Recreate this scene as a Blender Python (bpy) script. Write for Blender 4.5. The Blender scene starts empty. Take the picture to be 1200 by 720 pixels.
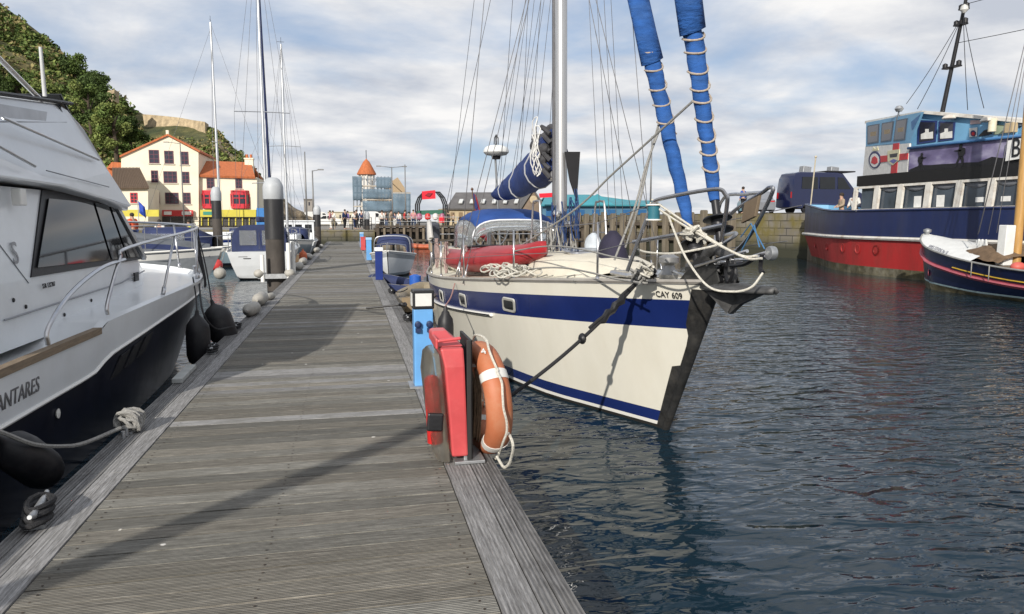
import bpy, bmesh, math, random
from mathutils import Vector, Matrix, noise as mnoise
R_ = math.radians
random.seed(7)
SC = bpy.context.scene
COL = SC.collection
# ---------------------------------------------------------------- camera
F = 857.0; YAW = math.atan((600-411)/F); PIT = math.atan(101/F); CZ = 2.1
cam_d = bpy.data.cameras.new('camera'); cam = bpy.data.objects.new('camera', cam_d); COL.objects.link(cam)
cam_d.sensor_width = 36; cam_d.sensor_fit = 'HORIZONTAL'; cam_d.lens = F/1200*36
cam_d.clip_start = .05; cam_d.clip_end = 6000
cam.location = (0, 0, CZ); cam.rotation_euler = (math.pi/2-PIT, 0, -YAW)
SC.camera = cam
# ---------------------------------------------------------------- light
SUN_AZ, SUN_EL = R_(30), R_(25)           # light travels towards azimuth 38 deg right of the pontoon
SUN_STRENGTH = 5.0; SKY_STRENGTH = .1
SC.view_settings.view_transform = 'Standard'; SC.view_settings.look = 'None'
SC.view_settings.gamma = 1; SC.view_settings.use_curve_mapping = False
SC.view_settings.exposure = 0.0
sd = bpy.data.lights.new('sun', 'SUN'); sd.energy = SUN_STRENGTH; sd.angle = R_(.55); sd.color = (1, .94, .85)
so = bpy.data.objects.new('sun', sd); COL.objects.link(so)
ldir = Vector((math.sin(SUN_AZ)*math.cos(SUN_EL), math.cos(SUN_AZ)*math.cos(SUN_EL), -math.sin(SUN_EL)))
so.rotation_euler = ldir.to_track_quat('-Z', 'Y').to_euler()
so.location = (-10, -15, 30)
W = bpy.data.worlds.new('World'); SC.world = W; W.use_nodes = True
def world():
    nt = W.node_tree; N = nt.nodes; L = nt.links; N.clear()
    out = N.new('ShaderNodeOutputWorld'); bg = N.new('ShaderNodeBackground'); bg.inputs[1].default_value = SKY_STRENGTH
    sky = N.new('ShaderNodeTexSky'); sky.sky_type = 'NISHITA'; sky.sun_disc = False
    sky.sun_elevation = SUN_EL; sky.sun_rotation = math.atan2(-math.sin(SUN_AZ), -math.cos(SUN_AZ)) % (2*math.pi)
    sky.air_density = 1.0; sky.dust_density = .6; sky.ozone_density = 1.5
    tc = N.new('ShaderNodeTexCoord'); sep = N.new('ShaderNodeSeparateXYZ'); L.new(tc.outputs['Generated'], sep.inputs[0])
    ab = N.new('ShaderNodeMath'); ab.operation = 'MAXIMUM'; L.new(sep.outputs[2], ab.inputs[0]); ab.inputs[1].default_value = 0
    ad = N.new('ShaderNodeMath'); ad.operation = 'ADD'; L.new(ab.outputs[0], ad.inputs[0]); ad.inputs[1].default_value = .17
    dv = []
    for k in (0, 1):
        d = N.new('ShaderNodeMath'); d.operation = 'DIVIDE'; L.new(sep.outputs[k], d.inputs[0]); L.new(ad.outputs[0], d.inputs[1]); dv.append(d)
    cb = N.new('ShaderNodeCombineXYZ'); L.new(dv[0].outputs[0], cb.inputs[0]); L.new(dv[1].outputs[0], cb.inputs[1])
    mp = N.new('ShaderNodeMapping'); mp.inputs['Scale'].default_value = (.95, 1.05, 1); mp.inputs['Rotation'].default_value = (0, 0, R_(-28))
    mp.inputs['Location'].default_value = (3.1, 1.7, 0)
    L.new(cb.outputs[0], mp.inputs[0])
    n1 = N.new('ShaderNodeTexNoise'); n1.inputs['Scale'].default_value = 1.15; n1.inputs['Detail'].default_value = 9; n1.inputs['Roughness'].default_value = .54
    n1.inputs['Distortion'].default_value = .35
    L.new(mp.outputs[0], n1.inputs['Vector'])
    r1 = N.new('ShaderNodeValToRGB'); r1.color_ramp.elements[0].position = .27; r1.color_ramp.elements[1].position = .52
    L.new(n1.outputs['Fac'], r1.inputs[0])
    n2 = N.new('ShaderNodeTexNoise'); n2.inputs['Scale'].default_value = 2.3; n2.inputs['Detail'].default_value = 8; n2.inputs['Roughness'].default_value = .55
    L.new(mp.outputs[0], n2.inputs['Vector'])
    r2 = N.new('ShaderNodeValToRGB'); r2.color_ramp.elements[0].position = .33; r2.color_ramp.elements[1].position = .68
    r2.color_ramp.elements[0].color = CLOUD_DARK; r2.color_ramp.elements[1].color = CLOUD_LIGHT
    L.new(n2.outputs['Fac'], r2.inputs[0])
    mx = N.new('ShaderNodeMix'); mx.data_type = 'RGBA'
    L.new(r1.outputs[0], mx.inputs[0]); L.new(r2.outputs[0], mx.inputs[7])
    blue = N.new('ShaderNodeMix'); blue.data_type = 'RGBA'; blue.inputs[0].default_value = .55
    L.new(sky.outputs[0], blue.inputs[6]); blue.inputs[7].default_value = SKY_BLUE
    L.new(blue.outputs[2], mx.inputs[6])
    L.new(mx.outputs[2], bg.inputs[0]); L.new(bg.outputs[0], out.inputs[0])
CLOUD_DARK = (5.6, 6.0, 6.8, 1); CLOUD_LIGHT = (9.7, 9.6, 9.5, 1); SKY_BLUE = (3.4, 4.9, 7.6, 1)
world()
# ---------------------------------------------------------------- digitising helpers (pixel of the survey photo -> point on a real plane)
_cy, _sy, _cp, _sp = math.cos(YAW), math.sin(YAW), math.cos(PIT), math.sin(PIT)
_R, _FW, _UP = Vector((_cy, -_sy, 0)), Vector((_sy*_cp, _cy*_cp, -_sp)), Vector((_sy*_sp, _cy*_sp, _cp))
def ray(x, y): return _FW + _R*((x-600)/F) + _UP*((360-y)/F)
def onX(x, y, X): r = ray(x, y); t = X/r.x; return Vector((X, r.y*t, CZ+r.z*t))
def onY(x, y, Y): r = ray(x, y); t = Y/r.y; return Vector((r.x*t, Y, CZ+r.z*t))
def onZ(x, y, z): r = ray(x, y); t = (z-CZ)/r.z; return Vector((r.x*t, r.y*t, z))
def V(*a): return Vector(a)
# ---------------------------------------------------------------- materials
_mats = {}
def M(name, col, rough=.6, metal=0., var=.12, scale=6., bump=0., bscale=40., coat=0., dirt=0., dirtcol=(.05, .045, .035), dscale=2.5, stretch=(1, 1, 1), spec=.5, alpha=1., trans=0., ior=1.45, emit=0.):
    if name in _mats: return _mats[name]
    m = bpy.data.materials.new(name); m.use_nodes = True; _mats[name] = m
    nt = m.node_tree; N = nt.nodes; L = nt.links; P = N['Principled BSDF']
    P.inputs['Roughness'].default_value = rough; P.inputs['Metallic'].default_value = metal
    P.inputs['Specular IOR Level'].default_value = spec; P.inputs['Coat Weight'].default_value = coat
    P.inputs['Coat Roughness'].default_value = .12; P.inputs['Alpha'].default_value = alpha
    P.inputs['Transmission Weight'].default_value = trans; P.inputs['IOR'].default_value = ior
    tc = N.new('ShaderNodeTexCoord'); mp = N.new('ShaderNodeMapping'); mp.inputs['Scale'].default_value = stretch
    L.new(tc.outputs['Object'], mp.inputs[0])
    n = N.new('ShaderNodeTexNoise'); n.inputs['Scale'].default_value = scale; n.inputs['Detail'].default_value = 5; n.inputs['Roughness'].default_value = .6
    L.new(mp.outputs[0], n.inputs['Vector'])
    rp = N.new('ShaderNodeValToRGB'); rp.color_ramp.elements[0].position = .3; rp.color_ramp.elements[1].position = .7
    lo = [max(0, c*(1-var)) for c in col[:3]]; hi = [min(1, c*(1+var)) for c in col[:3]]
    rp.color_ramp.elements[0].color = (*lo, 1); rp.color_ramp.elements[1].color = (*hi, 1)
    L.new(n.outputs['Fac'], rp.inputs[0]); cout = rp.outputs[0]
    if dirt > 0:
        d = N.new('ShaderNodeTexNoise'); d.inputs['Scale'].default_value = dscale; d.inputs['Detail'].default_value = 9; d.inputs['Roughness'].default_value = .68
        L.new(mp.outputs[0], d.inputs['Vector'])
        dr = N.new('ShaderNodeValToRGB'); dr.color_ramp.elements[0].position = .48; dr.color_ramp.elements[1].position = .72
        dr.color_ramp.elements[1].color = (dirt, dirt, dirt, 1)
        L.new(d.outputs['Fac'], dr.inputs[0])
        mx = N.new('ShaderNodeMix'); mx.data_type = 'RGBA'; L.new(dr.outputs[0], mx.inputs[0]); L.new(cout, mx.inputs[6]); mx.inputs[7].default_value = (*dirtcol, 1)
        cout = mx.outputs[2]
        rr = N.new('ShaderNodeMapRange'); rr.inputs[3].default_value = rough; rr.inputs[4].default_value = min(1, rough+.3); L.new(dr.outputs[0], rr.inputs[0]); L.new(rr.outputs[0], P.inputs['Roughness'])
    L.new(cout, P.inputs['Base Color'])
    if bump > 0:
        b = N.new('ShaderNodeTexNoise'); b.inputs['Scale'].default_value = bscale; b.inputs['Detail'].default_value = 4; L.new(mp.outputs[0], b.inputs['Vector'])
        bp = N.new('ShaderNodeBump'); bp.inputs['Strength'].default_value = bump; bp.inputs['Distance'].default_value = .02; L.new(b.outputs['Fac'], bp.inputs['Height']); L.new(bp.outputs[0], P.inputs['Normal'])
    return m
# ---------------------------------------------------------------- mesh builder
def frame(t, up=Vector((0, 0, 1))):
    t = t.normalized()
    if abs(t.dot(up)) > .98: up = Vector((0, 1, 0))
    a = t.cross(up).normalized(); b = a.cross(t).normalized(); return a, b
def smoothpath(pts, k=6, closed=False):
    P = [Vector(p) for p in pts]; n = len(P); out = []
    if n < 3: return P
    rng = n if closed else n-1
    for i in range(rng):
        p0 = P[(i-1) % n] if closed or i > 0 else P[0]*2-P[1]
        p1, p2 = P[i], P[(i+1) % n]
        p3 = P[(i+2) % n] if closed or i+2 < n else P[-1]*2-P[-2]
        for j in range(k):
            t = j/k
            out.append(.5*((2*p1)+(p2-p0)*t+(2*p0-5*p1+4*p2-p3)*t*t+(3*p1-p0-3*p2+p3)*t**3))
    if not closed: out.append(P[-1])
    return out
def catenary(a, b, sag, k=14):
    a, b = Vector(a), Vector(b)
    return [a.lerp(b, i/k)-Vector((0, 0, sag*4*(i/k)*(1-i/k))) for i in range(k+1)]
class G:
    def __init__(s): s.v = []; s.f = []; s.m = []; s.sm = []
    def add(s, vs, fs, mi=0, smooth=False):
        o = len(s.v); s.v += [Vector(p) for p in vs]
        for f in fs: s.f.append([i+o for i in f]); s.m.append(mi); s.sm.append(smooth)
        return s
    def box(s, c, d, rz=0, rot=None, mi=0):
        c = Vector(c); h = [x/2 for x in d]
        m = rot if rot is not None else Matrix.Rotation(rz, 3, 'Z')
        vs = [c+m @ Vector((x*h[0], y*h[1], z*h[2])) for z in (-1, 1) for y in (-1, 1) for x in (-1, 1)]
        return s.add(vs, [(0, 2, 3, 1), (4, 5, 7, 6), (0, 1, 5, 4), (2, 6, 7, 3), (0, 4, 6, 2), (1, 3, 7, 5)], mi)
    def bx(s, x0, x1, y0, y1, z0, z1, mi=0): return s.box(((x0+x1)/2, (y0+y1)/2, (z0+z1)/2), (abs(x1-x0), abs(y1-y0), abs(z1-z0)), mi=mi)
    def beam(s, a, b, w, h, up=Vector((0, 0, 1)), mi=0):
        a, b = Vector(a), Vector(b); x, z = frame(b-a, up)
        y = (b-a).normalized(); m = Matrix((x, y, z)).transposed()
        return s.box((a+b)/2, (w, (b-a).length, h), rot=m, mi=mi)
    def tube(s, pts, r, n=8, closed=False, caps=True, mi=0, flat=1.):
        P = [Vector(p) for p in pts]; k = len(P)
        rs = r if isinstance(r, (list, tuple)) else [r]*k
        rings = []; pa = None
        for i in range(k):
            if closed: t = P[(i+1) % k]-P[i-1]
            else: t = P[min(i+1, k-1)]-P[max(i-1, 0)]
            if t.length < 1e-9: t = Vector((0, 0, 1))
            if pa is None: a, b = frame(t)
            else:
                a = pa-t.normalized()*pa.dot(t.normalized())
                a = a.normalized() if a.length > 1e-6 else frame(t)[0]
                b = a.cross(t.normalized()).normalized()
            pa = a
            rings.append([P[i]+(a*math.cos(q)+b*math.sin(q)*flat)*rs[i] for q in [2*math.pi*j/n for j in range(n)]])
        return s.loft(rings, True, caps and not closed, mi, True, closed)
    def loft(s, rings, ring_closed=True, caps=False, mi=0, smooth=True, closed=False, mis=None):
        n = len(rings[0]); vs = [p for r in rings for p in r]; fs = []; k = len(rings)
        o = len(s.v); s.v += [Vector(p) for p in vs]
        for i in range(k if closed else k-1):
            for j in range(n if ring_closed else n-1):
                a, b = i*n+j, i*n+(j+1) % n; c, d = ((i+1) % k)*n+(j+1) % n, ((i+1) % k)*n+j
                s.f.append([o+a, o+b, o+c, o+d]); s.m.append(mis[j] if mis else mi); s.sm.append(smooth)
        if caps:
            s.f.append([o+j for j in range(n)][::-1]); s.m.append(mi); s.sm.append(False)
            s.f.append([o+(k-1)*n+j for j in range(n)]); s.m.append(mi); s.sm.append(False)
        return s
    def cyl(s, a, b, r0, r1=None, n=12, mi=0): return s.tube([a, b], [r0, r0 if r1 is None else r1], n, mi=mi)
    def lathe(s, prof, c=(0, 0, 0), n=20, mi=0, axis=None):
        c = Vector(c)
        if axis is None: a, b, t = Vector((1, 0, 0)), Vector((0, 1, 0)), Vector((0, 0, 1))
        else: t = Vector(axis).normalized(); a, b = frame(t)
        rings = [[c+t*z+(a*math.cos(2*math.pi*j/n)+b*math.sin(2*math.pi*j/n))*max(r, 1e-4) for j in range(n)] for r, z in prof]
        return s.loft(rings, True, True, mi)
    def ball(s, c, r, nu=14, nv=9, mi=0, rot=None):
        c = Vector(c); r = r if isinstance(r, (tuple, list)) else (r, r, r); rings = []
        for i in range(nv+1):
            ph = math.pi*i/nv
            ring = [Vector((r[0]*max(math.sin(ph), 1e-3)*math.cos(2*math.pi*j/nu), r[1]*max(math.sin(ph), 1e-3)*math.sin(2*math.pi*j/nu), -r[2]*math.cos(ph))) for j in range(nu)]
            if rot is not None: ring = [rot @ p for p in ring]
            rings.append([c+p for p in ring])
        return s.loft(rings, True, True, mi)
    def prism(s, poly, ext, mi=0):
        P = [Vector(p) for p in poly]; e = Vector(ext); n = len(P)
        nrm = Vector((0, 0, 0))
        for i in range(n): nrm += P[i].cross(P[(i+1) % n])
        if nrm.dot(e) < 0: P = P[::-1]
        vs = P+[p+e for p in P]
        return s.add(vs, [list(range(n))[::-1], [n+i for i in range(n)]]+[(i, (i+1) % n, n+(i+1) % n, n+i) for i in range(n)], mi)
    def grid(s, rows, mi=0, smooth=True, mif=None):
        n = len(rows[0]); o = len(s.v); s.v += [Vector(p) for r in rows for p in r]
        for i in range(len(rows)-1):
            for j in range(n-1):
                s.f.append([o+i*n+j, o+i*n+j+1, o+(i+1)*n+j+1, o+(i+1)*n+j]); s.m.append(mif(i, j) if mif else mi); s.sm.append(smooth)
        return s
    def quad(s, a, b, c, d, mi=0): return s.add([a, b, c, d], [(0, 1, 2, 3)], mi)
    def build(s, name, mats, parent=None, bev=0, solid=0, sharp=38, origin=None, fix=True):
        if not isinstance(mats, (list, tuple)): mats = [mats]
        me = bpy.data.meshes.new(name)
        off = Vector((0, 0, 0))
        if parent is not None:
            r = parent
            while r.parent: r = r.parent
            off = r.location.copy()
        else:
            if origin is None:
                xs = [p.x for p in s.v]; ys = [p.y for p in s.v]; zs = [p.z for p in s.v]
                origin = ((min(xs)+max(xs))/2, (min(ys)+max(ys))/2, min(zs))
            off = Vector(origin)
        me.from_pydata([p-off for p in s.v], [], s.f)
        for m in mats: me.materials.append(m)
        me.polygons.foreach_set('material_index', s.m); me.polygons.foreach_set('use_smooth', s.sm)
        if fix:
            bm = bmesh.new(); bm.from_mesh(me); bmesh.ops.recalc_face_normals(bm, faces=bm.faces); bm.to_mesh(me); bm.free()
        
        if any(s.sm): me.set_sharp_from_angle(angle=R_(sharp)); me.polygons.foreach_set('use_smooth', s.sm)
        me.update()
        o = bpy.data.objects.new(name, me); COL.objects.link(o)
        if parent is not None: o.parent = parent
        else: o.location = off
        if solid:
            md = o.modifiers.new('thick', 'SOLIDIFY'); md.thickness = solid; md.offset = 0
        if bev:
            md = o.modifiers.new('bevel', 'BEVEL'); md.width = bev; md.segments = 2; md.limit_method = 'ANGLE'; md.angle_limit = R_(40)
        return o
def tag(o, label, cat, group=None, kind=None):
    if label: o['label'] = label
    if cat: o['category'] = cat
    if group: o['group'] = group
    if kind: o['kind'] = kind
    return o
def thing(name, loc, label, cat, group=None):
    o = bpy.data.objects.new(name, None); COL.objects.link(o); o.location = loc; o.empty_display_size = .2
    return tag(o, label, cat, group)
def struct(o): o['kind'] = 'structure'; return o
def kids(o): return [c for c in bpy.data.objects if c.parent == o]
def copy_tree(o, parent=None, depth=0):
    c = o.copy(); COL.objects.link(c)
    if parent is not None: c.parent = parent
    for ch in kids(o): copy_tree(ch, c, depth+1)
    return c
def text(name, body, size, a, xdir, updir, mat, parent, extr=.002, align='LEFT', shear=0., sx=1.):
    cu = bpy.data.curves.new(name, 'FONT'); cu.body = body; cu.size = size; cu.extrude = extr; cu.align_x = align; cu.shear = shear
    cu.resolution_u = 3
    tmp = bpy.data.objects.new(name, cu); COL.objects.link(tmp)
    dg = bpy.context.evaluated_depsgraph_get(); me = bpy.data.meshes.new_from_object(tmp.evaluated_get(dg))
    bpy.data.objects.remove(tmp)
    x = Vector(xdir).normalized(); z = x.cross(Vector(updir)).normalized(); y = z.cross(x)
    off = Vector((0, 0, 0)); r = parent
    while r.parent: r = r.parent
    off = r.location
    m3 = Matrix((x, y, z)).transposed(); a = Vector(a)
    for v in me.vertices: v.co = a+m3 @ Vector((v.co.x*sx, v.co.y, v.co.z))-off
    me.materials.clear(); me.materials.append(mat)
    o = bpy.data.objects.new(name, me); COL.objects.link(o); o.parent = parent
    return o
def interp(x, tab):
    if x <= tab[0][0]: return tab[0][1]
    for (a, b), (c, d) in zip(tab, tab[1:]):
        if x <= c: return b+(d-b)*(x-a)/(c-a)
    return tab[-1][1]
def sinterp(x, tab):   # monotone-ish smooth table lookup (Catmull-Rom)
    n = len(tab)
    if x <= tab[0][0]: return tab[0][1]
    if x >= tab[-1][0]: return tab[-1][1]
    for i in range(n-1):
        if x <= tab[i+1][0]:
            x0, y0 = tab[i]; x1, y1 = tab[i+1]; h = x1-x0; t = (x-x0)/h
            m0 = (y1-tab[i-1][1])/(x1-tab[i-1][0]) if i > 0 else (y1-y0)/h
            m1 = (tab[i+2][1]-y0)/(tab[i+2][0]-x0) if i+2 < n else (y1-y0)/h
            return (2*t**3-3*t*t+1)*y0+(t**3-2*t*t+t)*h*m0+(-2*t**3+3*t*t)*y1+(t**3-t*t)*h*m1
# common paints
STEEL = M('stainless', (.55, .55, .56), .28, 1., .1, 20)
GALV = M('galvanised', (.40, .41, .42), .5, .8, .2, 15)
ALU = M('aluminium', (.60, .61, .62), .35, .9, .08, 6)
BLACK = M('black_rubber', (.012, .012, .014), .45, 0, .3, 8, bump=.1)
ROPEW = M('white_rope', (.52, .50, .44), .9, 0, .25, 60, bump=.5, bscale=160)
ROPEB = M('black_rope', (.02, .02, .022), .85, 0, .3, 60, bump=.5, bscale=160)
ROPEG = M('grey_rope', (.27, .265, .25), .9, 0, .25, 60, bump=.5, bscale=160)
WIRE = M('rigging_wire', (.16, .16, .17), .6, .2, .1, 10)
GEL = M('white_gelcoat', (.70, .725, .745), .28, 0, .05, 2.5, coat=.25, dirt=.10, dirtcol=(.38, .34, .26), dscale=2)
# ================================================================ WATER, GROUND
def water():
    m = bpy.data.materials.new('harbour_water'); m.use_nodes = True; nt = m.node_tree; N = nt.nodes; L = nt.links; P = N['Principled BSDF']
    P.inputs['Base Color'].default_value = (.007, .020, .032, 1); P.inputs['Roughness'].default_value = .03; P.inputs['IOR'].default_value = 1.333
    P.inputs['Specular IOR Level'].default_value = .5
    tc = N.new('ShaderNodeTexCoord')
    def nz(scale, stretch, rot, det, rough=.55, dist=0.):
        mp = N.new('ShaderNodeMapping'); mp.inputs['Scale'].default_value = stretch; mp.inputs['Rotation'].default_value = (0, 0, R_(rot)); L.new(tc.outputs['Object'], mp.inputs[0])
        n = N.new('ShaderNodeTexNoise'); n.inputs['Scale'].default_value = scale; n.inputs['Detail'].default_value = det; n.inputs['Roughness'].default_value = rough; n.inputs['Distortion'].default_value = dist
        L.new(mp.outputs[0], n.inputs['Vector']); return n.outputs['Fac']
    a = nz(2.9, (.6, 1.35, 1), -18, 1.5, .45, .8); b = nz(7.0, (.65, 1.4, 1), 20, 1.5, .45, .8); c = nz(.6, (.7, 1.2, 1), -10, 2)
    d = nz(.16, (1, 1.6, 1), 30, 3)       # wind patches: calmer and rougher areas
    mr = N.new('ShaderNodeMapRange'); mr.inputs[1].default_value = .35; mr.inputs[2].default_value = .65; mr.inputs[3].default_value = .35; mr.inputs[4].default_value = 1.0; L.new(d, mr.inputs[0])
    def mul(x, k):
        q = N.new('ShaderNodeMath'); q.operation = 'MULTIPLY'; L.new(x, q.inputs[0])
        if isinstance(k, float): q.inputs[1].default_value = k
        else: L.new(k, q.inputs[1])
        return q.outputs[0]
    def add(x, y):
        q = N.new('ShaderNodeMath'); q.operation = 'ADD'; L.new(x, q.inputs[0]); L.new(y, q.inputs[1]); return q.outputs[0]
    e_ = nz(17, (.6, 1.3, 1), -8, 2, .5, .3)
    h = add(add(add(mul(a, .80), mul(mul(b, .40), mr.outputs[0])), mul(c, .8)), mul(mul(e_, .035), mr.outputs[0]))
    sp = N.new('ShaderNodeSeparateXYZ'); L.new(tc.outputs['Object'], sp.inputs[0])      # the inner basin is sheltered and calmer
    sh = N.new('ShaderNodeMapRange'); sh.inputs[1].default_value = 9; sh.inputs[2].default_value = 32; sh.inputs[3].default_value = 1; sh.inputs[4].default_value = .16; L.new(sp.outputs[1], sh.inputs[0])
    lee = N.new('ShaderNodeMapRange'); lee.inputs[1].default_value = 1.2; lee.inputs[2].default_value = 4.6; lee.inputs[3].default_value = .42; lee.inputs[4].default_value = 1; L.new(sp.outputs[0], lee.inputs[0])
    h = mul(mul(h, sh.outputs[0]), lee.outputs[0])
    bp = N.new('ShaderNodeBump'); bp.inputs['Strength'].default_value = 1.0; bp.inputs['Distance'].default_value = .088
    L.new(h, bp.inputs['Height']); L.new(bp.outputs[0], P.inputs['Normal'])
    g = G()
    ys = [-30+2*i for i in range(15)]+[i*.5 for i in range(60)]+[30+1.5*i for i in range(22)]
    g.quad((-90, -40, 0), (70, -40, 0), (70, 75, 0), (-90, 75, 0))
    return struct(g.build('water', m, origin=(0, 0, 0)))
water()
CONC = M('old_concrete', (.23, .215, .19), .9, 0, .2, 1.2, bump=.3, bscale=12, dirt=.5, dirtcol=(.10, .09, .07), dscale=.8)
TARMAC = M('tarmac', (.06, .06, .062), .9, 0, .15, 1.5, bump=.2, bscale=30)
SEABED = M('seabed_mud', (.02, .025, .02), .9)
GND = M('ground_far', (.11, .11, .08), .95, 0, .3, .02)
g = G(); g.quad((-3000, -400, -4), (3000, -400, -4), (3000, 5000, -4), (-3000, 5000, -4)); struct(g.build('ground', SEABED, origin=(0, 0, -4)))
# far quay apron (north), right quay apron, left shore
QZ, RZ = 1.35, 2.55
g = G()
g.prism([(-140, 75.2, -4), (-60, 62, -4), (18, 59, -4), (40, 59, -4), (40, 260, -4), (-260, 260, -4)], (0, 0, 4+QZ)); struct(g.build('far_quay', CONC, origin=(0, 100, 0)))
RQ = [(18.8, 59.5), (24.3, 37), (25.6, 33), (25.6, -30), (120, -30), (120, 160), (18.8, 160)]
def stone_mat():
    m = bpy.data.materials.new('quay_masonry'); m.use_nodes = True; N = m.node_tree.nodes; L = m.node_tree.links; P = N['Principled BSDF']; P.inputs['Roughness'].default_value = .9
    tc = N.new('ShaderNodeTexCoord'); sp = N.new('ShaderNodeSeparateXYZ'); L.new(tc.outputs['Object'], sp.inputs[0])
    ad = N.new('ShaderNodeMath'); ad.operation = 'SUBTRACT'; L.new(sp.outputs[0], ad.inputs[0]); L.new(sp.outputs[1], ad.inputs[1])
    cb = N.new('ShaderNodeCombineXYZ'); L.new(ad.outputs[0], cb.inputs[0]); L.new(sp.outputs[2], cb.inputs[1])
    br = N.new('ShaderNodeTexBrick'); br.inputs['Scale'].default_value = 1; br.inputs['Brick Width'].default_value = 1.1; br.inputs['Row Height'].default_value = .42
    br.inputs['Mortar Size'].default_value = .03; br.inputs['Color1'].default_value = (.22, .20, .16, 1); br.inputs['Color2'].default_value = (.15, .135, .11, 1); br.inputs['Mortar'].default_value = (.05, .045, .04, 1)
    L.new(cb.outputs[0], br.inputs['Vector'])
    nz = N.new('ShaderNodeTexNoise'); nz.inputs['Scale'].default_value = .9; nz.inputs['Detail'].default_value = 8; L.new(tc.outputs['Object'], nz.inputs['Vector'])
    rp = N.new('ShaderNodeValToRGB'); rp.color_ramp.elements[0].position = .42; rp.color_ramp.elements[1].position = .62; L.new(nz.outputs['Fac'], rp.inputs[0])
    mx = N.new('ShaderNodeMix'); mx.data_type = 'RGBA'; L.new(rp.outputs[0], mx.inputs[0]); L.new(br.outputs['Color'], mx.inputs[6]); mx.inputs[7].default_value = (.14, .115, .035, 1)
    # weed line near the water
    mr = N.new('ShaderNodeMapRange'); mr.inputs[1].default_value = 1.3; mr.inputs[2].default_value = .5; L.new(sp.outputs[2], mr.inputs[0])
    m2 = N.new('ShaderNodeMix'); m2.data_type = 'RGBA'; L.new(mr.outputs[0], m2.inputs[0]); L.new(mx.outputs[2], m2.inputs[6]); m2.inputs[7].default_value = (.035, .036, .022, 1)
    L.new(m2.outputs[2], P.inputs['Base Color'])
    bp = N.new('ShaderNodeBump'); bp.inputs['Strength'].default_value = .6; bp.inputs['Distance'].default_value = .05; L.new(br.outputs['Fac'], bp.inputs['Height']); bp.invert = True; L.new(bp.outputs[0], P.inputs['Normal'])
    return m
STONE = stone_mat()
g = G(); g.prism([(x, y, -4) for x, y in RQ], (0, 0, 4+RZ)); struct(g.build('right_quay', [STONE], origin=(0, 0, 0)))
g = G(); g.prism([(x+(.0 if i > 3 else .02), y, RZ) for i, (x, y) in enumerate(RQ)], (0, 0, .01)); struct(g.build('quay_paving', TARMAC, origin=(0, 0, RZ)))
g = G(); g.prism([(-70, -60, -4), (-70, 62, -4), (-140, 80, -4), (-260, 80, -4), (-260, -60, -4)], (0, 0, 4+QZ)); struct(g.build('shore', CONC, origin=(-100, 0, 0)))
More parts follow.
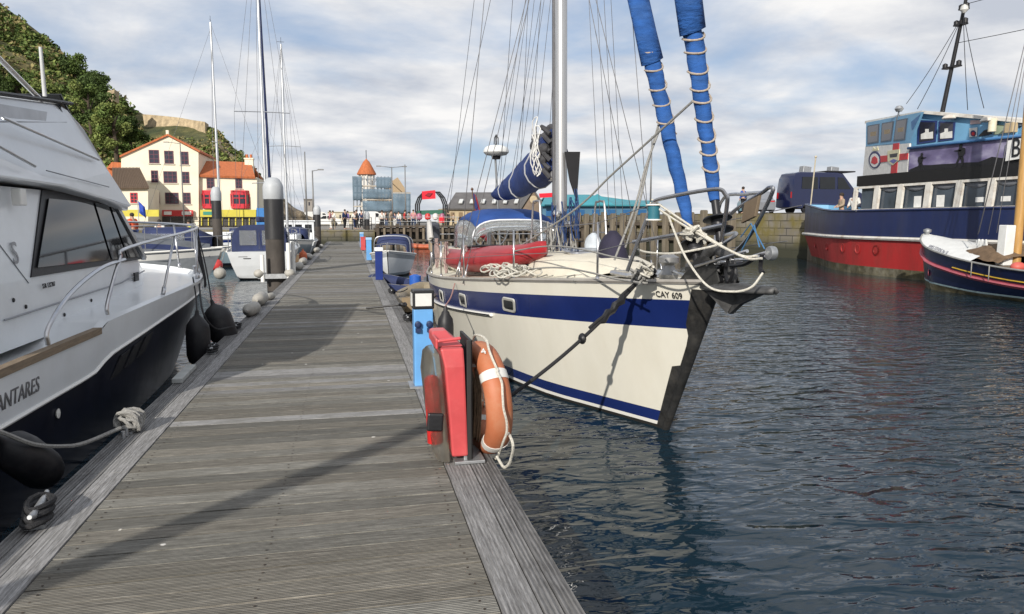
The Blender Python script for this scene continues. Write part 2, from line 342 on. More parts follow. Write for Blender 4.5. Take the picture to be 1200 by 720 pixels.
# ================================================================ PONTOON
def deck_mat(name, base, warm, groove_axis, gw, tint=.35, stainy=.5):
    m = bpy.data.materials.new(name); m.use_nodes = True; N = m.node_tree.nodes; L = m.node_tree.links; P = N['Principled BSDF']; P.inputs['Roughness'].default_value = .85; P.inputs['Specular IOR Level'].default_value = .25
    tc = N.new('ShaderNodeTexCoord'); sp = N.new('ShaderNodeSeparateXYZ'); L.new(tc.outputs['Object'], sp.inputs[0])
    ax = sp.outputs[groove_axis]
    # per-board tint from a vertex attribute
    at = N.new('ShaderNodeAttribute'); at.attribute_name = 'board'
    # grain stretched along the board
    mp = N.new('ShaderNodeMapping'); st = [1.6, 1.6, 1.6]; st[groove_axis] = 60; mp.inputs['Scale'].default_value = st; L.new(tc.outputs['Object'], mp.inputs[0])
    gn = N.new('ShaderNodeTexNoise'); gn.inputs['Scale'].default_value = 1.6; gn.inputs['Detail'].default_value = 8; gn.inputs['Roughness'].default_value = .7; L.new(mp.outputs[0], gn.inputs['Vector'])
    rp = N.new('ShaderNodeValToRGB'); e = rp.color_ramp.elements; e[0].position = .3; e[1].position = .72
    e[0].color = (*[c*.55 for c in base], 1); e[1].color = (*[min(1, c*1.4) for c in base], 1); L.new(gn.outputs['Fac'], rp.inputs[0])
    mp2 = N.new('ShaderNodeMapping'); st2 = [9., 9., 9.]; st2[groove_axis] = 130; mp2.inputs['Scale'].default_value = st2; L.new(tc.outputs['Object'], mp2.inputs[0])
    g2 = N.new('ShaderNodeTexNoise'); g2.inputs['Scale'].default_value = 1; g2.inputs['Detail'].default_value = 6; g2.inputs['Roughness'].default_value = .75; L.new(mp2.outputs[0], g2.inputs['Vector'])
    rp2 = N.new('ShaderNodeValToRGB'); rp2.color_ramp.elements[0].position = .32; rp2.color_ramp.elements[0].color = (.42, .41, .39, 1); rp2.color_ramp.elements[1].position = .66; rp2.color_ramp.elements[1].color = (1.3, 1.3, 1.3, 1); L.new(g2.outputs['Fac'], rp2.inputs[0])
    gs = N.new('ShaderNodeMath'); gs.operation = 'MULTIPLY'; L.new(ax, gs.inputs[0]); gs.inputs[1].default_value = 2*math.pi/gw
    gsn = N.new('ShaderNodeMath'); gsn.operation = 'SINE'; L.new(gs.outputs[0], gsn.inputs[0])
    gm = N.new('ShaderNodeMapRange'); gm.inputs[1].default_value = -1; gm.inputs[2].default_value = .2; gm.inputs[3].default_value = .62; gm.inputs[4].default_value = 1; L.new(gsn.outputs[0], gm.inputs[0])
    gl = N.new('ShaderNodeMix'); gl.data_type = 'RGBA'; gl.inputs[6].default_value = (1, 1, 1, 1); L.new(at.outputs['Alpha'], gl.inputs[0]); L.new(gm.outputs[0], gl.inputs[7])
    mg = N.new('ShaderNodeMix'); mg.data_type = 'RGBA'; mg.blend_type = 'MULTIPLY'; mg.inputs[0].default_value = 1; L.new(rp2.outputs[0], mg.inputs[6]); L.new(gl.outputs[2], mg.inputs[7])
    # board tint
    mx = N.new('ShaderNodeMix'); mx.data_type = 'RGBA'; mx.blend_type = 'MULTIPLY'; mx.inputs[0].default_value = 1; L.new(rp.outputs[0], mx.inputs[6]); L.new(at.outputs['Color'], mx.inputs[7])
    mxx = N.new('ShaderNodeMix'); mxx.data_type = 'RGBA'; mxx.blend_type = 'MULTIPLY'; mxx.inputs[0].default_value = 1; L.new(mx.outputs[2], mxx.inputs[6]); L.new(mg.outputs[2], mxx.inputs[7]); mx = mxx
    # blotches of algae and of bleached wood
    bn = N.new('ShaderNodeTexNoise'); bn.inputs['Scale'].default_value = 2.6; bn.inputs['Detail'].default_value = 7; bn.inputs['Roughness'].default_value = .65; L.new(tc.outputs['Object'], bn.inputs['Vector'])
    br = N.new('ShaderNodeValToRGB'); br.color_ramp.elements[0].position = .47; br.color_ramp.elements[1].position = .68; br.color_ramp.elements[1].color = (stainy,)*3+(1,); L.new(bn.outputs['Fac'], br.inputs[0])
    m2 = N.new('ShaderNodeMix'); m2.data_type = 'RGBA'; L.new(br.outputs[0], m2.inputs[0]); L.new(mx.outputs[2], m2.inputs[6]); m2.inputs[7].default_value = (*warm, 1)
    # gull droppings / lichen spots
    vo = N.new('ShaderNodeTexVoronoi'); vo.inputs['Scale'].default_value = 2.9; vo.inputs['Randomness'].default_value = 1; L.new(tc.outputs['Object'], vo.inputs['Vector'])
    n3 = N.new('ShaderNodeTexNoise'); n3.inputs['Scale'].default_value = 30; L.new(tc.outputs['Object'], n3.inputs['Vector'])
    q = N.new('ShaderNodeMath'); q.operation = 'MULTIPLY_ADD'; L.new(n3.outputs['Fac'], q.inputs[0]); q.inputs[1].default_value = .06; L.new(vo.outputs['Distance'], q.inputs[2])
    sp2 = N.new('ShaderNodeMapRange'); sp2.inputs[1].default_value = .078; sp2.inputs[2].default_value = .064; L.new(q.outputs[0], sp2.inputs[0])
    m3 = N.new('ShaderNodeMix'); m3.data_type = 'RGBA'; L.new(sp2.outputs[0], m3.inputs[0]); L.new(m2.outputs[2], m3.inputs[6]); m3.inputs[7].default_value = (.62, .60, .56, 1)
    L.new(m3.outputs[2], P.inputs['Base Color'])
    # machined grooves
    sn = N.new('ShaderNodeMath'); sn.operation = 'MULTIPLY'; L.new(ax, sn.inputs[0]); sn.inputs[1].default_value = 2*math.pi/gw
    s2 = N.new('ShaderNodeMath'); s2.operation = 'SINE'; L.new(sn.outputs[0], s2.inputs[0])
    s3 = N.new('ShaderNodeMath'); s3.operation = 'MULTIPLY'; L.new(s2.outputs[0], s3.inputs[0]); L.new(at.outputs['Alpha'], s3.inputs[1])
    a1 = N.new('ShaderNodeMath'); a1.operation = 'MULTIPLY_ADD'; L.new(gn.outputs['Fac'], a1.inputs[0]); a1.inputs[1].default_value = 1.6; L.new(s3.outputs[0], a1.inputs[2])
    bp = N.new('ShaderNodeBump'); bp.inputs['Strength'].default_value = .8; bp.inputs['Distance'].default_value = .0026; L.new(a1.outputs[0], bp.inputs['Height']); L.new(bp.outputs[0], P.inputs['Normal'])
    return m
def colored(o, cols, per=8):
    me = o.data; at = me.color_attributes.new('board', 'FLOAT_COLOR', 'POINT')
    for i in range(len(me.vertices)): at.data[i].color = cols[min(i//per, len(cols)-1)]
pontoon = thing('pontoon', (-.4, 30, 0), 'long weathered grey timber pontoon walkway running between the moored boats', 'pontoon')
DZ = .5; X0, X1 = -1.425, .57
rd = random.Random(3)
g = G(); cols = []; y = -1.5; i = 0
while y < 59.3:
    w = .143; dz = rd.uniform(-.001, .001); sk = rd.uniform(-.003, .003)
    x0, x1 = X0+.004, X1-.004
    g.add([(x0, y-sk, DZ-.03+dz), (x1, y+sk, DZ-.03+dz), (x0, y+w-sk, DZ-.03+dz), (x1, y+w+sk, DZ-.03+dz), (x0, y-sk, DZ+dz), (x1, y+sk, DZ+dz), (x0, y+w-sk, DZ+dz), (x1, y+w+sk, DZ+dz)],
          [(0, 2, 3, 1), (4, 5, 7, 6), (0, 1, 5, 4), (2, 6, 7, 3), (0, 4, 6, 2), (1, 3, 7, 5)])
    k = rd.random(); t = rd.uniform(.66, 1.24)
    if k < .13: c = (t*1.02, t*1.04, t*1.10, .12)
    elif k < .5: c = (t*1.05, t*1.01, t*.93, 1)
    else: c = (t, t, t*.96, 1)
    cols.append(c); y += w+.010+ (.006 if rd.random() < .08 else 0); i += 1
SCREW = G()
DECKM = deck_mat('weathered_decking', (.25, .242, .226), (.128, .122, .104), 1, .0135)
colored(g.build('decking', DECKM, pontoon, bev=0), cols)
g = G(); rs2 = random.Random(6)
for k in range(75):
    y = -1.5+.153*k
    if y < 1.5: continue
    for x in (X0+.07, -.43, X1-.07):
        for dy in (.035, .105): cxx, cyy = x+rs2.uniform(-.008, .008), y+dy+rs2.uniform(-.006, .006); g.add([(cxx+.006*math.cos(a), cyy+.006*math.sin(a), DZ+.0042) for a in [2*math.pi*j/6 for j in range(6)]], [tuple(range(6))])
g.build('screw_rows', M('rusty_screw', (.05, .035, .025), .6, .4, .3, 20), pontoon)  # rusty screw heads fixing the boards
def edge(xs, name):
    g = G(); cols = []; 
    for (a, b, zz, tt, gr) in xs:
        y = -1.5
        while y < 59.3:
            l = 3.3 if y > -1.4 else 6.45
            y1 = min(y+l, 59.3); g.bx(a+.003, b-.003, y, y1-.006, DZ-.045, DZ+zz); t = tt*rd.uniform(.86, 1.12); cols.append((t, t*1.01, t*1.06, gr)); y = y1
    o = g.build(name, EDGEM, pontoon); colored(o, cols)
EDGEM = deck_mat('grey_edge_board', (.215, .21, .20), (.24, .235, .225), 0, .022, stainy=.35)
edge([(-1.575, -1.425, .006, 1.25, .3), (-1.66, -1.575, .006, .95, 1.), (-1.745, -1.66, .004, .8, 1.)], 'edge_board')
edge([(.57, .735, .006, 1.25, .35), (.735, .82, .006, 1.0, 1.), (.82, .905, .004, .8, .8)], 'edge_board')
FASC = M('wet_timber', (.045, .04, .033), .8, 0, .3, 5, bump=.4, bscale=20)
g = G(); g.bx(-1.74, -1.68, -1.5, 59.3, .12, .452); g.build('fascia', FASC, pontoon)
g = G(); g.bx(.84, .90, -1.5, 59.3, .12, .452); g.build('fascia', FASC, pontoon)
g = G(); g.bx(-1.68, .84, 59.2, 59.3, .12, .452); g.build('fascia', FASC, pontoon)
FLOATM = M('float_and_gap_shade', (.012, .012, .011), .8, 0, .2, 3)
g = G()
for k in range(10): g.bx(-1.6, .76, -1+6*k, 4+6*k, -.5, .44)
g.build('float', FLOATM, pontoon)
g = G(); g.bx(-1.66, .82, -1.5, 59.2, .445, .462); g.build('gap_shade_sheet', FLOATM, pontoon)  # near-black sheet added under the boards so the gaps read as shade
# finger pontoon on the left basin, with its own deck
fp = thing('finger_pontoon', (-8, 38, 0), 'narrow brown finger pontoon behind the dark piles, across the left basin', 'pontoon')
g = G(); y = 0
for k in range(90): g.bx(-16+k*.155, -16+k*.155+.147, 37.7, 39.3, .38, .45)
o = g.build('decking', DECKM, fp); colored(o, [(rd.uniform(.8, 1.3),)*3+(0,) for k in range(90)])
g = G(); g.bx(-16, -2.1, 37.64, 37.7, .05, .44); g.build('fascia', M('brown_timber', (.11, .075, .045), .8, 0, .3, 4), fp)
# ================================================================ SAILING YACHT (main subject)
BXC = 3.08; STEMY = 5.79; STERNY = 17.7
def pj(p):
    d = Vector(p)-Vector((0, 0, CZ)); f = d.dot(_FW)
    return (600+F*d.dot(_R)/f, 360-F*d.dot(_UP)/f)
CREAM = M('cream_gelcoat', (.735, .71, .62), .22, 0, .05, 1.6, coat=.4, dirt=.14, dirtcol=(.45, .38, .24), dscale=1.3, stretch=(1, 1, .35))
NAVY = M('navy_band', (.010, .022, .115), .25, 0, .12, 2, coat=.4)
WHITEP = M('white_moulding', (.75, .74, .70), .35, 0, .05, 4)
ANTIF = M('antifouling', (.018, .017, .015), .7, 0, .3, 5)
DECKC = M('cream_deck', (.62, .58, .48), .6, 0, .06, 4, bump=.15, bscale=120, dirt=.2, dirtcol=(.3, .26, .2), dscale=3)
TEAK = M('weathered_teak', (.30, .24, .17), .75, 0, .2, 8, bump=.2, stretch=(8, 1, 8))
GLASSD = M('dark_glass', (.012, .014, .016), .08, 0, .1, 3, spec=.7)
CLEARV = M('clear_vinyl', (.75, .78, .8), .12, 0, .03, 4, trans=.85, ior=1.1)
CANVAS = M('blue_canvas', (.018, .075, .25), .85, 0, .3, 3.5, bump=.8, bscale=9, dirt=.35, dirtcol=(.05, .11, .25), dscale=2, stretch=(1.5, 1.5, 4), spec=.3)
CANVASN = M('navy_canvas', (.012, .032, .135), .8, 0, .2, 4, bump=.4, bscale=14)
RUBBERG = M('dark_bow_rubber', (.022, .022, .022), .55, 0, .45, 7, bump=.3, bscale=30, dirt=.3, dirtcol=(.10, .09, .075), dscale=5)
def zd(y): return sinterp(y-STEMY, [(0, 1.56), (2, 1.43), (4, 1.29), (6, 1.165), (8, 1.08), (10, 1.06), (12, 1.09)])
def bd(t): return sinterp(t, [(0, .05), (.5, .36), (1, .62), (2, 1.03), (3, 1.31), (4, 1.49), (5.5, 1.63), (7, 1.66), (9, 1.56), (11.91, 1.12)])
def bw(t): return sinterp(t, [(0, .015), (.9, .43), (1.72, .80), (3.35, 1.20), (5, 1.45), (7, 1.52), (9, 1.25), (10.8, .6)])
def stemy(z): return STEMY+(1.56-z)*.603
def hullp(u, z, side=-1, off=0.):
    ys = stemy(z); ye = STERNY-.0-max(0, (1.1-z))*.5
    y = ys+u*(ye-ys); t = y-ys; zt = zd(y)
    a = max(0, min(1, z/zt)) if z > 0 else 0
    k = a**.85
    bdk = bd(t*11.91/(ye-ys)); b0 = bw(t*10.8/(ye-ys))
    b = b0+(bdk-b0)*k
    if z < 0: b = b0*max(.15, 1+z*1.3)
    return Vector((BXC+side*(b+off), y, z))
US = [0, .004, .012, .025, .04, .06, .08, .105, .13]+[.16+.0382*i for i in range(23)]
yacht = thing('sailing_yacht', (BXC, 12, 0), 'cream sailing yacht with navy band and blue furled headsails moored beside the pontoon', 'sailing yacht')
def hull_rows(side):
    rows = []
    for u in US:
        y = stemy(1.2)+u*(STERNY-stemy(1.2)); zs = zd(y)
        zl = [zs, zs-.07, zs-.145, zs-.28, zs-.425]+[zs-.425-(zs-.425-.20)*k/5 for k in range(1, 6)]+[.14, .075, .035, 0, -.25, -.7]
        rows.append([hullp(u, z, side) for z in zl])
    return rows
def hmi(i, j): return 0 if j < 2 else 1 if j < 4 else 0 if j < 9 else 1 if j < 11 else 2 if j < 12 else 3
g = G(); rs = hull_rows(-1); rp_ = hull_rows(1)
g.grid(rs, mif=hmi); g.grid(rp_, mif=hmi)
for j in range(len(rs[0])-1): g.quad(rs[-1][j], rs[-1][j+1], rp_[-1][j+1], rp_[-1][j], mi=hmi(0, j))
hull = g.build('hull', [CREAM, NAVY, WHITEP, ANTIF], yacht)
# deck with camber
g = G(); rows = []
for u in US:
    a = hullp(u, zd(stemy(1.5)+u*11.8)-.012, -1, -.01); b = hullp(u, zd(stemy(1.5)+u*11.8)-.012, 1, -.01)
    rows.append([a.lerp(b, k/8)+Vector((0, 0, .09*min(1, (b-a).length/3)*(1-(2*k/8-1)**2))) for k in range(9)])
g.grid(rows); g.build('deck', DECKC, yacht)
def decktop(x, y):
    t = max(0, y-STEMY); h = max(.05, bd(t)); q = min(1, abs(x-BXC)/h)
    return zd(y)-.012+.09*min(1, 2*h/3)*(1-q*q)
for sd_ in (-1, 1):
    g = G(); g.tube([hullp(u, zd(stemy(1.5)+u*11.8), sd_, .004)+Vector((0, 0, .018)) for u in US], .024, 6); g.build('toe_rail', M('grey_toerail', (.33, .31, .28), .5, .3, .15, 6), yacht)
    g = G(); pts = []
    for k in range(30):
        u = .272+k*.025
        if u > 1: break
        y = stemy(1)+u*11.6; pts.append(hullp(u, zd(y)-.44, sd_, .014))
    g.tube(pts, .030, 8, flat=.8); rb = g.build('rubbing_strake', WHITEP, yacht)
    g = G(); g.tube([p+Vector((sd_*.028, 0, -.004)) for p in pts[:-1]], .009, 6); g.build('strake_insert', BLACK, rb)
    # rubber stem protectors
    tab = [(1.5, .115), (1.3, .095), (1.16, .08), (1.05, .035), (.95, .025), (.74, .025), (.715, .095), (.4, .09), (.1, .085), (-.2, .08)]
    g = G(); rows = []
    for z, wd in tab:
        L_ = 11.9; rows.append([hullp(wd*k/4/L_*1.15, min(z, zd(STEMY+.1)-.02), sd_, .007) for k in range(5)])
    g.grid(rows); g.build('stem_guard', RUBBERG, yacht)
g = G(); g.tube([Vector((BXC, stemy(z)-.004, z)) for z in (1.56, 1.2, .8, .4, 0, -.3)], [.06, .055, .05, .045, .04, .04], 10); g.build('stem_guard', RUBBERG, yacht)
# portlights: found on the hull where the photograph shows them
def u_at(px, dz):
    lo, hi = .02, .62
    for _ in range(40):
        mid = (lo+hi)/2; y = stemy(1)+mid*11.6; x = pj(hullp(mid, zd(y)-dz))[0]
        if x > px: lo = mid
        else: hi = mid
    return (lo+hi)/2
def rrect(w, h, r, n=4):
    out = []
    for cx_, cy_, a0 in ((w/2-r, h/2-r, 0), (-w/2+r, h/2-r, 90), (-w/2+r, -h/2+r, 180), (w/2-r, -h/2+r, 270)):
        for k in range(n+1): a = R_(a0+90*k/n); out.append((cx_+r*math.cos(a), cy_+r*math.sin(a)))
    return out
for px in (518, 543, 597):
    u = u_at(px, .285); y = stemy(1)+u*11.6; z = zd(y)-.285
    c = hullp(u, z, -1, .006); tx = (hullp(u-.01, z)-hullp(u+.01, z)).normalized(); tz = (hullp(u, z+.05)-hullp(u, z-.05)).normalized(); nn = tx.cross(tz).normalized()
    if nn.x > 0: nn = -nn
    g = G(); o1 = [c+tx*a+tz*b for a, b in rrect(.34, .20, .045)]; i1 = [c+tx*a+tz*b+nn*.012 for a, b in rrect(.26, .125, .03)]
    m1 = [c+tx*a+tz*b+nn*.014 for a, b in rrect(.32, .18, .04)]
    g.loft([o1, m1, i1, [p-nn*.008 for p in i1]], True); f = g.build('portlight', M('portlight_frame', (.66, .65, .60), .3, .5, .05), yacht)
    g = G(); g.add([p-nn*.005 for p in i1], [list(range(len(i1)))]); g.build('pane', GLASSD, f)
# registration lettering near the bow
u = u_at(771, .085); y = stemy(1.4)+u*11.6; tx = (hullp(u-.012, 1.4)-hullp(u+.012, 1.4)).normalized()
text('lettering', 'CAY 609', .085, hullp(u, zd(y)-.125, -1, .014), tx, hullp(u, zd(y)-.05, -1)-hullp(u, zd(y)-.15, -1), M('black_vinyl', (.02, .02, .02), .5), yacht, sx=.92)
# coachroof
g = G()
sec = []
for y, hw, h in ((7.9, .42, .02), (8.25, .50, .17), (9.0, .66, .25), (10.4, .86, .31), (12.2, 1.02, .36), (13.9, 1.05, .40)):
    b = zd(y)+.04
    sec.append([V(BXC-hw-.07, y, b), V(BXC-hw, y, b+h-.05), V(BXC-hw+.07, y, b+h), V(BXC, y, b+h+.06), V(BXC+hw-.07, y, b+h), V(BXC+hw, y, b+h-.05), V(BXC+hw+.07, y, b)])
g.loft(sec, False); g.add(sec[-1], [list(range(7))]); roof_o = g.build('coachroof', DECKC, yacht, sharp=50)
for y0, y1 in ((9.5, 10.4), (10.8, 11.9), (12.3, 13.4)):
    for sd_ in (-1, 1):
        hw0 = sinterp(y0, [(9, .66), (10.4, .86), (12.2, 1.02), (13.9, 1.05)])+.05; hw1 = sinterp(y1, [(9, .66), (10.4, .86), (12.2, 1.02), (13.9, 1.05)])+.05
        g = G(); g.quad(V(BXC+sd_*hw0, y0, zd(y0)+.12), V(BXC+sd_*hw1, y1, zd(y1)+.12), V(BXC+sd_*(hw1-.025), y1, zd(y1)+.27), V(BXC+sd_*(hw0-.025), y0, zd(y0)+.23)); g.build('cabin_window', GLASSD, yacht, solid=.012)
def hatch(x, y, z, w, l, tilt=0):
    g = G(); pts = [V(x+a, y+b, z+tilt*b) for a, b in rrect(w, l, .07)]
    g.tube(pts, .024, 6, closed=True); h = g.build('hatch', STEEL, yacht)
    g = G(); g.add([p+V(0, 0, .012) for p in pts], [list(range(len(pts)))]); g.build('hatch_lens', M('smoked_acrylic', (.05, .055, .06), .12, 0, .1), h, solid=.012)
hatch(BXC-.02, 7.35, decktop(BXC, 7.35)+.04, .55, .55); hatch(BXC, 9.35, zd(9.3)+.37, .52, .55, .06); hatch(BXC-.3, 11.6, zd(11.6)+.44, .4, .4)
# mast, boom, sail cover
g = G(); mp_ = [V(BXC+.02, 10.62, 1.5), V(BXC, 10.62, 4), V(BXC-.03, 10.66, 9), V(BXC-.05, 10.72, 14.8)]
g.tube(smoothpath(mp_, 4), .09, 14, flat=1.); mast = g.build('mast', M('mast_alloy', (.50, .50, .50), .33, .75, .08, 3, stretch=(6, 6, .4)), yacht)
g = G(); g.beam((BXC+.09, 10.735, 1.7), (BXC-.01, 10.78, 9), .035, .03); g.beam((BXC-.08, 10.70, 2.3), (BXC-.12, 10.74, 9), .03, .05); g.build('sail_track', M('grey_track', (.16, .16, .17), .5, .5), mast)
for z, a in ((1.95, 0), (2.2, 1), (2.05, 2.2)):
    g = G(); g.lathe([(.04, 0), (.055, .02), (.04, .05), (.045, .09), (.06, .1), (.03, .13)], V(BXC-.1*math.cos(a), 10.62-.12*math.sin(a), z), 10, axis=(-math.cos(a), -math.sin(a), .1)); g.build('winch', STEEL, mast)
g = G(); g.tube([V(BXC-.01, 10.85, 2.80), V(BXC-.02, 15.2, 2.60)], .075, 10, flat=1.); boom = g.build('boom', M('boom_alloy', (.45, .45, .46), .4, .7, .1), yacht)
g = G(); rings = []
rdm = random.Random(5)
for k in range(22):
    t = k/21; y = 10.95+t*4.25; top = sinterp(t, [(0, 3.5), (.12, 3.42), (.35, 3.24), (.7, 3.0), (1, 2.80)]); bot = 2.73-.20*t-.10*math.sin(math.pi*t); hw = .25*(1-.42*t)*(1+.08*math.sin(k*1.9))
    c = (top+bot)/2; h = (top-bot)/2
    rings.append([V(BXC-.02+math.cos(a)*hw*(1 if math.sin(a) < .3 else .8)*(1+.07*math.sin(3*a+k*.8)), y, c+math.sin(a)*h*(1+.03*math.sin(k*2.3+a*2))) for a in [2*math.pi*j/16 for j in range(16)]])
g.loft(rings, True, True); cov = g.build('sail_cover', CANVASN, boom)
for t in (.22, .55, .85):
    k = int(t*21); g = G(); c = sum(rings[k], Vector())/16
    g.tube([c+(p-c)*1.03 for p in rings[k]], .013, 5, closed=True); g.build('cover_tie', M('grey_webbing', (.35, .36, .38), .8), cov)
# flaked white sail and coiled lines at the mast end of the boom
g = G()
for k in range(6):
    a = k*1.1; c = V(BXC-.20-.015*(k % 3), 10.95+.10*(k % 4), 2.95+.085*(k % 6)); r1 = .15+.05*(k % 3)
    g.tube([c+V(-.05-.03*math.sin(3*q+a), .4*r1*math.cos(q), r1*1.2*math.sin(q)) for q in [2*math.pi*j/14 for j in range(14)]], .009, 5, closed=True)
g.build('coiled_line', M('white_rope_clean', (.62, .62, .6), .85), mast)
g = G(); rows = []
for k in range(9):
    t = k/8; rows.append([V(BXC+.02*math.sin(5*t+j), 10.76+.20*(1-t)*j/3+.02, 3.0+t*1.05) for j in range(4)])
g.grid(rows); g.build('mainsail_luff', M('sailcloth_grey', (.50, .50, .48), .7, 0, .1, 6, bump=.4, bscale=10), mast, solid=.05)
g = G()
for k in range(6):
    z = 2.75+.13*k; g.tube(smoothpath([V(BXC-.1, 10.85, z), V(BXC-.19, 10.9+.1*(k % 2), z+.12), V(BXC-.02, 10.98, z+.05), V(BXC+.12, 10.9, z+.1)], 4), .035, 6)

rdm = random.Random(19)
for k in range(16):
    c = V(BXC-.04+rdm.uniform(-.16, .12), 10.9+rdm.uniform(0, .75), 2.95+rdm.uniform(-.1, .55)); g.ball(c, (rdm.uniform(.06, .12), rdm.uniform(.12, .22), rdm.uniform(.06, .13)), 9, 6, rot=Matrix.Rotation(rdm.uniform(-.6, .6), 3, 'X'))
g.build('sail_bundle', M('dark_sail_folds', (.05, .05, .055), .8, 0, .4, 8), mast)
g = G(); P0 = [(662, 178), (680, 178), (676, 236), (668, 212)]
g.prism([onY(x, y, 10.45) for x, y in P0], (0, .03, 0)); g.build('black_pouch', M('black_canvas', (.012, .012, .014), .8), mast)
# blue halyard tails hanging on the mast
g = G(); rdm = random.Random(9)
for k in range(18):
    x = BXC+rdm.uniform(-.17, .2); y = 10.5+rdm.uniform(-.15, .25); z1 = rdm.uniform(2.0, 2.6); z0 = z1-rdm.uniform(.3, .6)
    g.tube(smoothpath([V(x, y, z1), V(x+rdm.uniform(-.06, .06), y-.05, (z1+z0)/2), V(x+rdm.uniform(-.05, .05), y-.03, z0), V(x+.03, y+.02, z0+.1), V(x+rdm.uniform(-.04, .04), y, z1)], 4), .009, 4)
g.build('halyard_tails', [M('blue_rope', (.02, .045, .13), .9, 0, .4, 40)], mast)
g = G(); rdm = random.Random(11)
for k in range(14):
    x = BXC+rdm.uniform(-.28, .2); y = 10.5+rdm.uniform(-.2, .2); z1 = rdm.uniform(1.8, 2.1); z0 = z1-rdm.uniform(.2, .45)
    g.tube(smoothpath([V(x, y, z1), V(x+rdm.uniform(-.06, .06), y-.06, z0), V(x+.05, y, z0+.1), V(x+rdm.uniform(-.04, .04), y, z1)], 4), .011, 4)
g.build('halyard_tails', ROPEG, mast)
# guard bars beside the mast
for x in (BXC-.42, BXC+.55):
    g = G(); g.tube(smoothpath([V(x, 10.05, 1.55), V(x, 10.2, 2.30), V(x, 10.3, 2.38), V(x, 10.5, 2.38), V(x, 10.62, 2.30), V(x, 10.75, 1.55)], 5), .016, 8); g.tube([V(x, 10.12, 1.93), V(x, 10.7, 1.93)], .013, 6); g.build('mast_guard', M('guard_steel', (.34, .34, .35), .45, .8, .1, 12), yacht)
# standing rigging
def wire(name, a, b, r=.005): g = G(); g.tube([a, b], r, 5); return g.build(name, WIRE, yacht)
for sd_, X_ in ((-1, 1.42), (1, 4.70)):
    for dy, top in ((0, (BXC+sd_*.95, 10.75, 6.9)), (.35, (BXC+sd_*.1, 10.7, 6.8)), (-.45, (BXC+sd_*.1, 10.65, 6.8))):
        wire('shroud', V(X_-sd_*.12, 10.62+dy, 1.25), Vector(top), .0055)
        g = G(); a = V(X_-sd_*.12, 10.62+dy, 1.22); d = (Vector(top)-a).normalized(); g.cyl(a, a+d*.28, .012, n=8); g.build('turnbuckle', STEEL, yacht)
for sd_ in (-1, 1):
    g = G(); g.tube([V(BXC, 10.7, 6.95), V(BXC+sd_*.95, 10.8, 6.95)], .03, 8, flat=.5); g.build('spreader', ALU, mast)
    wire('backstay', V(BXC+sd_*.9, 17.5, 1.2), V(BXC-.04, 10.8, 14.6)); wire('running_backstay', V(BXC+sd_*1.35, 15.6, 1.2), V(BXC-.03, 10.75, 9.6))
for y, z in ((11.9, 3.3), (13.0, 3.15), (14.2, 3.0), (15.1, 2.7)):
    for sd_ in (-1, 1): wire('lazy_jack', V(BXC+sd_*.15, y, z-.2), V(BXC+sd_*.12, 10.75, 7.6), .004)
wire('topping_lift', V(BXC, 15.2, 2.68), V(BXC, 10.8, 14.7), .005)
for k, (x0, y0) in enumerate(((707, 243), (716, 240), (722, 236), (728, 238))):
    wire('halyard', onY(x0-2+k*2, y0+50, 10.2), V(BXC+.15, 10.5, 8.5+1.3*k), .004)
# furled headsails with their spiral lines
def furled(y0, z0, slope, z1, prof, mat, turns, cover, seed):
    P = lambda z: V(BXC, y0+(z-z0)*slope, z)
    g = G(); N_ = 80; rr = random.Random(seed); rings = []
    for i in range(N_+1):
        z = z0+(z1-z0)*i/N_; r = interp(z, prof); a_, b_ = V(1, 0, 0), V(0, 1, -slope).normalized()
        rings.append([P(z)+(a_*math.cos(q)+b_*math.sin(q))*r*(1+.08*math.sin(q*1-i*1.9)+.05*math.sin(2*q+i*1.1)+.04*math.sin(3*q-i*.7)+rr.uniform(-.03, .03)) for q in [2*math.pi*j/18 for j in range(18)]])
    g.loft(rings, True, True); s = g.build('furled_headsail', mat, yacht)
    g = G(); pts = []
    for (za, zb, n) in turns:
        pts = []
        for i in range(n*14+1):
            z = za+(zb-za)*(i/(n*14)+.012*math.sin(i*.13)+.008*math.sin(i*.31))+.05*math.sin(i*2*math.pi/14)*1.2; q = 2*math.pi*i/14; r = interp(z, prof)*1.08+.006
            pts.append(P(z)+V(math.cos(q)*r, math.sin(q)*r, 0))
        g.tube(pts, .0095, 6)
    g.build('lashing', M('fawn_rope', (.36, .30, .24), .9, 0, .25, 60), s)
    zc = cover; g = G(); rings = []
    for i in range(14):
        z = zc+(z1-zc)*i/13; r = interp(z, prof)*(1.30-.18*min(1, i/5))
        rings.append([P(z)+V(math.cos(q)*r*(1+.10*math.sin(2*q+.5)), math.sin(q)*r*(1+.07*math.sin(3*q+i*.5)), .05*math.sin(q*1+1.2) if i == 0 else 0) for q in [2*math.pi*j/20 for j in range(20)]])
    g.loft(rings, True); g.build('sail_sock', mat, s, solid=.006)
    g = G(); g.tube([P(z0-.55), P(z1+3)], .008, 6); g.build('forestay', WIRE, s)
    g = G(); g.cyl(P(z0-.34), P(z0+.02), .035, n=10); g.lathe([(.03, -.07), (.12, -.06), (.125, -.045), (.06, -.035), (.06, .035), (.125, .045), (.12, .06), (.03, .07)], P(z0-.2), 20, axis=(0, slope, 1)); g.build('furling_drum', M('drum_black', (.025, .025, .028), .4, .3), s)
    return P
S1 = furled(6.32, 2.05, .567, 8.4, [(2.05, .04), (2.3, .062), (2.9, .070), (3.6, .082), (4.2, .092), (5, .098), (8.4, .08)], CANVAS, [(2.95, 3.9, 5)], 3.72, 1)
S2 = furled(5.84, 2.27, .339, 9.5, [(2.27, .045), (2.5, .058), (3.2, .072), (3.8, .088), (4.4, .105), (6, .11), (9.5, .09)], CANVAS, [(2.45, 3.8, 9)], 3.80, 2)
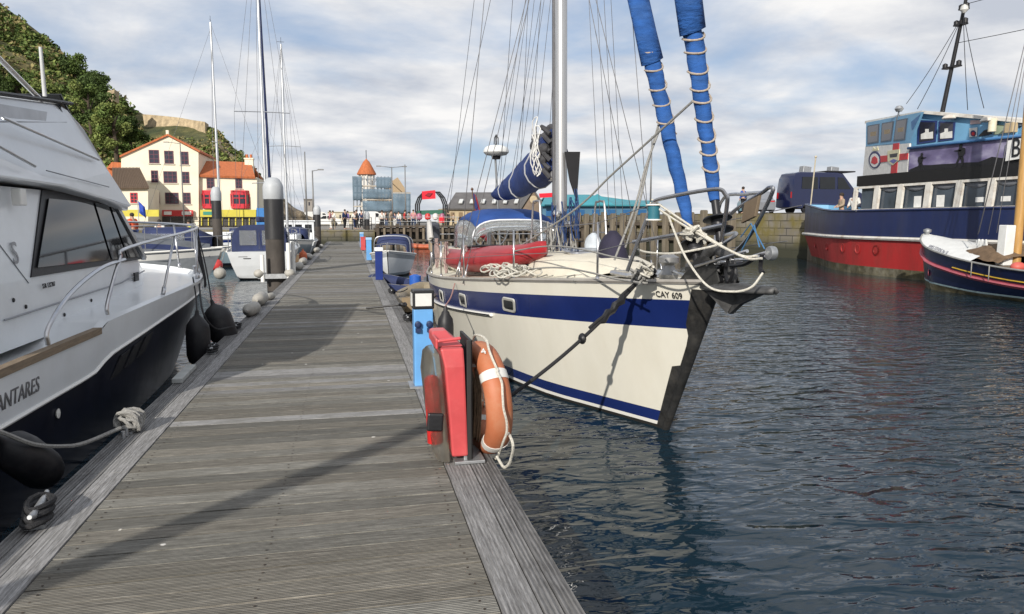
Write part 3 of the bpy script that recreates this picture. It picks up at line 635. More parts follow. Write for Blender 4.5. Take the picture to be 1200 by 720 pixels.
for nm, pts in (('sail_sheet', [S2(3.15)+V(-.09, 0, 0), V(2.75, 7.4, 2.62), onX(660, 256, 2.5), onX(556, 321, 1.95)]), ('sail_sheet', [S1(3.0)+V(-.08, 0, 0), onX(757, 195, 2.85), onX(744, 243, 2.72), onX(720, 305, 2.5)]), ('sail_sheet', [S1(3.05)+V(-.06, .05, 0), onX(760, 190, 2.95), onX(748, 243, 2.85), onX(733, 290, 2.8)])):
    g = G(); g.tube(smoothpath(pts, 6), .011, 6); g.build(nm, ROPEG, yacht)
# pulpit
PUL = M('pulpit_tube', (.34, .34, .35), .25, .95, .15, 12)
def tubes(name, paths, r=.0165, mat=None, parent=None, k=5):
    g = G()
    for p in paths: g.tube(smoothpath(p, k) if len(p) > 2 else p, r, 8)
    return g.build(name, mat or PUL, parent or yacht)
sb = [onX(735, 318, 2.25), onX(764, 240, 2.40), onX(775, 233, 2.45), onX(836, 222, 2.78), onX(850, 228, 2.86), onX(852, 240, 2.88), onX(844, 290, 2.9), onX(846, 303, 2.92)]
pt = [V(2*BXC-p.x, p.y, p.z) for p in sb]
tubes('pulpit', [[sb[0], sb[1]], sb[1:6]+[sb[6]], [onX(742, 284, 2.35), onX(800, 274, 2.6), onX(846, 264, 2.86)]], .0165, k=6)
fr = [(844, 290), (850, 299), (866, 291), (884, 268), (905, 226), (902, 220), (893, 226), (862, 246), (846, 262)]
pq = [onX(x, y, BXC+.24) for x, y in fr]
tubes('pulpit', [pq, [pq[-3], V(BXC+.45, 6.1, 2.34), V(BXC+.62, 6.9, 2.28), V(BXC+.80, 7.35, 1.56)], [pq[0]+V(0, .1, -.02), V(BXC+.42, 6.2, 1.98), V(BXC+.70, 7.0, 1.95)], [pq[2], pq[2]+V(-.02, .25, -.2)]], .0165)
g = G(); g.prism([onX(x, y, BXC+.22) for x, y in ((872, 238), (889, 229), (884, 254), (868, 262))], (.03, 0, 0)); g.build('bow_seat', M('brown_board', (.16, .12, .08), .7), yacht, bev=.006)
# bowsprit ladder
tubes('bowsprit', [[V(BXC-.11, 5.95, 1.70), onX(906, 294, BXC+.11)-V(.22, 0, 0)], [V(BXC+.11, 5.95, 1.70), onX(906, 294, BXC+.11)]]+[[V(BXC-.11, 5.95-.2*k, 1.70+.03*k), V(BXC+.11, 5.95-.2*k, 1.70+.03*k)] for k in range(1, 5)], .014, STEEL)
g = G(); e = onX(904, 297, BXC); g.lathe([(.02, -.03), (.05, -.025), (.055, 0), (.05, .025), (.02, .03)], e, 18, axis=(1, 0, 0)); g.build('anchor_roller', GALV, yacht)
for pth in ([(868, 278), (880, 262), (896, 292)], [(868, 296), (884, 264), (890, 290)]):
    g = G(); g.tube([onX(x, y, BXC+.2) for x, y in pth], .0055, 5); g.build('lashing', M('light_blue_rope', (.05, .15, .30), .9), yacht)
g = G()
for dx in (-.09, .06):
    g.tube(smoothpath([onX(854, 300, BXC+dx), onX(850, 318, BXC+dx), onX(854, 330, BXC+dx), onX(859, 318, BXC+dx), onX(858, 300, BXC+dx)], 4), .014, 6); g.build('hanging_strap', BLACK, yacht); g = G()
g.tube(smoothpath([onX(856, 312, BXC-.1), onX(872, 310, BXC-.1), onX(884, 303, BXC-.1)], 4), .016, 6); g.build('hanging_strap', BLACK, yacht); g = G(); g.tube(smoothpath([onX(893, 298, BXC-.1), onX(891, 315, BXC-.1), onX(894, 320, BXC-.1)], 4), .018, 6)
g.build('hanging_strap', BLACK, yacht)
# anchor on the stem head
ANCH = M('galvanised_anchor', (.10, .10, .10), .6, .55, .35, 9, bump=.3, bscale=25)
g = G(); rows = []
for t, hw, z in ((0, .10, 1.50), (.12, .19, 1.53), (.35, .20, 1.545), (.6, .16, 1.55), (.85, .10, 1.555), (.98, .05, 1.56), (1.02, .015, 1.56)):
    y = 5.72-t*.83; rows.append([V(BXC-hw, y, z+.0), V(BXC-hw*.4, y, z+.03), V(BXC, y, z+.035), V(BXC+hw*.4, y, z+.03), V(BXC+hw, y, z)])
g.grid(rows); up_ = G(); anchor = g.build('anchor', ANCH, yacht, solid=.03)
g = G(); g.prism([V(BXC-.02, 5.74, 1.52), V(BXC-.02, 5.05, 1.535), V(BXC-.02, 5.34, 1.43), V(BXC-.02, 5.50, 1.33), V(BXC-.02, 5.66, 1.40)], (.04, 0, 0)); 
for s_ in (-1, 1): g.add([V(BXC, 5.72, 1.50), V(BXC, 5.40, 1.50), V(BXC+s_*.04, 5.50, 1.335), V(BXC+s_*.17, 5.62, 1.51)], [(0, 1, 2), (0, 2, 3), (1, 2, 3), (0, 1, 3)])
g.build('fluke', ANCH, anchor)
g = G(); pth = [V(BXC, 5.58, 1.52), V(BXC, 5.52, 1.66), V(BXC, 5.58, 1.78), V(BXC, 5.74, 1.86), V(BXC, 5.92, 1.83), V(BXC, 6.06, 1.70), V(BXC, 6.3, 1.66)]
g.tube(smoothpath(pth, 6), [.045]*37, 10, flat=1.3); g.build('shank', ANCH, anchor)
for s_ in (-1, 1):
    g = G(); poly = [V(BXC+s_*.085, y, z) for y, z in ((6.32, 1.54), (5.62, 1.50), (5.55, 1.60), (5.62, 1.72), (5.78, 1.80), (5.95, 1.78), (6.10, 1.68))]
    g.prism(poly, (s_*.012, 0, 0)); g.build('bow_roller_cheek', M('dark_steel', (.07, .07, .068), .5, .6, .3, 10), yacht)
g = G()
for z, y in ((1.60, 5.68), (1.66, 5.85)): g.lathe([(.03, -.07), (.055, -.05), (.035, 0), (.055, .05), (.03, .07)], V(BXC, y, z), 14, axis=(1, 0, 0))
g.build('bow_roller', BLACK, yacht)
g = G(); g.lathe([(.09, 0), (.1, .05), (.07, .08), (.06, .14), (.10, .17), (.10, .22), (.04, .25)], V(BXC, 6.75, decktop(BXC, 6.75)), 16); g.build('windlass', M('windlass_grey', (.28, .28, .28), .4, .6), yacht)
g = G(); g.tube([V(BXC+.03*math.sin(k*2), 6.7-.06*k, 1.60+.015*math.sin(k)) for k in range(14)], .012, 5); g.build('anchor_chain', GALV, yacht)
# chafe-wrapped bow cleats
for sd_ in (-1, 1):
    p = hullp(.05, 1.5, sd_, -.12); p.z = decktop(p.x, p.y)+.0
    g = G(); g.cyl(p, p+V(0, 0, .06), .018); g.tube([p+V(-.02*sd_, .13, .07), p+V(0, 0, .065), p+V(.02*sd_, -.13, .07)], [.012, .02, .012], 8); g.build('deck_cleat', STEEL, yacht)
# stanchions and lifelines
st_s = []
for u in (.10, .225, .38, .53, .68, .83, .97):
    for sd_ in (-1, 1):
        y = stemy(1.4)+u*11.7; p = hullp(u, zd(y)-.01, sd_, -.06); g = G(); g.cyl(p, p+V(0, 0, .62), .0125, n=8); g.cyl(p, p+V(0, 0, .07), .02, n=8); g.build('stanchion', STEEL, yacht)
        if sd_ < 0: st_s.append(p)
for h in (.61, .33):
    for mir in (0, 1):
        pts = [sb[1] if h > .5 else onX(742, 284, 2.35)]+[p+V(0, 0, h) for p in st_s]
        if mir: pts = [V(2*BXC-p.x, p.y, p.z) for p in pts]
        g = G(); g.tube(pts, .0045, 5); g.build('lifeline', WIRE, yacht)
# white lines looped over the pulpit
def loop(nm, pts, r, mat, k=7): g = G(); g.tube(smoothpath(pts, k), r, 6); return g.build(nm, mat, yacht)
loop('bow_line', [onX(762, 238, 2.4), onX(782, 252, 2.5), onX(808, 268, 2.62), onX(838, 285, 2.75), onX(870, 300, 2.88), onX(888, 300, 2.95)], .0095, ROPEW)
loop('bow_line', [onX(764, 234, 2.42), onX(790, 252, 2.52), onX(820, 272, 2.68), onX(850, 291, 2.8), onX(876, 303, 2.9), onX(893, 303, 2.95)], .0095, ROPEW)
loop('bow_line', [onX(783, 252, 2.5), onX(792, 276, 2.52), onX(806, 306, 2.55), onX(830, 336, 2.62), onX(858, 342, 2.75), onX(880, 337, 2.85), onX(894, 320, 2.93)], .009, ROPEW)
loop('bow_line', [onX(746, 292, 2.35), onX(760, 296, 2.4), onX(790, 297, 2.5), onX(830, 290, 2.7), onX(846, 285, 2.8)], .009, ROPEW)
for s in range(3):
    rr = random.Random(20+s); c = (onX(756, 318, 2.55), onX(748, 326, 2.5), onX(812, 278, 2.65))[s]; g = G()
    for k in range(7):
        g.tube(smoothpath([c+V(rr.uniform(-.07, .07), rr.uniform(-.1, .1), rr.uniform(-.05, .09)) for _ in range(5)], 4), .012, 5)
    g.build('rope_tangle', ROPEW if s != 1 else ROPEG, yacht)
# blue reel hanging from the pulpit
c = onX(766, 249, 2.42); g = G(); g.lathe([(.05, -.06), (.05, .06)], c, 16); r0 = g.build('line_reel', M('teal_webbing', (.02, .12, .16), .6), yacht)
g = G(); g.lathe([(.065, .055), (.065, .065)], c, 16); g.lathe([(.065, -.065), (.065, -.055)], c, 16); g.build('flange', WHITEP, r0)
# rope heap and fittings on the side deck
g = G(); rr = random.Random(33); c = V(1.95, 8.9, 1.47)
for k in range(24):
    q = c+V(rr.uniform(-.22, .22), rr.uniform(-.45, .45), rr.uniform(-.02, .06)); a = rr.uniform(0, 6)
    g.tube([q+V(.11*math.cos(w+a), .16*math.sin(w+a), .03*math.sin(2*w)) for w in [2*math.pi*j/12 for j in range(12)]], .011, 5, closed=True)
g.build('coiled_line', ROPEW, yacht)
for (x, y, r_) in ((730, 325, .010), (700, 300, .009)):
    g = G(); g.tube(smoothpath([onX(600+30*k, y-22*math.sin(k*.9)*.35-5+k*.8, 2.15+.05*k) for k in range(6)], 5), r_, 5); g.build('deck_line', ROPEG, yacht)
rr = random.Random(44)
for k in range(5):
    a = V(2.2+rr.uniform(-.2, .4), 7.2+.5*k, 0); b = a+V(rr.uniform(.2, .7), rr.uniform(.6, 1.3), 0); m_ = a.lerp(b, .5)+V(rr.uniform(-.2, .2), 0, 0)
    for q in (a, b, m_): q.z = decktop(q.x, q.y)+.03
    g = G(); g.tube(smoothpath([a, m_, b], 6), .008, 5); g.build('deck_line', (ROPEG, ROPEW)[k % 2], yacht)
# sacks on the foredeck
def sack(name, c, r, mat, seed):
    rr = random.Random(seed); g = G(); rings = []
    for i in range(9):
        t = i/8; q = sinterp(t, [(0, .8), (.2, 1), (.6, .85), (.85, .6), (1, .2)])
        rings.append([Vector(c)+V(math.cos(a)*r[0]*q*(1+.1*math.sin(3*a+i)), math.sin(a)*r[1]*q*(1+.1*math.cos(2*a+i*1.3)), t*r[2]) for a in [2*math.pi*j/14 for j in range(14)]])
    g.loft(rings, True, True); return g.build(name, mat, yacht)
sack('sail_bag', V(3.12, 8.45, decktop(3.1, 8.5)-.02), (.19, .22, .56), M('dark_navy_bag', (.018, .016, .035), .8, 0, .3, 5, bump=.4, bscale=12), 3)
sack('sail_bag', V(3.45, 10.15, decktop(3.4, 10.2)+.25), (.14, .16, .34), M('pale_bag', (.42, .46, .50), .7, 0, .2, 6, bump=.4, bscale=12), 4)
# sprayhood: blue canvas over clear panels
SX = 3.12
def hoop(y, hw, zt, z0): return [V(SX+hw*math.copysign(min(1, abs(c))**.55, c), y, z0+(zt-z0)*max(0, s)**.55) for c, s in [(math.cos(math.pi-math.pi*k/16), math.sin(math.pi*k/16)) for k in range(17)]]
hs = [hoop(13.55, .82, 1.92, 1.55), hoop(13.75, .86, 2.12, 1.55), hoop(14.1, .90, 2.27, 1.55), hoop(14.6, .92, 2.34, 1.55), hoop(15.2, .93, 2.34, 1.55), hoop(15.7, .93, 2.30, 1.55)]
g = G(); g.grid([h[3:14] for h in hs[1:]]); hood = g.build('sprayhood', M('royal_canvas', (.014, .055, .22), .8, 0, .15, 4, bump=.3, bscale=14), yacht, solid=.014)
g = G(); g.grid([hs[0][1:16], hs[1][1:16]]); g.grid([h[0:4] for h in hs[1:]]); g.grid([h[13:17] for h in hs[1:]]); g.build('clear_panel', CLEARV, hood, solid=.004)
for h in (hs[1], hs[3], hs[5]):
    g = G(); g.tube([p-V(0, 0, .02) for p in h], .014, 6); g.build('hoop', STEEL, hood)
g = G(); g.tube(hs[1][1:16], .02, 6); g.build('canvas_edge', M('white_piping', (.6, .62, .66), .7), hood)
for sd_ in (-1, 1):
    g = G(); g.add([V(SX+sd_*(.84+.02*a), 14.05+b, 1.92+c) for a, b, c in ((0, 0, 0), (0, .55, .03), (-1, .62, .13), (-2, .5, .2), (-2, .1, .16))], [(0, 1, 2, 3, 4)]); g.build('hood_window', CLEARV, hood, solid=.03)
# cockpit coaming, wheel pedestal and stern gear
g = G(); g.box((BXC-1.0, 15.4, 1.33), (.22, 3.6, .42)); g.box((BXC+1.0, 15.4, 1.33), (.22, 3.6, .42)); g.box((BXC, 17.3, 1.3), (2.0, .25, .3)); g.build('cockpit_coaming', DECKC, yacht, bev=.05)
g = G(); g.tube([V(BXC+.42*math.cos(a), 16.3, 1.9+.42*math.sin(a)) for a in [2*math.pi*k/24 for k in range(24)]], .015, 6, closed=True)
for k in range(6): a = math.pi*k/6; g.cyl((BXC+.42*math.cos(a), 16.3, 1.9+.42*math.sin(a)), (BXC-.42*math.cos(a), 16.3, 1.9-.42*math.sin(a)), .008, n=6)
g.cyl((BXC, 16.4, 1.2), (BXC, 16.35, 1.9), .07, .05); g.build('steering_wheel', STEEL, yacht)
q = [V(BXC-1.38, 15.9, 1.75), V(BXC-1.22, 17.4, 1.78), V(BXC-1.0, 17.65, 1.78), V(BXC+1.0, 17.65, 1.78), V(BXC+1.22, 17.4, 1.78), V(BXC+1.38, 15.9, 1.75)]
tubes('pushpit', [q, [p-V(0, 0, .3) for p in q]]+[[p, V(p.x, p.y, 1.15)] for p in q], .013, STEEL)
g = G(); g.beam((1.50, 13.9, 1.60), (1.62, 15.4, 1.60), .035, .17); g.build('stern_board', TEAK, yacht, bev=.01)
g = G(); g.box((1.75, 15.9, 1.85), (.24, .30, .42), rz=.3); g.cyl((1.75, 15.95, 1.2), (1.75, 15.92, 1.7), .05); g.build('outboard_motor', M('outboard_grey', (.06, .065, .08), .4), yacht, bev=.05)
g = G(); g.tube(smoothpath([V(1.62, 15.0, 1.75), V(1.6, 15.1, 2.0), V(1.62, 15.35, 2.08), V(1.64, 15.6, 2.0), V(1.66, 15.7, 1.7)], 5), .05, 8); g.build('horseshoe_float', M('float_pale', (.45, .44, .42), .6), yacht)
rr = random.Random(71)
for (bx_, by_, bz_) in ((1.62, 12.6, 1.62), (1.55, 13.4, 1.66), (1.75, 11.4, 1.60)):
    g = G()
    for k in range(7): g.tube(smoothpath([V(bx_+rr.uniform(-.03, .03), by_+rr.uniform(-.05, .05), bz_+.12), V(bx_+rr.uniform(-.05, .05), by_+rr.uniform(-.09, .09), bz_-.15), V(bx_+rr.uniform(-.03, .03), by_+rr.uniform(-.06, .06), bz_-.42), V(bx_+rr.uniform(-.05, .05), by_+rr.uniform(-.09, .09), bz_-.1), V(bx_, by_, bz_+.12)], 4), .008, 4)
    g.build('rope_hank', M('pinkish_rope', (.36, .27, .25), .9, 0, .3, 40), yacht)
for k in range(4):
    a = V(1.7+.1*k, 13.2-.9*k, 1.35+.02*k); b = V(2.4+.15*k, 11.8-.7*k, 1.55); g = G(); g.tube(smoothpath([a, a.lerp(b, .4)+V(0, .1, -.12), b], 6), .008, 5); g.build('deck_line', (ROPEG, ROPEW, ROPEB, ROPEG)[k], yacht)
g = G(); g.cyl((BXC+.55, 17.75, 1.15), (BXC+.42, 17.75, 3.62), .026, n=10); pole = g.build('radar_pole', M('grey_pole', (.22, .23, .24), .45, .6), yacht)
g = G(); c = V(BXC+.44, 17.75, 3.66); g.lathe([(.05, 0), (.25, .03), (.31, .09), (.31, .14), (.27, .21), (.18, .25), (.05, .265)], c, 24); g.build('radar_dome', M('radar_white', (.62, .63, .62), .45), pole)
g = G(); g.lathe([(.10, -.07), (.12, 0)], c, 14); g.cyl(c+V(.0, .0, .26), c+V(0, 0, .5), .02); g.tube([c+V(-.05, 0, .28), c+V(-.04, 0, .44), c+V(0, 0, .52), c+V(.05, 0, .44), c+V(.05, 0, .28)], .012, 6); g.build('radar_bracket', BLACK, pole)
fy = 17.85; g = G(); g.cyl(onY(562, 300, fy), onY(553, 220, fy), .014, n=8); g.ball(onY(553.3, 222, fy), .035); fpole = g.build('flag_pole', M('varnish', (.10, .05, .03), .4), yacht)
g = G(); rows = []
for k in range(9):
    t = k/8; a = onY(553.5+t*7, 226+t*52, fy); rows.append([a, a+V(.05+.11*t+.02*math.sin(5*t), .03*math.sin(6*t), -.03), a+V(.09+.20*t*(1 if t < .95 else .6), -.05+.05*math.sin(4*t), -.08-.06*t)])
g.grid(rows, mif=lambda i, j: 1 if (i in (0, 1, 2) and j == 0) else 0); g.build('ensign', [M('red_bunting', (.22, .012, .02), .8, 0, .2, 8), M('blue_bunting', (.02, .03, .12), .8)], fpole, solid=.006)
# kayak, fender and mooring lines of the yacht
KAY = M('red_polyethylene', (.30, .016, .022), .38, 0, .15, 3, bump=.05, dirt=.25, dirtcol=(.5, .12, .12), dscale=4)
ka, kb = V(1.72, 13.3, 1.36), V(2.45, 9.1, 1.62)
kayak = thing('kayak', (2.1, 11, 1.4), 'faded red plastic kayak lashed on the cream yacht\'s side deck', 'kayak')
g = G(); rings = []; ax = (kb-ka).normalized(); sx_ = ax.cross(V(0, 0, 1)).normalized()
for k in range(25):
    t = k/24; w = .36*math.sin(math.pi*min(1, max(0, t)))**.6+.012; c = ka.lerp(kb, t)+V(0, 0, .16*(2*t-1)**4-.02)
    h0 = .21*(.35+.65*math.sin(math.pi*t)**.5); 
    rings.append([c+sx_*math.cos(a)*w+V(0, 0, 1)*math.sin(a)*(h0*1.15 if math.sin(a) > 0 else h0*.8) for a in [2*math.pi*j/18 for j in range(18)]])
g.loft(rings, True, True); g.build('hull', KAY, kayak)
g = G(); c = ka.lerp(kb, .45)+V(0, 0, .22); g.tube([c+ax*.42*math.cos(a)+sx_*.22*math.sin(a) for a in [2*math.pi*j/20 for j in range(20)]], .022, 6, closed=True); g.build('cockpit_rim', BLACK, kayak)
g = G(); g.tube([ka.lerp(kb, .04)+V(-.03, 0, .05), ka.lerp(kb, .03)+V(-.1, 0, .1), ka.lerp(kb, .06)+V(-.08, 0, .12)], .012, 6); g.build('toggle', BLACK, kayak)
FENDB = M('black_fender', (.014, .014, .017), .5, 0, .3, 6, dirt=.25, dirtcol=(.09, .08, .07), dscale=6)
def fender(name, top, r, h, mat, label, group, rope_to, cat='fender', tilt=V(0, 0, -1), collar=None, rope=None):
    top = Vector(top); f = thing(name, tuple(top+tilt*h), label, cat, group)
    g = G(); g.lathe([(.02, -.08), (.03, -.02), (.05, 0), (r*.55, .05*h), (r*.9, .16*h), (r, .3*h), (r, .75*h), (r*.85, .88*h), (r*.5, .97*h), (.02, h)], top, 18, axis=tilt); g.build('body', mat, f)
    if rope_to is not None: g = G(); g.tube(smoothpath([top-tilt*.08, top.lerp(Vector(rope_to), .5)+V(.01, .01, 0), Vector(rope_to)], 4), .010, 6); g.build('lanyard', rope or ROPEB, f)
    return f
fp_ = onX(522, 366, 1.18)
fender('fender', fp_, .105, .55, FENDB, 'black fender hanging on pinkish cords between cream yacht and blue power post', 'black boat fenders', hullp(.40, 1.18, -1, .02), rope=M('pink_cord', (.36, .20, .18), .9))
# bow mooring line, chafe gear and its pontoon cleat
bc = hullp(.05, 1.5, -1, -.10); bc.z = decktop(bc.x, bc.y)+.07
fl = hullp(.05, zd(6.4), -1, .03)+V(0, 0, .03)
CL = V(.845, 5.35, .545)
ml = thing('mooring_line', tuple(CL), 'taut black mooring line with knots from the cream yacht\'s bow to the pontoon', 'mooring rope')
pth = [bc, fl]+catenary(fl, CL+V(.02, 0, .05), .10, 18)[1:]
g = G(); g.tube(pth, .017, 8); g.tube([p+V(.02*math.sin(i*1.7), .012*math.cos(i*1.7), .022) for i, p in enumerate(pth[:8])], .014, 6); g.build('rope', ROPEB, ml)
g = G()
for t in range(8): 
    p = bc.lerp(fl, t/7); g.ball(p+V(0, .03*math.sin(t*2), .02+.02*math.cos(t*3)), (.04, .05, .035), 8, 6)
g.build('chafe_wrap', BLACK, ml); g = G(); p1, p2 = pth[3], pth[6]
g.tube([p1.lerp(p2, k/8)+V(.012*math.sin(k*2.2), 0, .014*math.cos(k*2.2)) for k in range(9)], [.02, .034, .03, .036, .03, .036, .031, .034, .02], 8)
g.build('chafe_sleeve', BLACK, ml); g = G(); c = pth[8]; g.ball(c, (.035, .05, .05), 9, 6); g.build('knot', BLACK, ml)
def cleat(p, label, rz=0, group='metal mooring cleats along the pontoon edges', mat=GALV, s=1., wraps=True):
    t = thing('mooring_cleat', tuple(p), label, 'mooring cleat', group)
    g = G(); P = Vector(p); m = Matrix.Rotation(rz, 3, 'Z')
    g.box(P+V(0, 0, .008*s), (.08*s, .20*s, .016*s), rot=m)
    for k in (-1, 1): g.cyl(P+m @ V(0, .045*k*s, .01), P+m @ V(0, .045*k*s, .06*s), .016*s, n=10)
    g.tube([P+m @ V(0, y*s, z*s) for y, z in ((-.17, .085), (-.12, .07), (0, .066), (.12, .07), (.17, .085))], [.010*s, .017*s, .02*s, .017*s, .010*s], 10); g.build('horn', mat, t, bev=0)
    if wraps:
        g = G()
        for k in range(5): g.tube([P+m @ V(.045*s*math.cos(a)*(1 if k % 2 else 1.2), (.02*k-.05)*s+.10*s*math.sin(a)*(1 if k % 2 else -1), (.035+.012*k)*s+.008*math.sin(2*a)) for a in [2*math.pi*j/12 for j in range(12)]], .013*s, 6, closed=True)
        g.build('rope_turns', ROPEB, t)
    return t
cleat((.845, 5.35, .506), 'cleat behind the orange lifebuoy holding the cream yacht\'s black line')
# ================================================================ MOTOR CRUISER on the left
MC = -3.62
NAVYH = M('dark_navy_hull', (.007, .009, .019), .32, 0, .3, 3, coat=.12, dirt=.25, dirtcol=(.025, .027, .035), dscale=4)
TINT = M('tinted_window', (.015, .017, .02), .05, 0, .1, 2, spec=.4)
cruiser = thing('motor_cruiser', (MC, 7, 0), 'white motor cruiser with dark navy hull and flybridge moored at the left pontoon edge', 'motor boat')
# outline of the gunwale (distance along the boat, half beam) and of the waterline
GW = [(.8, 1.6), (3, 1.66), (4.6, 1.66), (6.3, 1.68), (8, 1.74), (9.3, 1.78), (10.1, 1.74), (10.8, 1.58), (11.5, 1.22), (12.1, .74), (12.5, .3), (12.66, .03)]
WL = [(.8, 1.5), (3, 1.58), (6.3, 1.58), (8, 1.50), (9.2, 1.40), (10.0, 1.18), (10.6, .86), (11.1, .48), (11.45, .15), (11.55, .02)]
def zg(y): return interp(y, [(0, 1.24), (6.26, 1.24), (6.36, 1.29), (8, 1.33), (10.5, 1.38), (12.7, 1.45)])
def zb(y): return interp(y, [(0, .93), (6.0, .92), (6.25, .93), (6.55, 1.0), (7.5, 1.05), (10.4, 1.22), (12.7, 1.33)])
def mhp(s, z, side, off=0):
    # s in 0..1 along the boat
    n = len(GW); y1 = .8+s*(12.66-.8); y0 = .8+s*(11.55-.8)
    b1 = sinterp(y1, GW); b0 = sinterp(y0, WL); zt = zg(y1); k = max(0, z)/zt; k = k**.9
    b = b0+(b1-b0)*k; y = y0+(y1-y0)*k
    if z < 0: b *= max(.2, 1+z)
    return V(MC+side*(max(b, .0)+off), y, z)
SS = [i/44*.72 for i in range(45)]+[.72+.28*(1-(1-k/18)**1.6) for k in range(1, 19)]
g = G()
for sd_ in (1, -1):
    rows = []
    for s in SS:
        y = .8+s*11.86; zt, zc = zg(y), zb(y)
        rows.append([mhp(s, z, sd_, .012 if z > zc+.001 else 0) for z in (zt, zt-.06, (zt+zc)/2, zc+.004, zc, zc-.12, zc*.6, zc*.35, .12, .0, -.35)])
    g.grid(rows, mif=lambda i, j: 0 if j < 4 else 1)
rw = None
g.quad(V(MC-1.6, .8, 1.24), V(MC+1.6, .8, 1.24), V(MC+1.5, .8, -.3), V(MC-1.5, .8, -.3), mi=0)
g.build('hull', [GEL, NAVYH], cruiser)
g = G(); rows = []
for s in SS:
    a, b = mhp(s, zg(.8+s*11.86)-.005, 1), mhp(s, zg(.8+s*11.86)-.005, -1); dz = -.10 if s > .48 else -.35
    ins = min(.06, (a-b).length*.2); d = V(-ins, 0, 0)
    rows.append([a, a+d+V(0, 0, .01), a+d*1.3+V(0, 0, dz*.4)]+[(a+d*2).lerp(b-d*2, k/4)+V(0, 0, dz*.4+.05*(1-(k/2-1)**2)) for k in range(5)]+[b-d*1.3+V(0, 0, dz*.4), b-d+V(0, 0, .01), b])
g.grid(rows); g.build('deck', GEL, cruiser)
TEAKR = M('teak_rail', (.20, .15, .10), .7, 0, .25, 8, bump=.3, bscale=40, stretch=(10, 1, 10))
for sd_ in (1, -1):
    g = G(); P = [mhp(s, zg(.8+s*11.86), sd_, .012) for s in [.02+.438*k/20 for k in range(21)]]
    rows = [[p+V(-sd_*.05, 0, .004), p+V(-sd_*.05, 0, .03), p+V(sd_*.012, 0, .03), p+V(sd_*.012, 0, -.02)] for p in P]; g.grid(rows, smooth=False); g.build('teak_rail', TEAKR, cruiser)
    g = G(); g.tube([mhp(s, zb(.8+s*11.86)+.012, sd_, .014) for s in SS], .014, 6); g.build('rubbing_band', WHITEP, cruiser)
    # hull vents
    for k in range(3):
        s0 = .497+.030*k; g = G(); z0 = .80+.025*k
        g.add([mhp(s0, z0, sd_, .010), mhp(s0+.020, z0+.015, sd_, .010), mhp(s0+.036, z0+.17, sd_, .012), mhp(s0+.016, z0+.155, sd_, .012)], [(0, 1, 2, 3)]); g.build('hull_vent', BLACK, cruiser, solid=.012)
    g = G(); c = mhp(.40, .80, sd_, .006); g.lathe([(.005, 0), (.03, 0), (.034, .008), (.012, .012)], c, 14, axis=(sd_, 0, 0)); g.build('drain_outlet', WHITEP, cruiser)
# cabin sides below the windows, window band, windscreen
def hw_cab(z): return interp(z, [(1.2, 1.22), (1.65, 1.17), (2.4, 1.06)])
CABM = GEL
cabs = [(4.2, 2.33), (4.2, 1.15), (11.0, 1.2), (10.6, 1.40), (9.55, 1.62), (8.75, 2.36)]
g = G()
def sec(y, zt, zl=1.18): return [V(MC+hw_cab(z)*sd2, y, z) for sd2, z in ((1, zl), (1, min(zt, 1.65)), (1, zt), (-1, zt), (-1, min(zt, 1.65)), (-1, zl))]
rows = [sec(4.2, 2.36), sec(8.72, 2.36), sec(9.5, 1.66), sec(10.4, 1.46), sec(11.0, 1.30)]
nar = [1, 1, .97, .80, .45]
rows = [[V(MC+(p.x-MC)*n_, p.y, p.z) for p in r] for r, n_ in zip(rows, nar)]
g.loft(rows, False, smooth=False); g.add(rows[0], [list(range(6))]); g.add(rows[-1], [list(range(6))]); g.build('cabin', CABM, cruiser, bev=.02)
def cabq(y, z, o=.012): return V(MC+hw_cab(z)*(1 if z > 0 else 1)+o, y, z)
for sd_ in (1, -1):
    def cq(p, o): q = cabq(p[0], p[1], o); return q if sd_ > 0 else V(2*MC-q.x, q.y, q.z)
    wf = [(6.38, 1.66), (7.0, 2.36), (8.78, 2.345), (9.52, 1.645)]
    g = G(); g.add([cq(p, .006) for p in wf], [(0, 1, 2, 3)]); fr_ = g.build('window_surround', BLACK, cruiser, solid=.012)
    for P in ([(6.50, 1.73), (7.06, 2.29), (8.15, 2.28), (8.30, 1.70)], [(8.36, 1.70), (8.22, 2.28), (8.62, 2.27), (8.86, 1.69)], [(8.92, 1.69), (8.70, 2.27), (8.76, 2.27), (9.36, 1.68)]):
        g = G(); g.add([cq(p, .024) for p in P], [(0, 1, 2, 3)]); g.build('pane', TINT, fr_, solid=.008)
    g = G(); g.beam(cq((9.57, 1.65), .02), cq((8.80, 2.36), .02), .05, .05); g.build('screen_pillar', ALU, cruiser)
    g = G(); g.tube([cq((5.8, 1.40), .012), cq((8.6, 1.44), .012), cq((9.6, 1.50), -.01)], .008, 5); g.build('cabin_stripe', M('grey_stripe', (.25, .26, .28), .5), cruiser)
g = G(); a = [V(MC+1.12, 9.50, 1.69), V(MC-1.12, 9.50, 1.69), V(MC-1.04, 8.80, 2.33), V(MC+1.04, 8.80, 2.33)]; g.add([p+V(0, .012, .012) for p in a], [(0, 1, 2, 3)]); g.build('windscreen', TINT, cruiser, solid=.01)
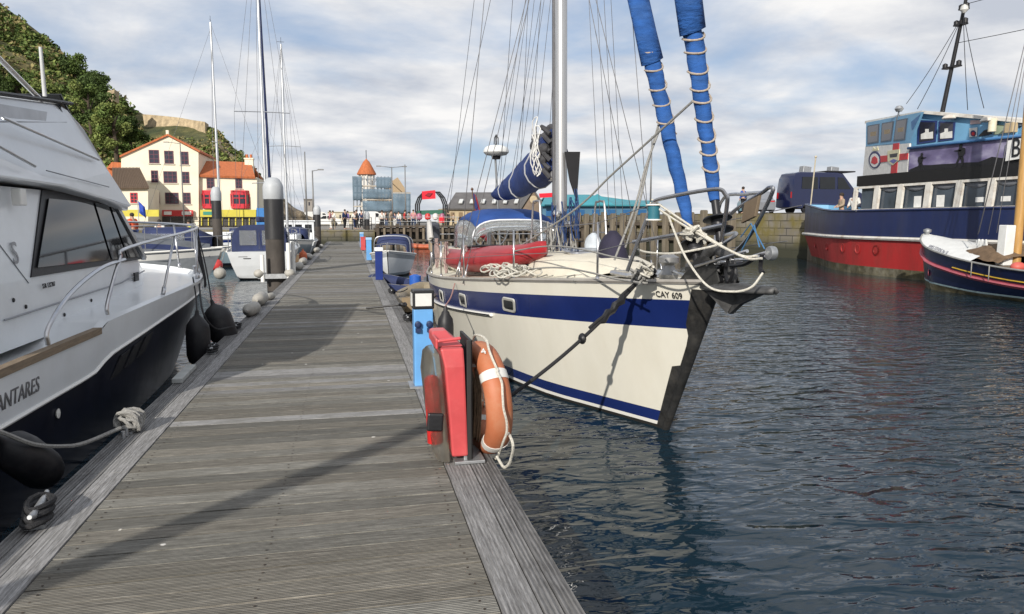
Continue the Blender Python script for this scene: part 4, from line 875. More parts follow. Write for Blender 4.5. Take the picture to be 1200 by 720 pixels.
# flybridge moulding over the cabin
FL = [(9.05, 2.21, 1.20), (8.95, 2.27, 1.22), (8.40, 2.62, 1.20), (7.95, 2.98, 1.14), (7.72, 3.13, 1.08), (7.55, 3.16, 1.06), (4.2, 2.82, 1.06), (4.2, 2.42, 1.24), (7.0, 2.385, 1.24), (8.3, 2.30, 1.22)]
g = G(); L_ = [V(MC+h, y, z) for y, z, h in FL]; Rr = [V(MC-h, y, z) for y, z, h in FL]; n = len(FL)
g.add(L_+Rr, [list(range(n)), [n+i for i in range(n)][::-1]]+[(i, n+i, n+(i+1) % n, (i+1) % n) for i in range(n)])
fly = g.build('flybridge', GEL, cruiser, bev=.03)
for sd_ in (1, -1):
    g = G(); g.tube([V(MC+sd_*1.225, 6.0, 2.83), V(MC+sd_*1.215, 8.05, 2.70)], .013, 6); g.build('grab_rail', ALU, fly)
    g = G(); g.tube([V(MC+sd_*1.255, 5.8, 2.62), V(MC+sd_*1.255, 6.4, 2.52)], .013, 6); g.build('grab_rail', ALU, fly)
    g = G(); g.add([V(MC+sd_*1.10, y, z) for y, z in ((6.1, 2.86), (7.1, 2.93), (7.15, 3.03), (6.1, 2.95))], [(0, 1, 2, 3)]); g.build('fly_window', M('pale_recess', (.45, .47, .5), .4), fly, solid=.01)
    g = G(); g.tube(smoothpath([V(MC+sd_*1.02, 5.5, 3.60), V(MC+sd_*1.03, 6.4, 3.36), V(MC+sd_*1.05, 7.2, 3.13)], 4), .02, 8); g.build('fly_rail', STEEL, fly)
g = G(); g.tube(smoothpath([V(MC+1.07, 4.3, 2.845), V(MC+1.07, 7.5, 3.17), V(MC+.9, 7.68, 3.18), V(MC-.9, 7.68, 3.18), V(MC-1.07, 7.5, 3.17), V(MC-1.07, 4.3, 2.845)], 3), .028, 6, flat=.6); g.build('coaming_trim', BLACK, fly)
g = G(); g.add([V(MC+1.04, 7.62, 3.20), V(MC+1.09, 7.92, 3.02), V(MC+1.05, 7.9, 2.95), V(MC+1.09, 7.42, 3.15)], [(0, 1, 2, 3)]); g.add([V(MC+1.07, 7.60, 3.25), V(MC+1.08, 8.0, 2.95), V(MC+.2, 8.16, 2.96), V(MC+.2, 7.75, 3.25)], [(0, 1, 2, 3)]); g.build('wind_deflector', TINT, fly, solid=.012)
g = G(); g.cyl((MC+1.0, 7.42, 3.2), (MC+1.0, 7.40, 3.62), .018, .014); g.build('aerial', M('pale_grey_plastic', (.45, .46, .46), .5), fly)
g = G(); g.tube([V(MC+.8, 6.2, 3.10), V(MC+.2, 6.4, 3.18), V(MC-.6, 6.2, 3.14)], .09, 8); g.build('folded_canopy', M('dark_blue_canopy', (.02, .025, .05), .8), fly)
# side light box, emblem and lettering
g = G(); g.box((MC+1.16, 6.32, 2.28), (.07, .11, .13)); g.build('side_light', WHITEP, cruiser, bev=.01)
GREYL = M('brushed_letter', (.16, .16, .17), .4, .4)
text('lettering', 'ANTARES', .135, mhp(.3175, 1.03, 1, .018), mhp(.40, 1.02, 1)-mhp(.296, 1.02, 1), (0, 0, 1), GREYL, cruiser, shear=.2, sx=1.0)
text('lettering', 'SSR 132207', .055, cabq(6.52, 1.56, .022), (0, 1, 0), (-.1, 0, 1), BLACK, cruiser)
text('emblem', 'S', .24, cabq(6.13, 1.78, .012), (0, 1, 0), (-.14, 0, 1), M('emblem_grey', (.25, .25, .26), .4, .3), cruiser, shear=.15)
# guard rails
def P_(s, z, o=-.05): return mhp(s, zg(.8+s*11.86)-.0, 1, o)+V(0, 0, z)
for sd_ in (1, -1):
    fl_ = (lambda p: p) if sd_ > 0 else (lambda p: V(2*MC-p.x, p.y, p.z))
    sv = lambda y: (y-.8)/11.86
    r1 = [P_(sv(5.42), .03), P_(sv(5.44), .14), P_(sv(5.85), .33), P_(sv(6.5), .42), P_(sv(7.1), .45)]
    r2 = [P_(sv(6.60), .03), P_(sv(6.62), .13), P_(sv(6.98), .46), P_(sv(7.25), .55), P_(sv(9.6), .62), P_(sv(10.7), .64), P_(sv(11.5), .64), P_(sv(12.2), .64), P_(1, .64, 0)]
    g = G(); g.tube([fl_(p) for p in smoothpath(r1, 5)], .016, 8); g.build('guard_rail', STEEL, cruiser)
    g = G(); g.tube([fl_(p) for p in smoothpath(r2, 5)], .016, 8); g.build('guard_rail', STEEL, cruiser)
    for y, dy, h in ((8.2, .55, .58), (9.9, .3, .62), (10.6, .25, .63), (11.5, .1, .63)):
        g = G(); a, b = P_(sv(y), .0), P_(sv(y+dy), h); g.cyl(fl_(a), fl_(b), .014, n=8); g.cyl(fl_(a), fl_(a.lerp(b, .12)), .022, n=8); g.build('stanchion', STEEL, cruiser)
g = G(); p = P_(.835, .05, -.08); g.tube([p+V(0, -.12, .04), p+V(0, 0, .05), p+V(0, .12, .04)], .015, 6); g.cyl(p-V(0, 0, .06), p+V(0, 0, .05), .02); g.build('deck_cleat', STEEL, cruiser)
# unseen spar added aft of the viewpoint for its deck shadow; small hull details
g = G(); g.cyl(V(-2.93, .62, 1.42), V(-3.2, -1.60, 4.15), .085, .07); g.build('shadow_spar', GALV, cruiser)
for y, z in ((5.98, 2.05), (6.2, 1.45), (6.02, 1.52), (7.6, 1.35), (6.9, 1.30)):
    g = G(); g.lathe([(.003, .010), (.014, .008), (.018, 0)], cabq(y, z, .002), 10, axis=(1, 0, 0)); g.build('stud', BLACK, cruiser)
g = G(); g.tube([cabq(5.95, 1.98, .004), cabq(6.33, 1.62, .004)], .004, 4); g.build('panel_seam', M('grey_stripe', (.25, .26, .28), .5), cruiser)
g = G(); g.box(cabq(9.15, 1.46, .01), (.02, .16, .10)); g.build('deck_light', BLACK, cruiser, bev=.004)
for a, b in (((6.6, 2.50), (8.2, 2.44)), ((6.0, 2.80), (7.6, 3.0))):
    g = G(); ha, hb_ = 1.26, 1.25
    if a[1] > 2.7: ha, hb_ = 1.115, 1.10
    g.tube([V(MC+ha, *a), V(MC+hb_, *b)], .005, 4); g.build('mould_line', M('grey_stripe', (.25, .26, .28), .5), fly)
# the boat is a larger cruiser lying a little farther off
CS = 1.17
cruiser.scale = (CS, CS, CS); cruiser.location = (MC*CS, 7*CS, CZ*(1-CS))
_P0 = P_
def P_(s, z, o=-.05): return _P0(s, z, o)*CS+V(0, 0, CZ*(1-CS))
# fenders between cruiser and pontoon
ra = P_(.79, .55); 
fender('fender', onX(231, 371, -1.95), .15, .66, FENDB, 'long black fender hanging upright beside the cruiser\'s bow flare', 'black boat fenders', P_(.74, .05))
fender('fender', onX(250, 358, -1.90), .19, .60, FENDB, 'fat tilted black fender lying out from the cruiser\'s bow over the pontoon edge', 'black boat fenders', P_(.80, .62), tilt=V(.28, .05, -1).normalized())
fender('fender', onX(4, 518, -2.14), .135, .56, FENDB, 'large black fender squashed under the cruiser\'s lettering at the near cleat', 'black boat fenders', (-2.25, 5.0, 1.12), tilt=(onX(66, 562, -2.02)-onX(4, 518, -2.14)).normalized())
g = G()
for k in range(5): 
    p = _P0(.80+.006*k, .60); g.tube(smoothpath([p, p+V(.03*math.sin(k), .05*k-.1, -.25), _P0(.78+.01*k, .02, .02), _P0(.775+.012*k, -.12, .03)], 5), .011, 6)
for k in range(4): g.ball(_P0(.80+.008*k, .60), (.03, .05, .05), 8, 6)
cruiser.location = (MC, 7, 0); g.build('rope_lashing', ROPEB, cruiser); cruiser.location = (MC*CS, 7*CS, CZ*(1-CS))
tl = lambda nm, pts, r, mat, lab, k=6: (lambda g: (g.tube(smoothpath(pts, k), r, 6), tag(g.build(nm, mat), lab, 'mooring rope'))[1])(G())
tl('mooring_line', [P_(.79, .02), V(-1.86, 9.9, .95), V(-1.75, 10.1, .7), V(-1.66, 10.6, .64), V(-1.63, 11.2, .57)], .012, ROPEB, 'thin dark mooring line from the cruiser\'s bow to a cleat past the fat fender')
tl('mooring_line', [onX(-30, 496, -2.1), onX(5, 508, -2.05), onX(40, 521, -1.98), onX(75, 523, -1.90), onX(100, 519, -1.82), V(-1.68, 5.72, .59)], .014, ROPEG, 'grey mooring line sagging across the cruiser\'s navy hull to the rope knot')
kn = thing('rope_knot', (-1.67, 5.92, .5), 'bulky knotted heap of pale grey rope on the left pontoon edge', 'rope')
g = G(); rr = random.Random(2)
for k in range(12):
    a, b_ = rr.uniform(0, 3), rr.uniform(-.6, .6); c = V(-1.67+rr.uniform(-.02, .02), 5.92+rr.uniform(-.05, .05), .585+rr.uniform(-.02, .02)); m3 = Matrix.Rotation(a, 3, 'Z') @ Matrix.Rotation(b_+.9, 3, 'X')
    g.tube([c+m3 @ V(.085*math.cos(w), .075*math.sin(w), .014*math.sin(3*w)) for w in [2*math.pi*j/14 for j in range(14)]], .0145, 6, closed=True)
g.build('rope', ROPEG, kn)
g = G(); g.box((-1.67, 5.92, .515), (.07, .16, .02)); g.cyl((-1.67, 5.74, .5), (-1.67, 5.74, .56), .015); g.cyl((-1.67, 5.82, .5), (-1.67, 5.82, .56), .015); g.build('cleat', GALV, kn)
cleat((-1.655, 4.2, .506), 'near cleat wrapped in black rope beside the large black fender', rz=.15, s=1.15)
cleat((-1.66, 9.35, .506), 'rusty black-wrapped cleat under the long upright black fender')
cleat((-1.66, 11.3, .506), 'small cleat just before the pale fenders on the left edge')
g = G(); g.box((-1.71, 8.0, .53), (.10, .75, .05), rz=.02); tag(g.build('rubbing_plank', M('pale_plank', (.33, .34, .33), .8, 0, .2, 5), bev=.008), 'short pale plank lying along the outer left edge beside the navy hull', 'plank')
# row of dirty white fenders along the left pontoon edge
PALEF = M('dirty_white_vinyl', (.36, .345, .31), .55, 0, .2, 5, dirt=.35, dirtcol=(.16, .14, .11), dscale=6)
def lying(p, r, l, rz, lab, mat=PALEF, group='pale fenders strung along the left pontoon edge'):
    f = thing('fender', p, lab, 'fender', group); d = V(math.sin(rz), math.cos(rz), 0)
    g = G(); g.lathe([(.02, -l*.5-.04), (.04, -l*.5), (r*.8, -l*.42), (r, -l*.3), (r, l*.3), (r*.8, l*.42), (.04, l*.5), (.02, l*.5+.04)], Vector(p)+V(0, 0, r), 14, axis=d); g.build('body', mat, f)
    return f
lying((-1.66, 13.0, .505), .11, .62, .12, 'greyish fender lying on the left edge, nearest of the pale row'); lying((-1.70, 14.6, .505), .12, .7, .05, 'yellowed white fender just before the thick dark pile'); lying((-1.62, 15.5, .505), .07, .35, .3, 'small white fender beside the foot of the thick dark pile')
# ================================================================ SAFETY CABINET, LIFEBUOY, POWER POSTS
REDP = M('red_grp', (.50, .065, .07), .45, 0, .12, 4, coat=.15, dirt=.22, dirtcol=(.55, .20, .18), dscale=5)
cab = thing('safety_cabinet', (.74, 4.75, .5), 'weathered red safety cabinet with clear plastic front at the right pontoon edge', 'safety cabinet')
g = G()
# tapered red case: narrow side towards the walkway end
def ring_(z, xl, xr, y0, y1): return [V(xl, y0, z), V(xr, y0, z), V(xr, y1, z), V(xl, y1, z)]
g.loft([ring_(.56, .682, .790, 4.62, 5.02), ring_(.80, .668, .783, 4.62, 5.03), ring_(1.16, .640, .772, 4.62, 5.04), ring_(1.28, .615, .768, 4.64, 5.04)], True, True, smooth=False); case = g.build('case', REDP, cab, bev=.014)
g = G(); g.loft([ring_(1.282, .585, .775, 4.70, 5.06), ring_(1.345, .585, .70, 4.86, 5.06), ring_(1.36, .60, .69, 4.90, 5.04)], True, True, smooth=False); g.box((.675, 4.66, 1.335), (.155, .035, .02), rot=Matrix.Rotation(-.1, 3, 'Y')); g.box((.595, 4.78, 1.31), (.018, .26, .07)); g.build('hood', REDP, cab, bev=.01)
DOORP = M('yellowed_clear_plastic', (.80, .74, .62), .3, 0, .15, 6, trans=.95, ior=1.03, dirt=.3, dirtcol=(.22, .17, .11), dscale=5)
g = G(); rs_ = []
for z, xl in ((.52, .60), (.56, .575), (.80, .545), (1.10, .515), (1.22, .53), (1.25, .56)):
    xr = interp(z, [(.56, .668), (.80, .651), (1.16, .618), (1.28, .60)])
    rs_.append([V(xr, 4.63, z), V(xl+.03, 4.64, z), V(xl, 4.68, z), V(xl, 4.97, z), V(xl+.03, 5.01, z), V(xr, 5.02, z)])
g.loft(rs_, True, True); g.build('clear_door', DOORP, cab, bev=.008)
g = G(); g.box((.575, 4.632, .80), (.105, .03, .12), rot=Matrix.Rotation(.08, 3, 'Y')); g.build('latch', BLACK, cab, bev=.012)
g = G(); g.cyl((.60, 4.85, .60), (.585, 4.85, 1.0), .055, n=14); g.ball((.583, 4.85, 1.02), .05); g.build('extinguisher', M('extinguisher_red', (.5, .02, .02), .3), cab)
g = G(); g.box((.815, 4.86, .93), (.02, .42, .80)); g.box((.80, 4.64, .93), (.03, .02, .80)); g.build('back_board', M('black_board', (.02, .02, .02), .6), cab, bev=.004)
g = G(); g.box((.80, 4.78, .52), (.20, .34, .02)); g.box((.79, 4.66, .58), (.05, .03, .14)); g.box((.79, 4.95, .58), (.05, .03, .14)); g.build('foot_bracket', GALV, cab, bev=.003)
cab.location.x -= .065
# orange lifebuoy
LBO = M('orange_lifebuoy', (.42, .135, .06), .55, 0, .12, 4, dirt=.6, dirtcol=(.40, .24, .15), dscale=4)
buoy = thing('lifebuoy', (.93, 4.95, .42), 'faded orange lifebuoy with white bands hanging on the red safety cabinet', 'lifebuoy')
LC = V(.885, 4.93, .875); lean = Matrix.Rotation(R_(-4), 3, 'Y') @ Matrix.Rotation(R_(8), 3, 'Z'); RM, RT = .325, .076
def lb(a, rm=RM, dx=0): return LC+lean @ V(dx, rm*math.cos(a), rm*math.sin(a))
def lbring(a, r, fl=1.0): 
    c = lb(a); er = (lb(a, 1)-LC).normalized(); ex = lean @ V(1, 0, 0)
    return [c+er*math.cos(q)*r*.95+ex*math.sin(q)*r*1.2 for q in [2*math.pi*j/18 for j in range(18)]]
g = G(); g.loft([lbring(2*math.pi*k/44, RT) for k in range(44)], True, False, closed=True); g.build('ring', LBO, buoy)
for a0 in (.84, 2.42, 3.98, 5.35):
    g = G(); g.loft([lbring(a0+k*.035, RT+.004) for k in range(6)], True, True); g.build('white_band', M('reflective_white', (.62, .61, .58), .4, 0, .1, 8), buoy)
g = G()
for q in range(4):
    a0 = (.90, 2.5, 4.06, 5.43)[q]; a1 = (2.5, 4.06, 5.43, .90+2*math.pi)[q]
    g.tube(smoothpath([lb(a0+(a1-a0)*k/8, RM+RT+.012+.03*math.sin(math.pi*k/8)*(1 if q != 3 else 1.6), .01*math.sin(k*1.7)) for k in range(9)], 4), .0085, 6)
g.tube(smoothpath([lb(5.9, RM+.085), lb(5.95, RM-.02, .075), lb(5.9, RM-.09), lb(6.02, RM+.0, -.08), lb(6.0, RM+.09)], 5), .009, 6)
g.tube(smoothpath([lb(6.0, RM+.09), lb(5.95, RM+.05, .08), V(.99, 4.55, .70), V(1.0, 4.57, .54), V(.97, 4.64, .46), V(.93, 4.70, .52)], 6), .010, 6)
g.tube(smoothpath([lb(6.15, RM+.05, .07), lb(.1, RM-.03, .085), lb(.35, RM-.08), lb(.55, RM-.05, -.05)], 5), .009, 6)
g.build('grab_line', ROPEW, buoy)
er4 = lean @ V(0, math.cos(2.12), math.sin(2.12)); text('lettering', '4', .075, lb(2.12)+er4*(RT*.95+.006)+V(-.055, 0, 0), lean @ V(1, 0, 0), lean @ V(0, .85, .52), M('white_paint', (.75, .75, .72), .5), buoy)
g = G(); rr = random.Random(4)
for k in range(12):
    x = .80+rr.uniform(-.01, .03); y = 4.86+rr.uniform(-.05, .12)
    g.tube(smoothpath([V(x, y, 1.05+rr.uniform(-.05, .05)), V(x+rr.uniform(0, .03), y-.02, .9), V(x+rr.uniform(0, .02), y+.02, .62+rr.uniform(-.06, .1)), V(x+.02, y+.06, .7), V(x, y+.05, 1.0)], 5), .007, 5)
tag(g.build('throwing_line', M('brown_line', (.20, .14, .09), .9, 0, .3, 40), None), 'bunched brown throwing line between red cabinet and orange lifebuoy', 'rope')
# power posts
def post(p, h, w, col, lab, top='white', tilt=0, panel=False, grp='power posts along the right pontoon edge'):
    t = thing('power_post', p, lab, 'power post', grp); x, y, z = p
    m = M(*col); g = G(); g.box((x, y, z+h/2), (w, w*.95, h-.0)); b = g.build('body', m, t, bev=.012)
    if panel:
        g = G(); g.box((x, y, z+h+.09), (w+.02, w+.02, .18)); k_ = g.build('head', BLACK, t, bev=.01)
        g = G(); g.box((x, y-w/2-.012, z+h+.09), (w-.03, .012, .12)); g.box((x-w/2-.012, y, z+h+.09), (.012, w-.03, .12)); g.build('light_lens', M('white_lens', (.58, .58, .56), .3), k_)
        for dx in (-.055, .055):
            g = G(); g.lathe([(.03, 0), (.034, .03), (.024, .035), (.022, .05), (.006, .055)], (x+dx, y-w/2, z+h-.14), 12, axis=(0, -1, -.25)); g.box((x+dx, y-w/2-.02, z+h-.20), (.05, .03, .04)); g.build('socket', M('socket_navy', (.02, .035, .09), .4), b)
        g = G(); g.box((x+.02, y, z+.01), (w+.14, w+.10, .02)); g.build('foot_plate', GALV, t)
    else:
        g = G(); g.box((x, y, z+h+.05), (w+.03, w+.03, .10)); g.build('head', M('post_cap_'+top, (.66, .68, .70) if top == 'white' else (.3, .45, .62), .5), t, bev=.012)
    return t
BLUEL = ('light_blue_paint', (.12, .32, .62), .4, 0, .1, 4, .05); BLUED = ('deep_blue_paint', (.012, .03, .17), .35, 0, .1, 4)
post((.665, 7.02, .506), .76, .185, BLUEL, 'light blue power post with black and white head, right behind the red cabinet', panel=True)
post((.75, 20.2, .506), .78, .20, BLUED, 'deep blue power post with white cap halfway down the pontoon')
post((.74, 30.5, .506), .82, .21, BLUEL, 'pale blue power post between the deep blue post and the red box', top='blue')
post((.70, 46, .506), .8, .22, BLUEL, 'farthest small pale blue power post at the pontoon end', top='blue')
rb_ = thing('fire_point', (.64, 38, .506), 'red fire point box standing past the pale blue post', 'fire point')
g = G(); g.box((.64, 38, .93), (.24, .3, .62)); g.build('case', REDP, rb_, bev=.02); g = G(); g.box((.64, 38, 1.27), (.28, .34, .05)); g.build('lid', REDP, rb_, bev=.01); g = G(); g.cyl((.64, 38, .5), (.64, 38, .65), .05); g.build('stand', GALV, rb_)
# ================================================================ HILL, HOUSES, FAR QUAY
HILLM = None
def hill_mat():
    m = bpy.data.materials.new('hillside_turf'); m.use_nodes = True; N = m.node_tree.nodes; L = m.node_tree.links; P = N['Principled BSDF']; P.inputs['Roughness'].default_value = .95
    tc = N.new('ShaderNodeTexCoord')
    def nz(s, d=8):
        n = N.new('ShaderNodeTexNoise'); n.inputs['Scale'].default_value = s; n.inputs['Detail'].default_value = d; n.inputs['Roughness'].default_value = .65; L.new(tc.outputs['Object'], n.inputs['Vector']); return n.outputs['Fac']
    r1 = N.new('ShaderNodeValToRGB'); e = r1.color_ramp.elements; e[0].position = .36; e[0].color = (.032, .045, .014, 1); e[1].position = .66; e[1].color = (.17, .14, .055, 1)
    k = e.new(.5); k.color = (.085, .085, .028, 1); L.new(nz(.09), r1.inputs[0])
    r2 = N.new('ShaderNodeValToRGB'); r2.color_ramp.elements[0].position = .3; r2.color_ramp.elements[0].color = (.5, .5, .5, 1); r2.color_ramp.elements[1].position = .7; r2.color_ramp.elements[1].color = (1.3, 1.3, 1.3, 1); L.new(nz(.6), r2.inputs[0])
    mu = N.new('ShaderNodeMix'); mu.data_type = 'RGBA'; mu.blend_type = 'MULTIPLY'; mu.inputs[0].default_value = 1; L.new(r1.outputs[0], mu.inputs[6]); L.new(r2.outputs[0], mu.inputs[7])
    rk = N.new('ShaderNodeValToRGB'); rk.color_ramp.elements[0].position = .35; rk.color_ramp.elements[0].color = (.09, .07, .05, 1); rk.color_ramp.elements[1].position = .65; rk.color_ramp.elements[1].color = (.34, .28, .20, 1); L.new(nz(.35), rk.inputs[0])
    at = N.new('ShaderNodeAttribute'); at.attribute_name = 'rock'
    sm = N.new('ShaderNodeMath'); sm.operation = 'MULTIPLY_ADD'; L.new(nz(.18), sm.inputs[0]); sm.inputs[1].default_value = 1.2; L.new(at.outputs['Fac'], sm.inputs[2])
    mr = N.new('ShaderNodeMapRange'); mr.inputs[1].default_value = 1.05; mr.inputs[2].default_value = 1.25; L.new(sm.outputs[0], mr.inputs[0])
    mx = N.new('ShaderNodeMix'); mx.data_type = 'RGBA'; L.new(mr.outputs[0], mx.inputs[0]); L.new(mu.outputs[2], mx.inputs[6]); L.new(rk.outputs[0], mx.inputs[7])
    L.new(mx.outputs[2], P.inputs['Base Color'])
    bp = N.new('ShaderNodeBump'); bp.inputs['Strength'].default_value = .8; bp.inputs['Distance'].default_value = .5; L.new(nz(.8), bp.inputs['Height']); L.new(bp.outputs[0], P.inputs['Normal'])
    return m
CREST = [(-220, -150), (-100, -70), (0, 4), (25, 22), (60, 50), (95, 84), (120, 100), (135, 108), (150, 124), (170, 135), (205, 139), (240, 148), (255, 152), (272, 172), (290, 188), (303, 204), (320, 222), (345, 244), (372, 256), (400, 259.5)]
def crestY(x): return interp(x, [(-220, 215), (0, 200), (170, 178), (300, 150), (400, 140)])
xs_ = [-220+i*4 for i in range(156)]; HROWS = 44; hg = []
for i in range(HROWS+1):
    t = i/HROWS; row = []
    for x in xs_:
        Yc = crestY(x); top = onY(x, interp(x, CREST), Yc); Yf = interp(x, [(-220, 100), (130, 112), (300, 108), (400, 130)]); foot = onY(x, 258, Yf); foot.z = 1.3
        p = foot.lerp(top, t); prof = t**interp(x, [(-100, 1.0), (170, 1.25), (300, .8)]); p.z = 1.3+(top.z-1.3)*prof
        n = mnoise.fractal(Vector((p.x*.05, p.y*.05, p.z*.07)), 1, 2, 5)*(math.sin(math.pi*min(1, t*1.02))*4.2+.5*(t > .9)); n *= 1+.5*(x > 225); p += V(.3*n, -.9*n, .25*n)
        if x > 215: q_ = mnoise.fractal(Vector((p.x*.22, p.y*.22, p.z*.3)), 1, 2, 4)*1.3*min(1, (x-215)/30)*math.sin(math.pi*min(1, t)); p += V(.2*q_, -q_, .35*q_)
        row.append(p)
    hg.append(row)
last = hg[-1]
for k, (dy, f) in enumerate(((25, .9), (90, .55), (260, 0))): hg.append([V(p.x-dy*.3, p.y+dy, 1+(p.z-1)*f) for p in last])
g = G(); g.grid(hg); hill = struct(g.build('hill', hill_mat(), origin=(-60, 120, 0), sharp=180))
ra_ = hill.data.attributes.new('rock', 'FLOAT', 'POINT')
for r_i, row in enumerate(hg):
    for c_i, p in enumerate(row):
        x = xs_[c_i]; t = r_i/HROWS; v = 0
        if 225 < x < 330 and t > .35: v = .55*min(1, (x-225)/30)
        if x > 265: v = .62
        if 150 < x <= 225 and .5 < t < .7: v = .25
        if x < 0: v = .0
        ra_.data[r_i*len(xs_)+c_i].value = v
def hillpt(px, t):
    j = max(0, min(len(xs_)-2, int((px+220)/4))); f = (px+220)/4-j; i = max(0, min(HROWS-1, int(t*HROWS))); k = t*HROWS-i
    return hg[i][j].lerp(hg[i][j+1], f).lerp(hg[i+1][j].lerp(hg[i+1][j+1], f), k)
def leafmat(name, col, var=.5):
    m = M(name, col, .75, 0, var, .9, spec=.25); return m
LEAFD = leafmat('dark_leaf', (.055, .086, .024)); LEAFM = leafmat('mid_leaf', (.095, .14, .036)); LEAFL = leafmat('light_leaf', (.15, .185, .052)); LEAFY = leafmat('dry_leaf', (.22, .185, .08))
BARK = M('bark', (.06, .045, .03), .9, 0, .3, 3)
def leaves(g, c, r, n, s, rr, mi=(0,)):
    c = Vector(c)
    for _ in range(n):
        d = Vector((rr.gauss(0, 1), rr.gauss(0, 1), rr.gauss(0, 1))).normalized()*(rr.random()**.35)
        p = c+Vector((d.x*r[0], d.y*r[1], d.z*r[2])); a = Vector((rr.gauss(0, 1), rr.gauss(0, 1), rr.gauss(0, .7))).normalized(); b = a.cross(Vector((rr.gauss(0, 1), rr.gauss(0, 1), rr.gauss(0, 1)))).normalized(); k = s*rr.uniform(.6, 1.3)
        g.add([p-a*k-b*k*.3, p-b*k*.7, p+a*k, p+b*k*.6], [(0, 1, 2, 3)], rr.choice(mi))
rr = random.Random(12); g = G()
for _ in range(1900):
    px = rr.uniform(-40, 300); t = rr.random()**.8*.97
    if px > 165 and t > .74 and px < 245: continue
    if px > 232 and rr.random() < .72: continue
    dens = mnoise.noise(Vector((px*.03, t*5, 3)))
    if dens < -.2: continue
    p = hillpt(px, t); s = rr.uniform(.6, 1.7)*(1.0 if px < 170 else .6 if px < 232 else .42)
    leaves(g, p+V(0, -.3, s*.45), (s*1.35, s*1.2, s*.7), 34, .36*(.7+.4*s), rr, rr.choice(((0, 1), (1, 2), (1, 2, 2), (1, 1, 2, 3), (3, 1), (3, 3, 2))))
for _ in range(2600):
    px = rr.uniform(-40, 300); t = rr.random()*.97
    if px > 165 and t > .78 and px < 245: continue
    p = hillpt(px, t); s = rr.uniform(.25, .7)
    leaves(g, p+V(0, -.2, s*.3), (s*1.5, s, s*.55), 9, .24, rr, rr.choice(((3,), (3, 2), (2,), (1, 3))))
tag(g.build('scrub', [LEAFD, LEAFM, LEAFL, LEAFY], origin=(0, 0, 0), fix=False), 'rough green scrub and gorse covering the hillside below the castle wall', 'undergrowth', kind='stuff')
def tree(px, py, Y, h, w, mi, lab, seed, name='tree'):
    rr = random.Random(seed); b = onY(px, py, Y); t = thing(name, tuple(b), lab, 'tree', 'trees on the lower hillside'); g = G()
    g.tube(smoothpath([b-V(0, 0, 1), b+V(.1, 0, h*.25), b+V(-.1, 0, h*.55), b+V(0, 0, h*.8)], 3), [.35-.025*i for i in range(10)], 8)
    for k in range(5): a = rr.uniform(0, 6.3); g.tube([b+V(0, 0, h*(.25+.1*k)), b+V(math.cos(a)*w*.35, math.sin(a)*w*.35, h*(.45+.1*k))], [.14, .05], 6)
    g.build('trunk', BARK, t); g = G()
    for k in range(26):
        a = rr.uniform(0, 6.3); z = rr.uniform(.16, .97); q = w*.5*math.sqrt(max(.05, 1-((z-.45)/.58)**2))*rr.uniform(.3, .95); s = w*rr.uniform(.13, .21)
        leaves(g, b+V(math.cos(a)*q, math.sin(a)*q, h*z), (s, s, s*.8), 210, .19, rr, (rr.choice(mi),))
    g.build('crown', [LEAFD, LEAFM, LEAFL, LEAFY], t, fix=False)
TR = [(108, 180, 120, 11, 6.2, (1, 2, 0), 'broad leafy tree standing tallest behind the flybridge'), (136, 186, 117, 7.6, 5.4, (1, 2, 2), 'light green rounded tree directly left of the cream gabled house'), (122, 158, 130, 6.5, 5, (0, 1), 'dark tree above the light green rounded tree'), (84, 172, 126, 7, 6, (0, 1, 2), 'bushy tree low on the slope behind the cruiser aerial'), (113, 116, 165, 5, 6, (0, 0, 1), 'dark round tree on the skyline by the ruined wall'), (88, 96, 178, 5.5, 6.5, (0, 1), 'dark bushy tree on the skyline above the cruiser aerial'), (55, 130, 150, 5, 6.5, (1, 2), 'pale green spreading tree halfway up the hill'), (20, 118, 150, 5, 6, (0, 1), 'dark tree near the left end of the hill'), (152, 172, 122, 4.2, 4.5, (0, 0, 1), 'small dark tree tucked behind the cream house roof'), (14, 84, 175, 4.5, 6, (0, 0), 'dark shrubby tree high on the hill at far left')]
for k, a in enumerate(TR): tree(*a, seed=50+k)
# castle wall on the hill
WALLM = M('castle_stone', (.38, .30, .19), .9, 0, .35, .9, bump=.5, bscale=3, dirt=.4, dirtcol=(.18, .14, .09), dscale=.5)
g = G(); top = [(167, 134), (180, 135), (196, 136.5), (210, 138), (226, 141), (240, 143)]; bot = [(170, 150), (182, 152), (196, 154), (210, 158), (226, 161), (241, 163)]
Yw = [176, 174, 172, 170, 167, 163]
A = [onY(x, y, Y-6) for (x, y), Y in zip(top, Yw)]; B = [onY(x, y+2, Y-7.5) for (x, y), Y in zip(bot, Yw)]
g.loft([[a, b, b+V(0, 4, -1), a+V(0, 4, 0)] for a, b in zip(A, B)], True, True, smooth=False); 
for i in range(18): 
    p = A[0].lerp(A[-1], 0) if 0 else None
tag(g.build('castle_wall', WALLM), 'weathered tan stone castle wall along the top of the hill', 'wall')
g = G(); p = [onY(x, y, 158) for x, y in ((126, 107), (134, 105), (134, 119), (116, 120), (116, 113), (126, 112))]; g.prism(p, (0, 3, 0)); tag(g.build('ruined_wall', WALLM), 'ruined stub of tan stone wall among the trees on the hill', 'wall')
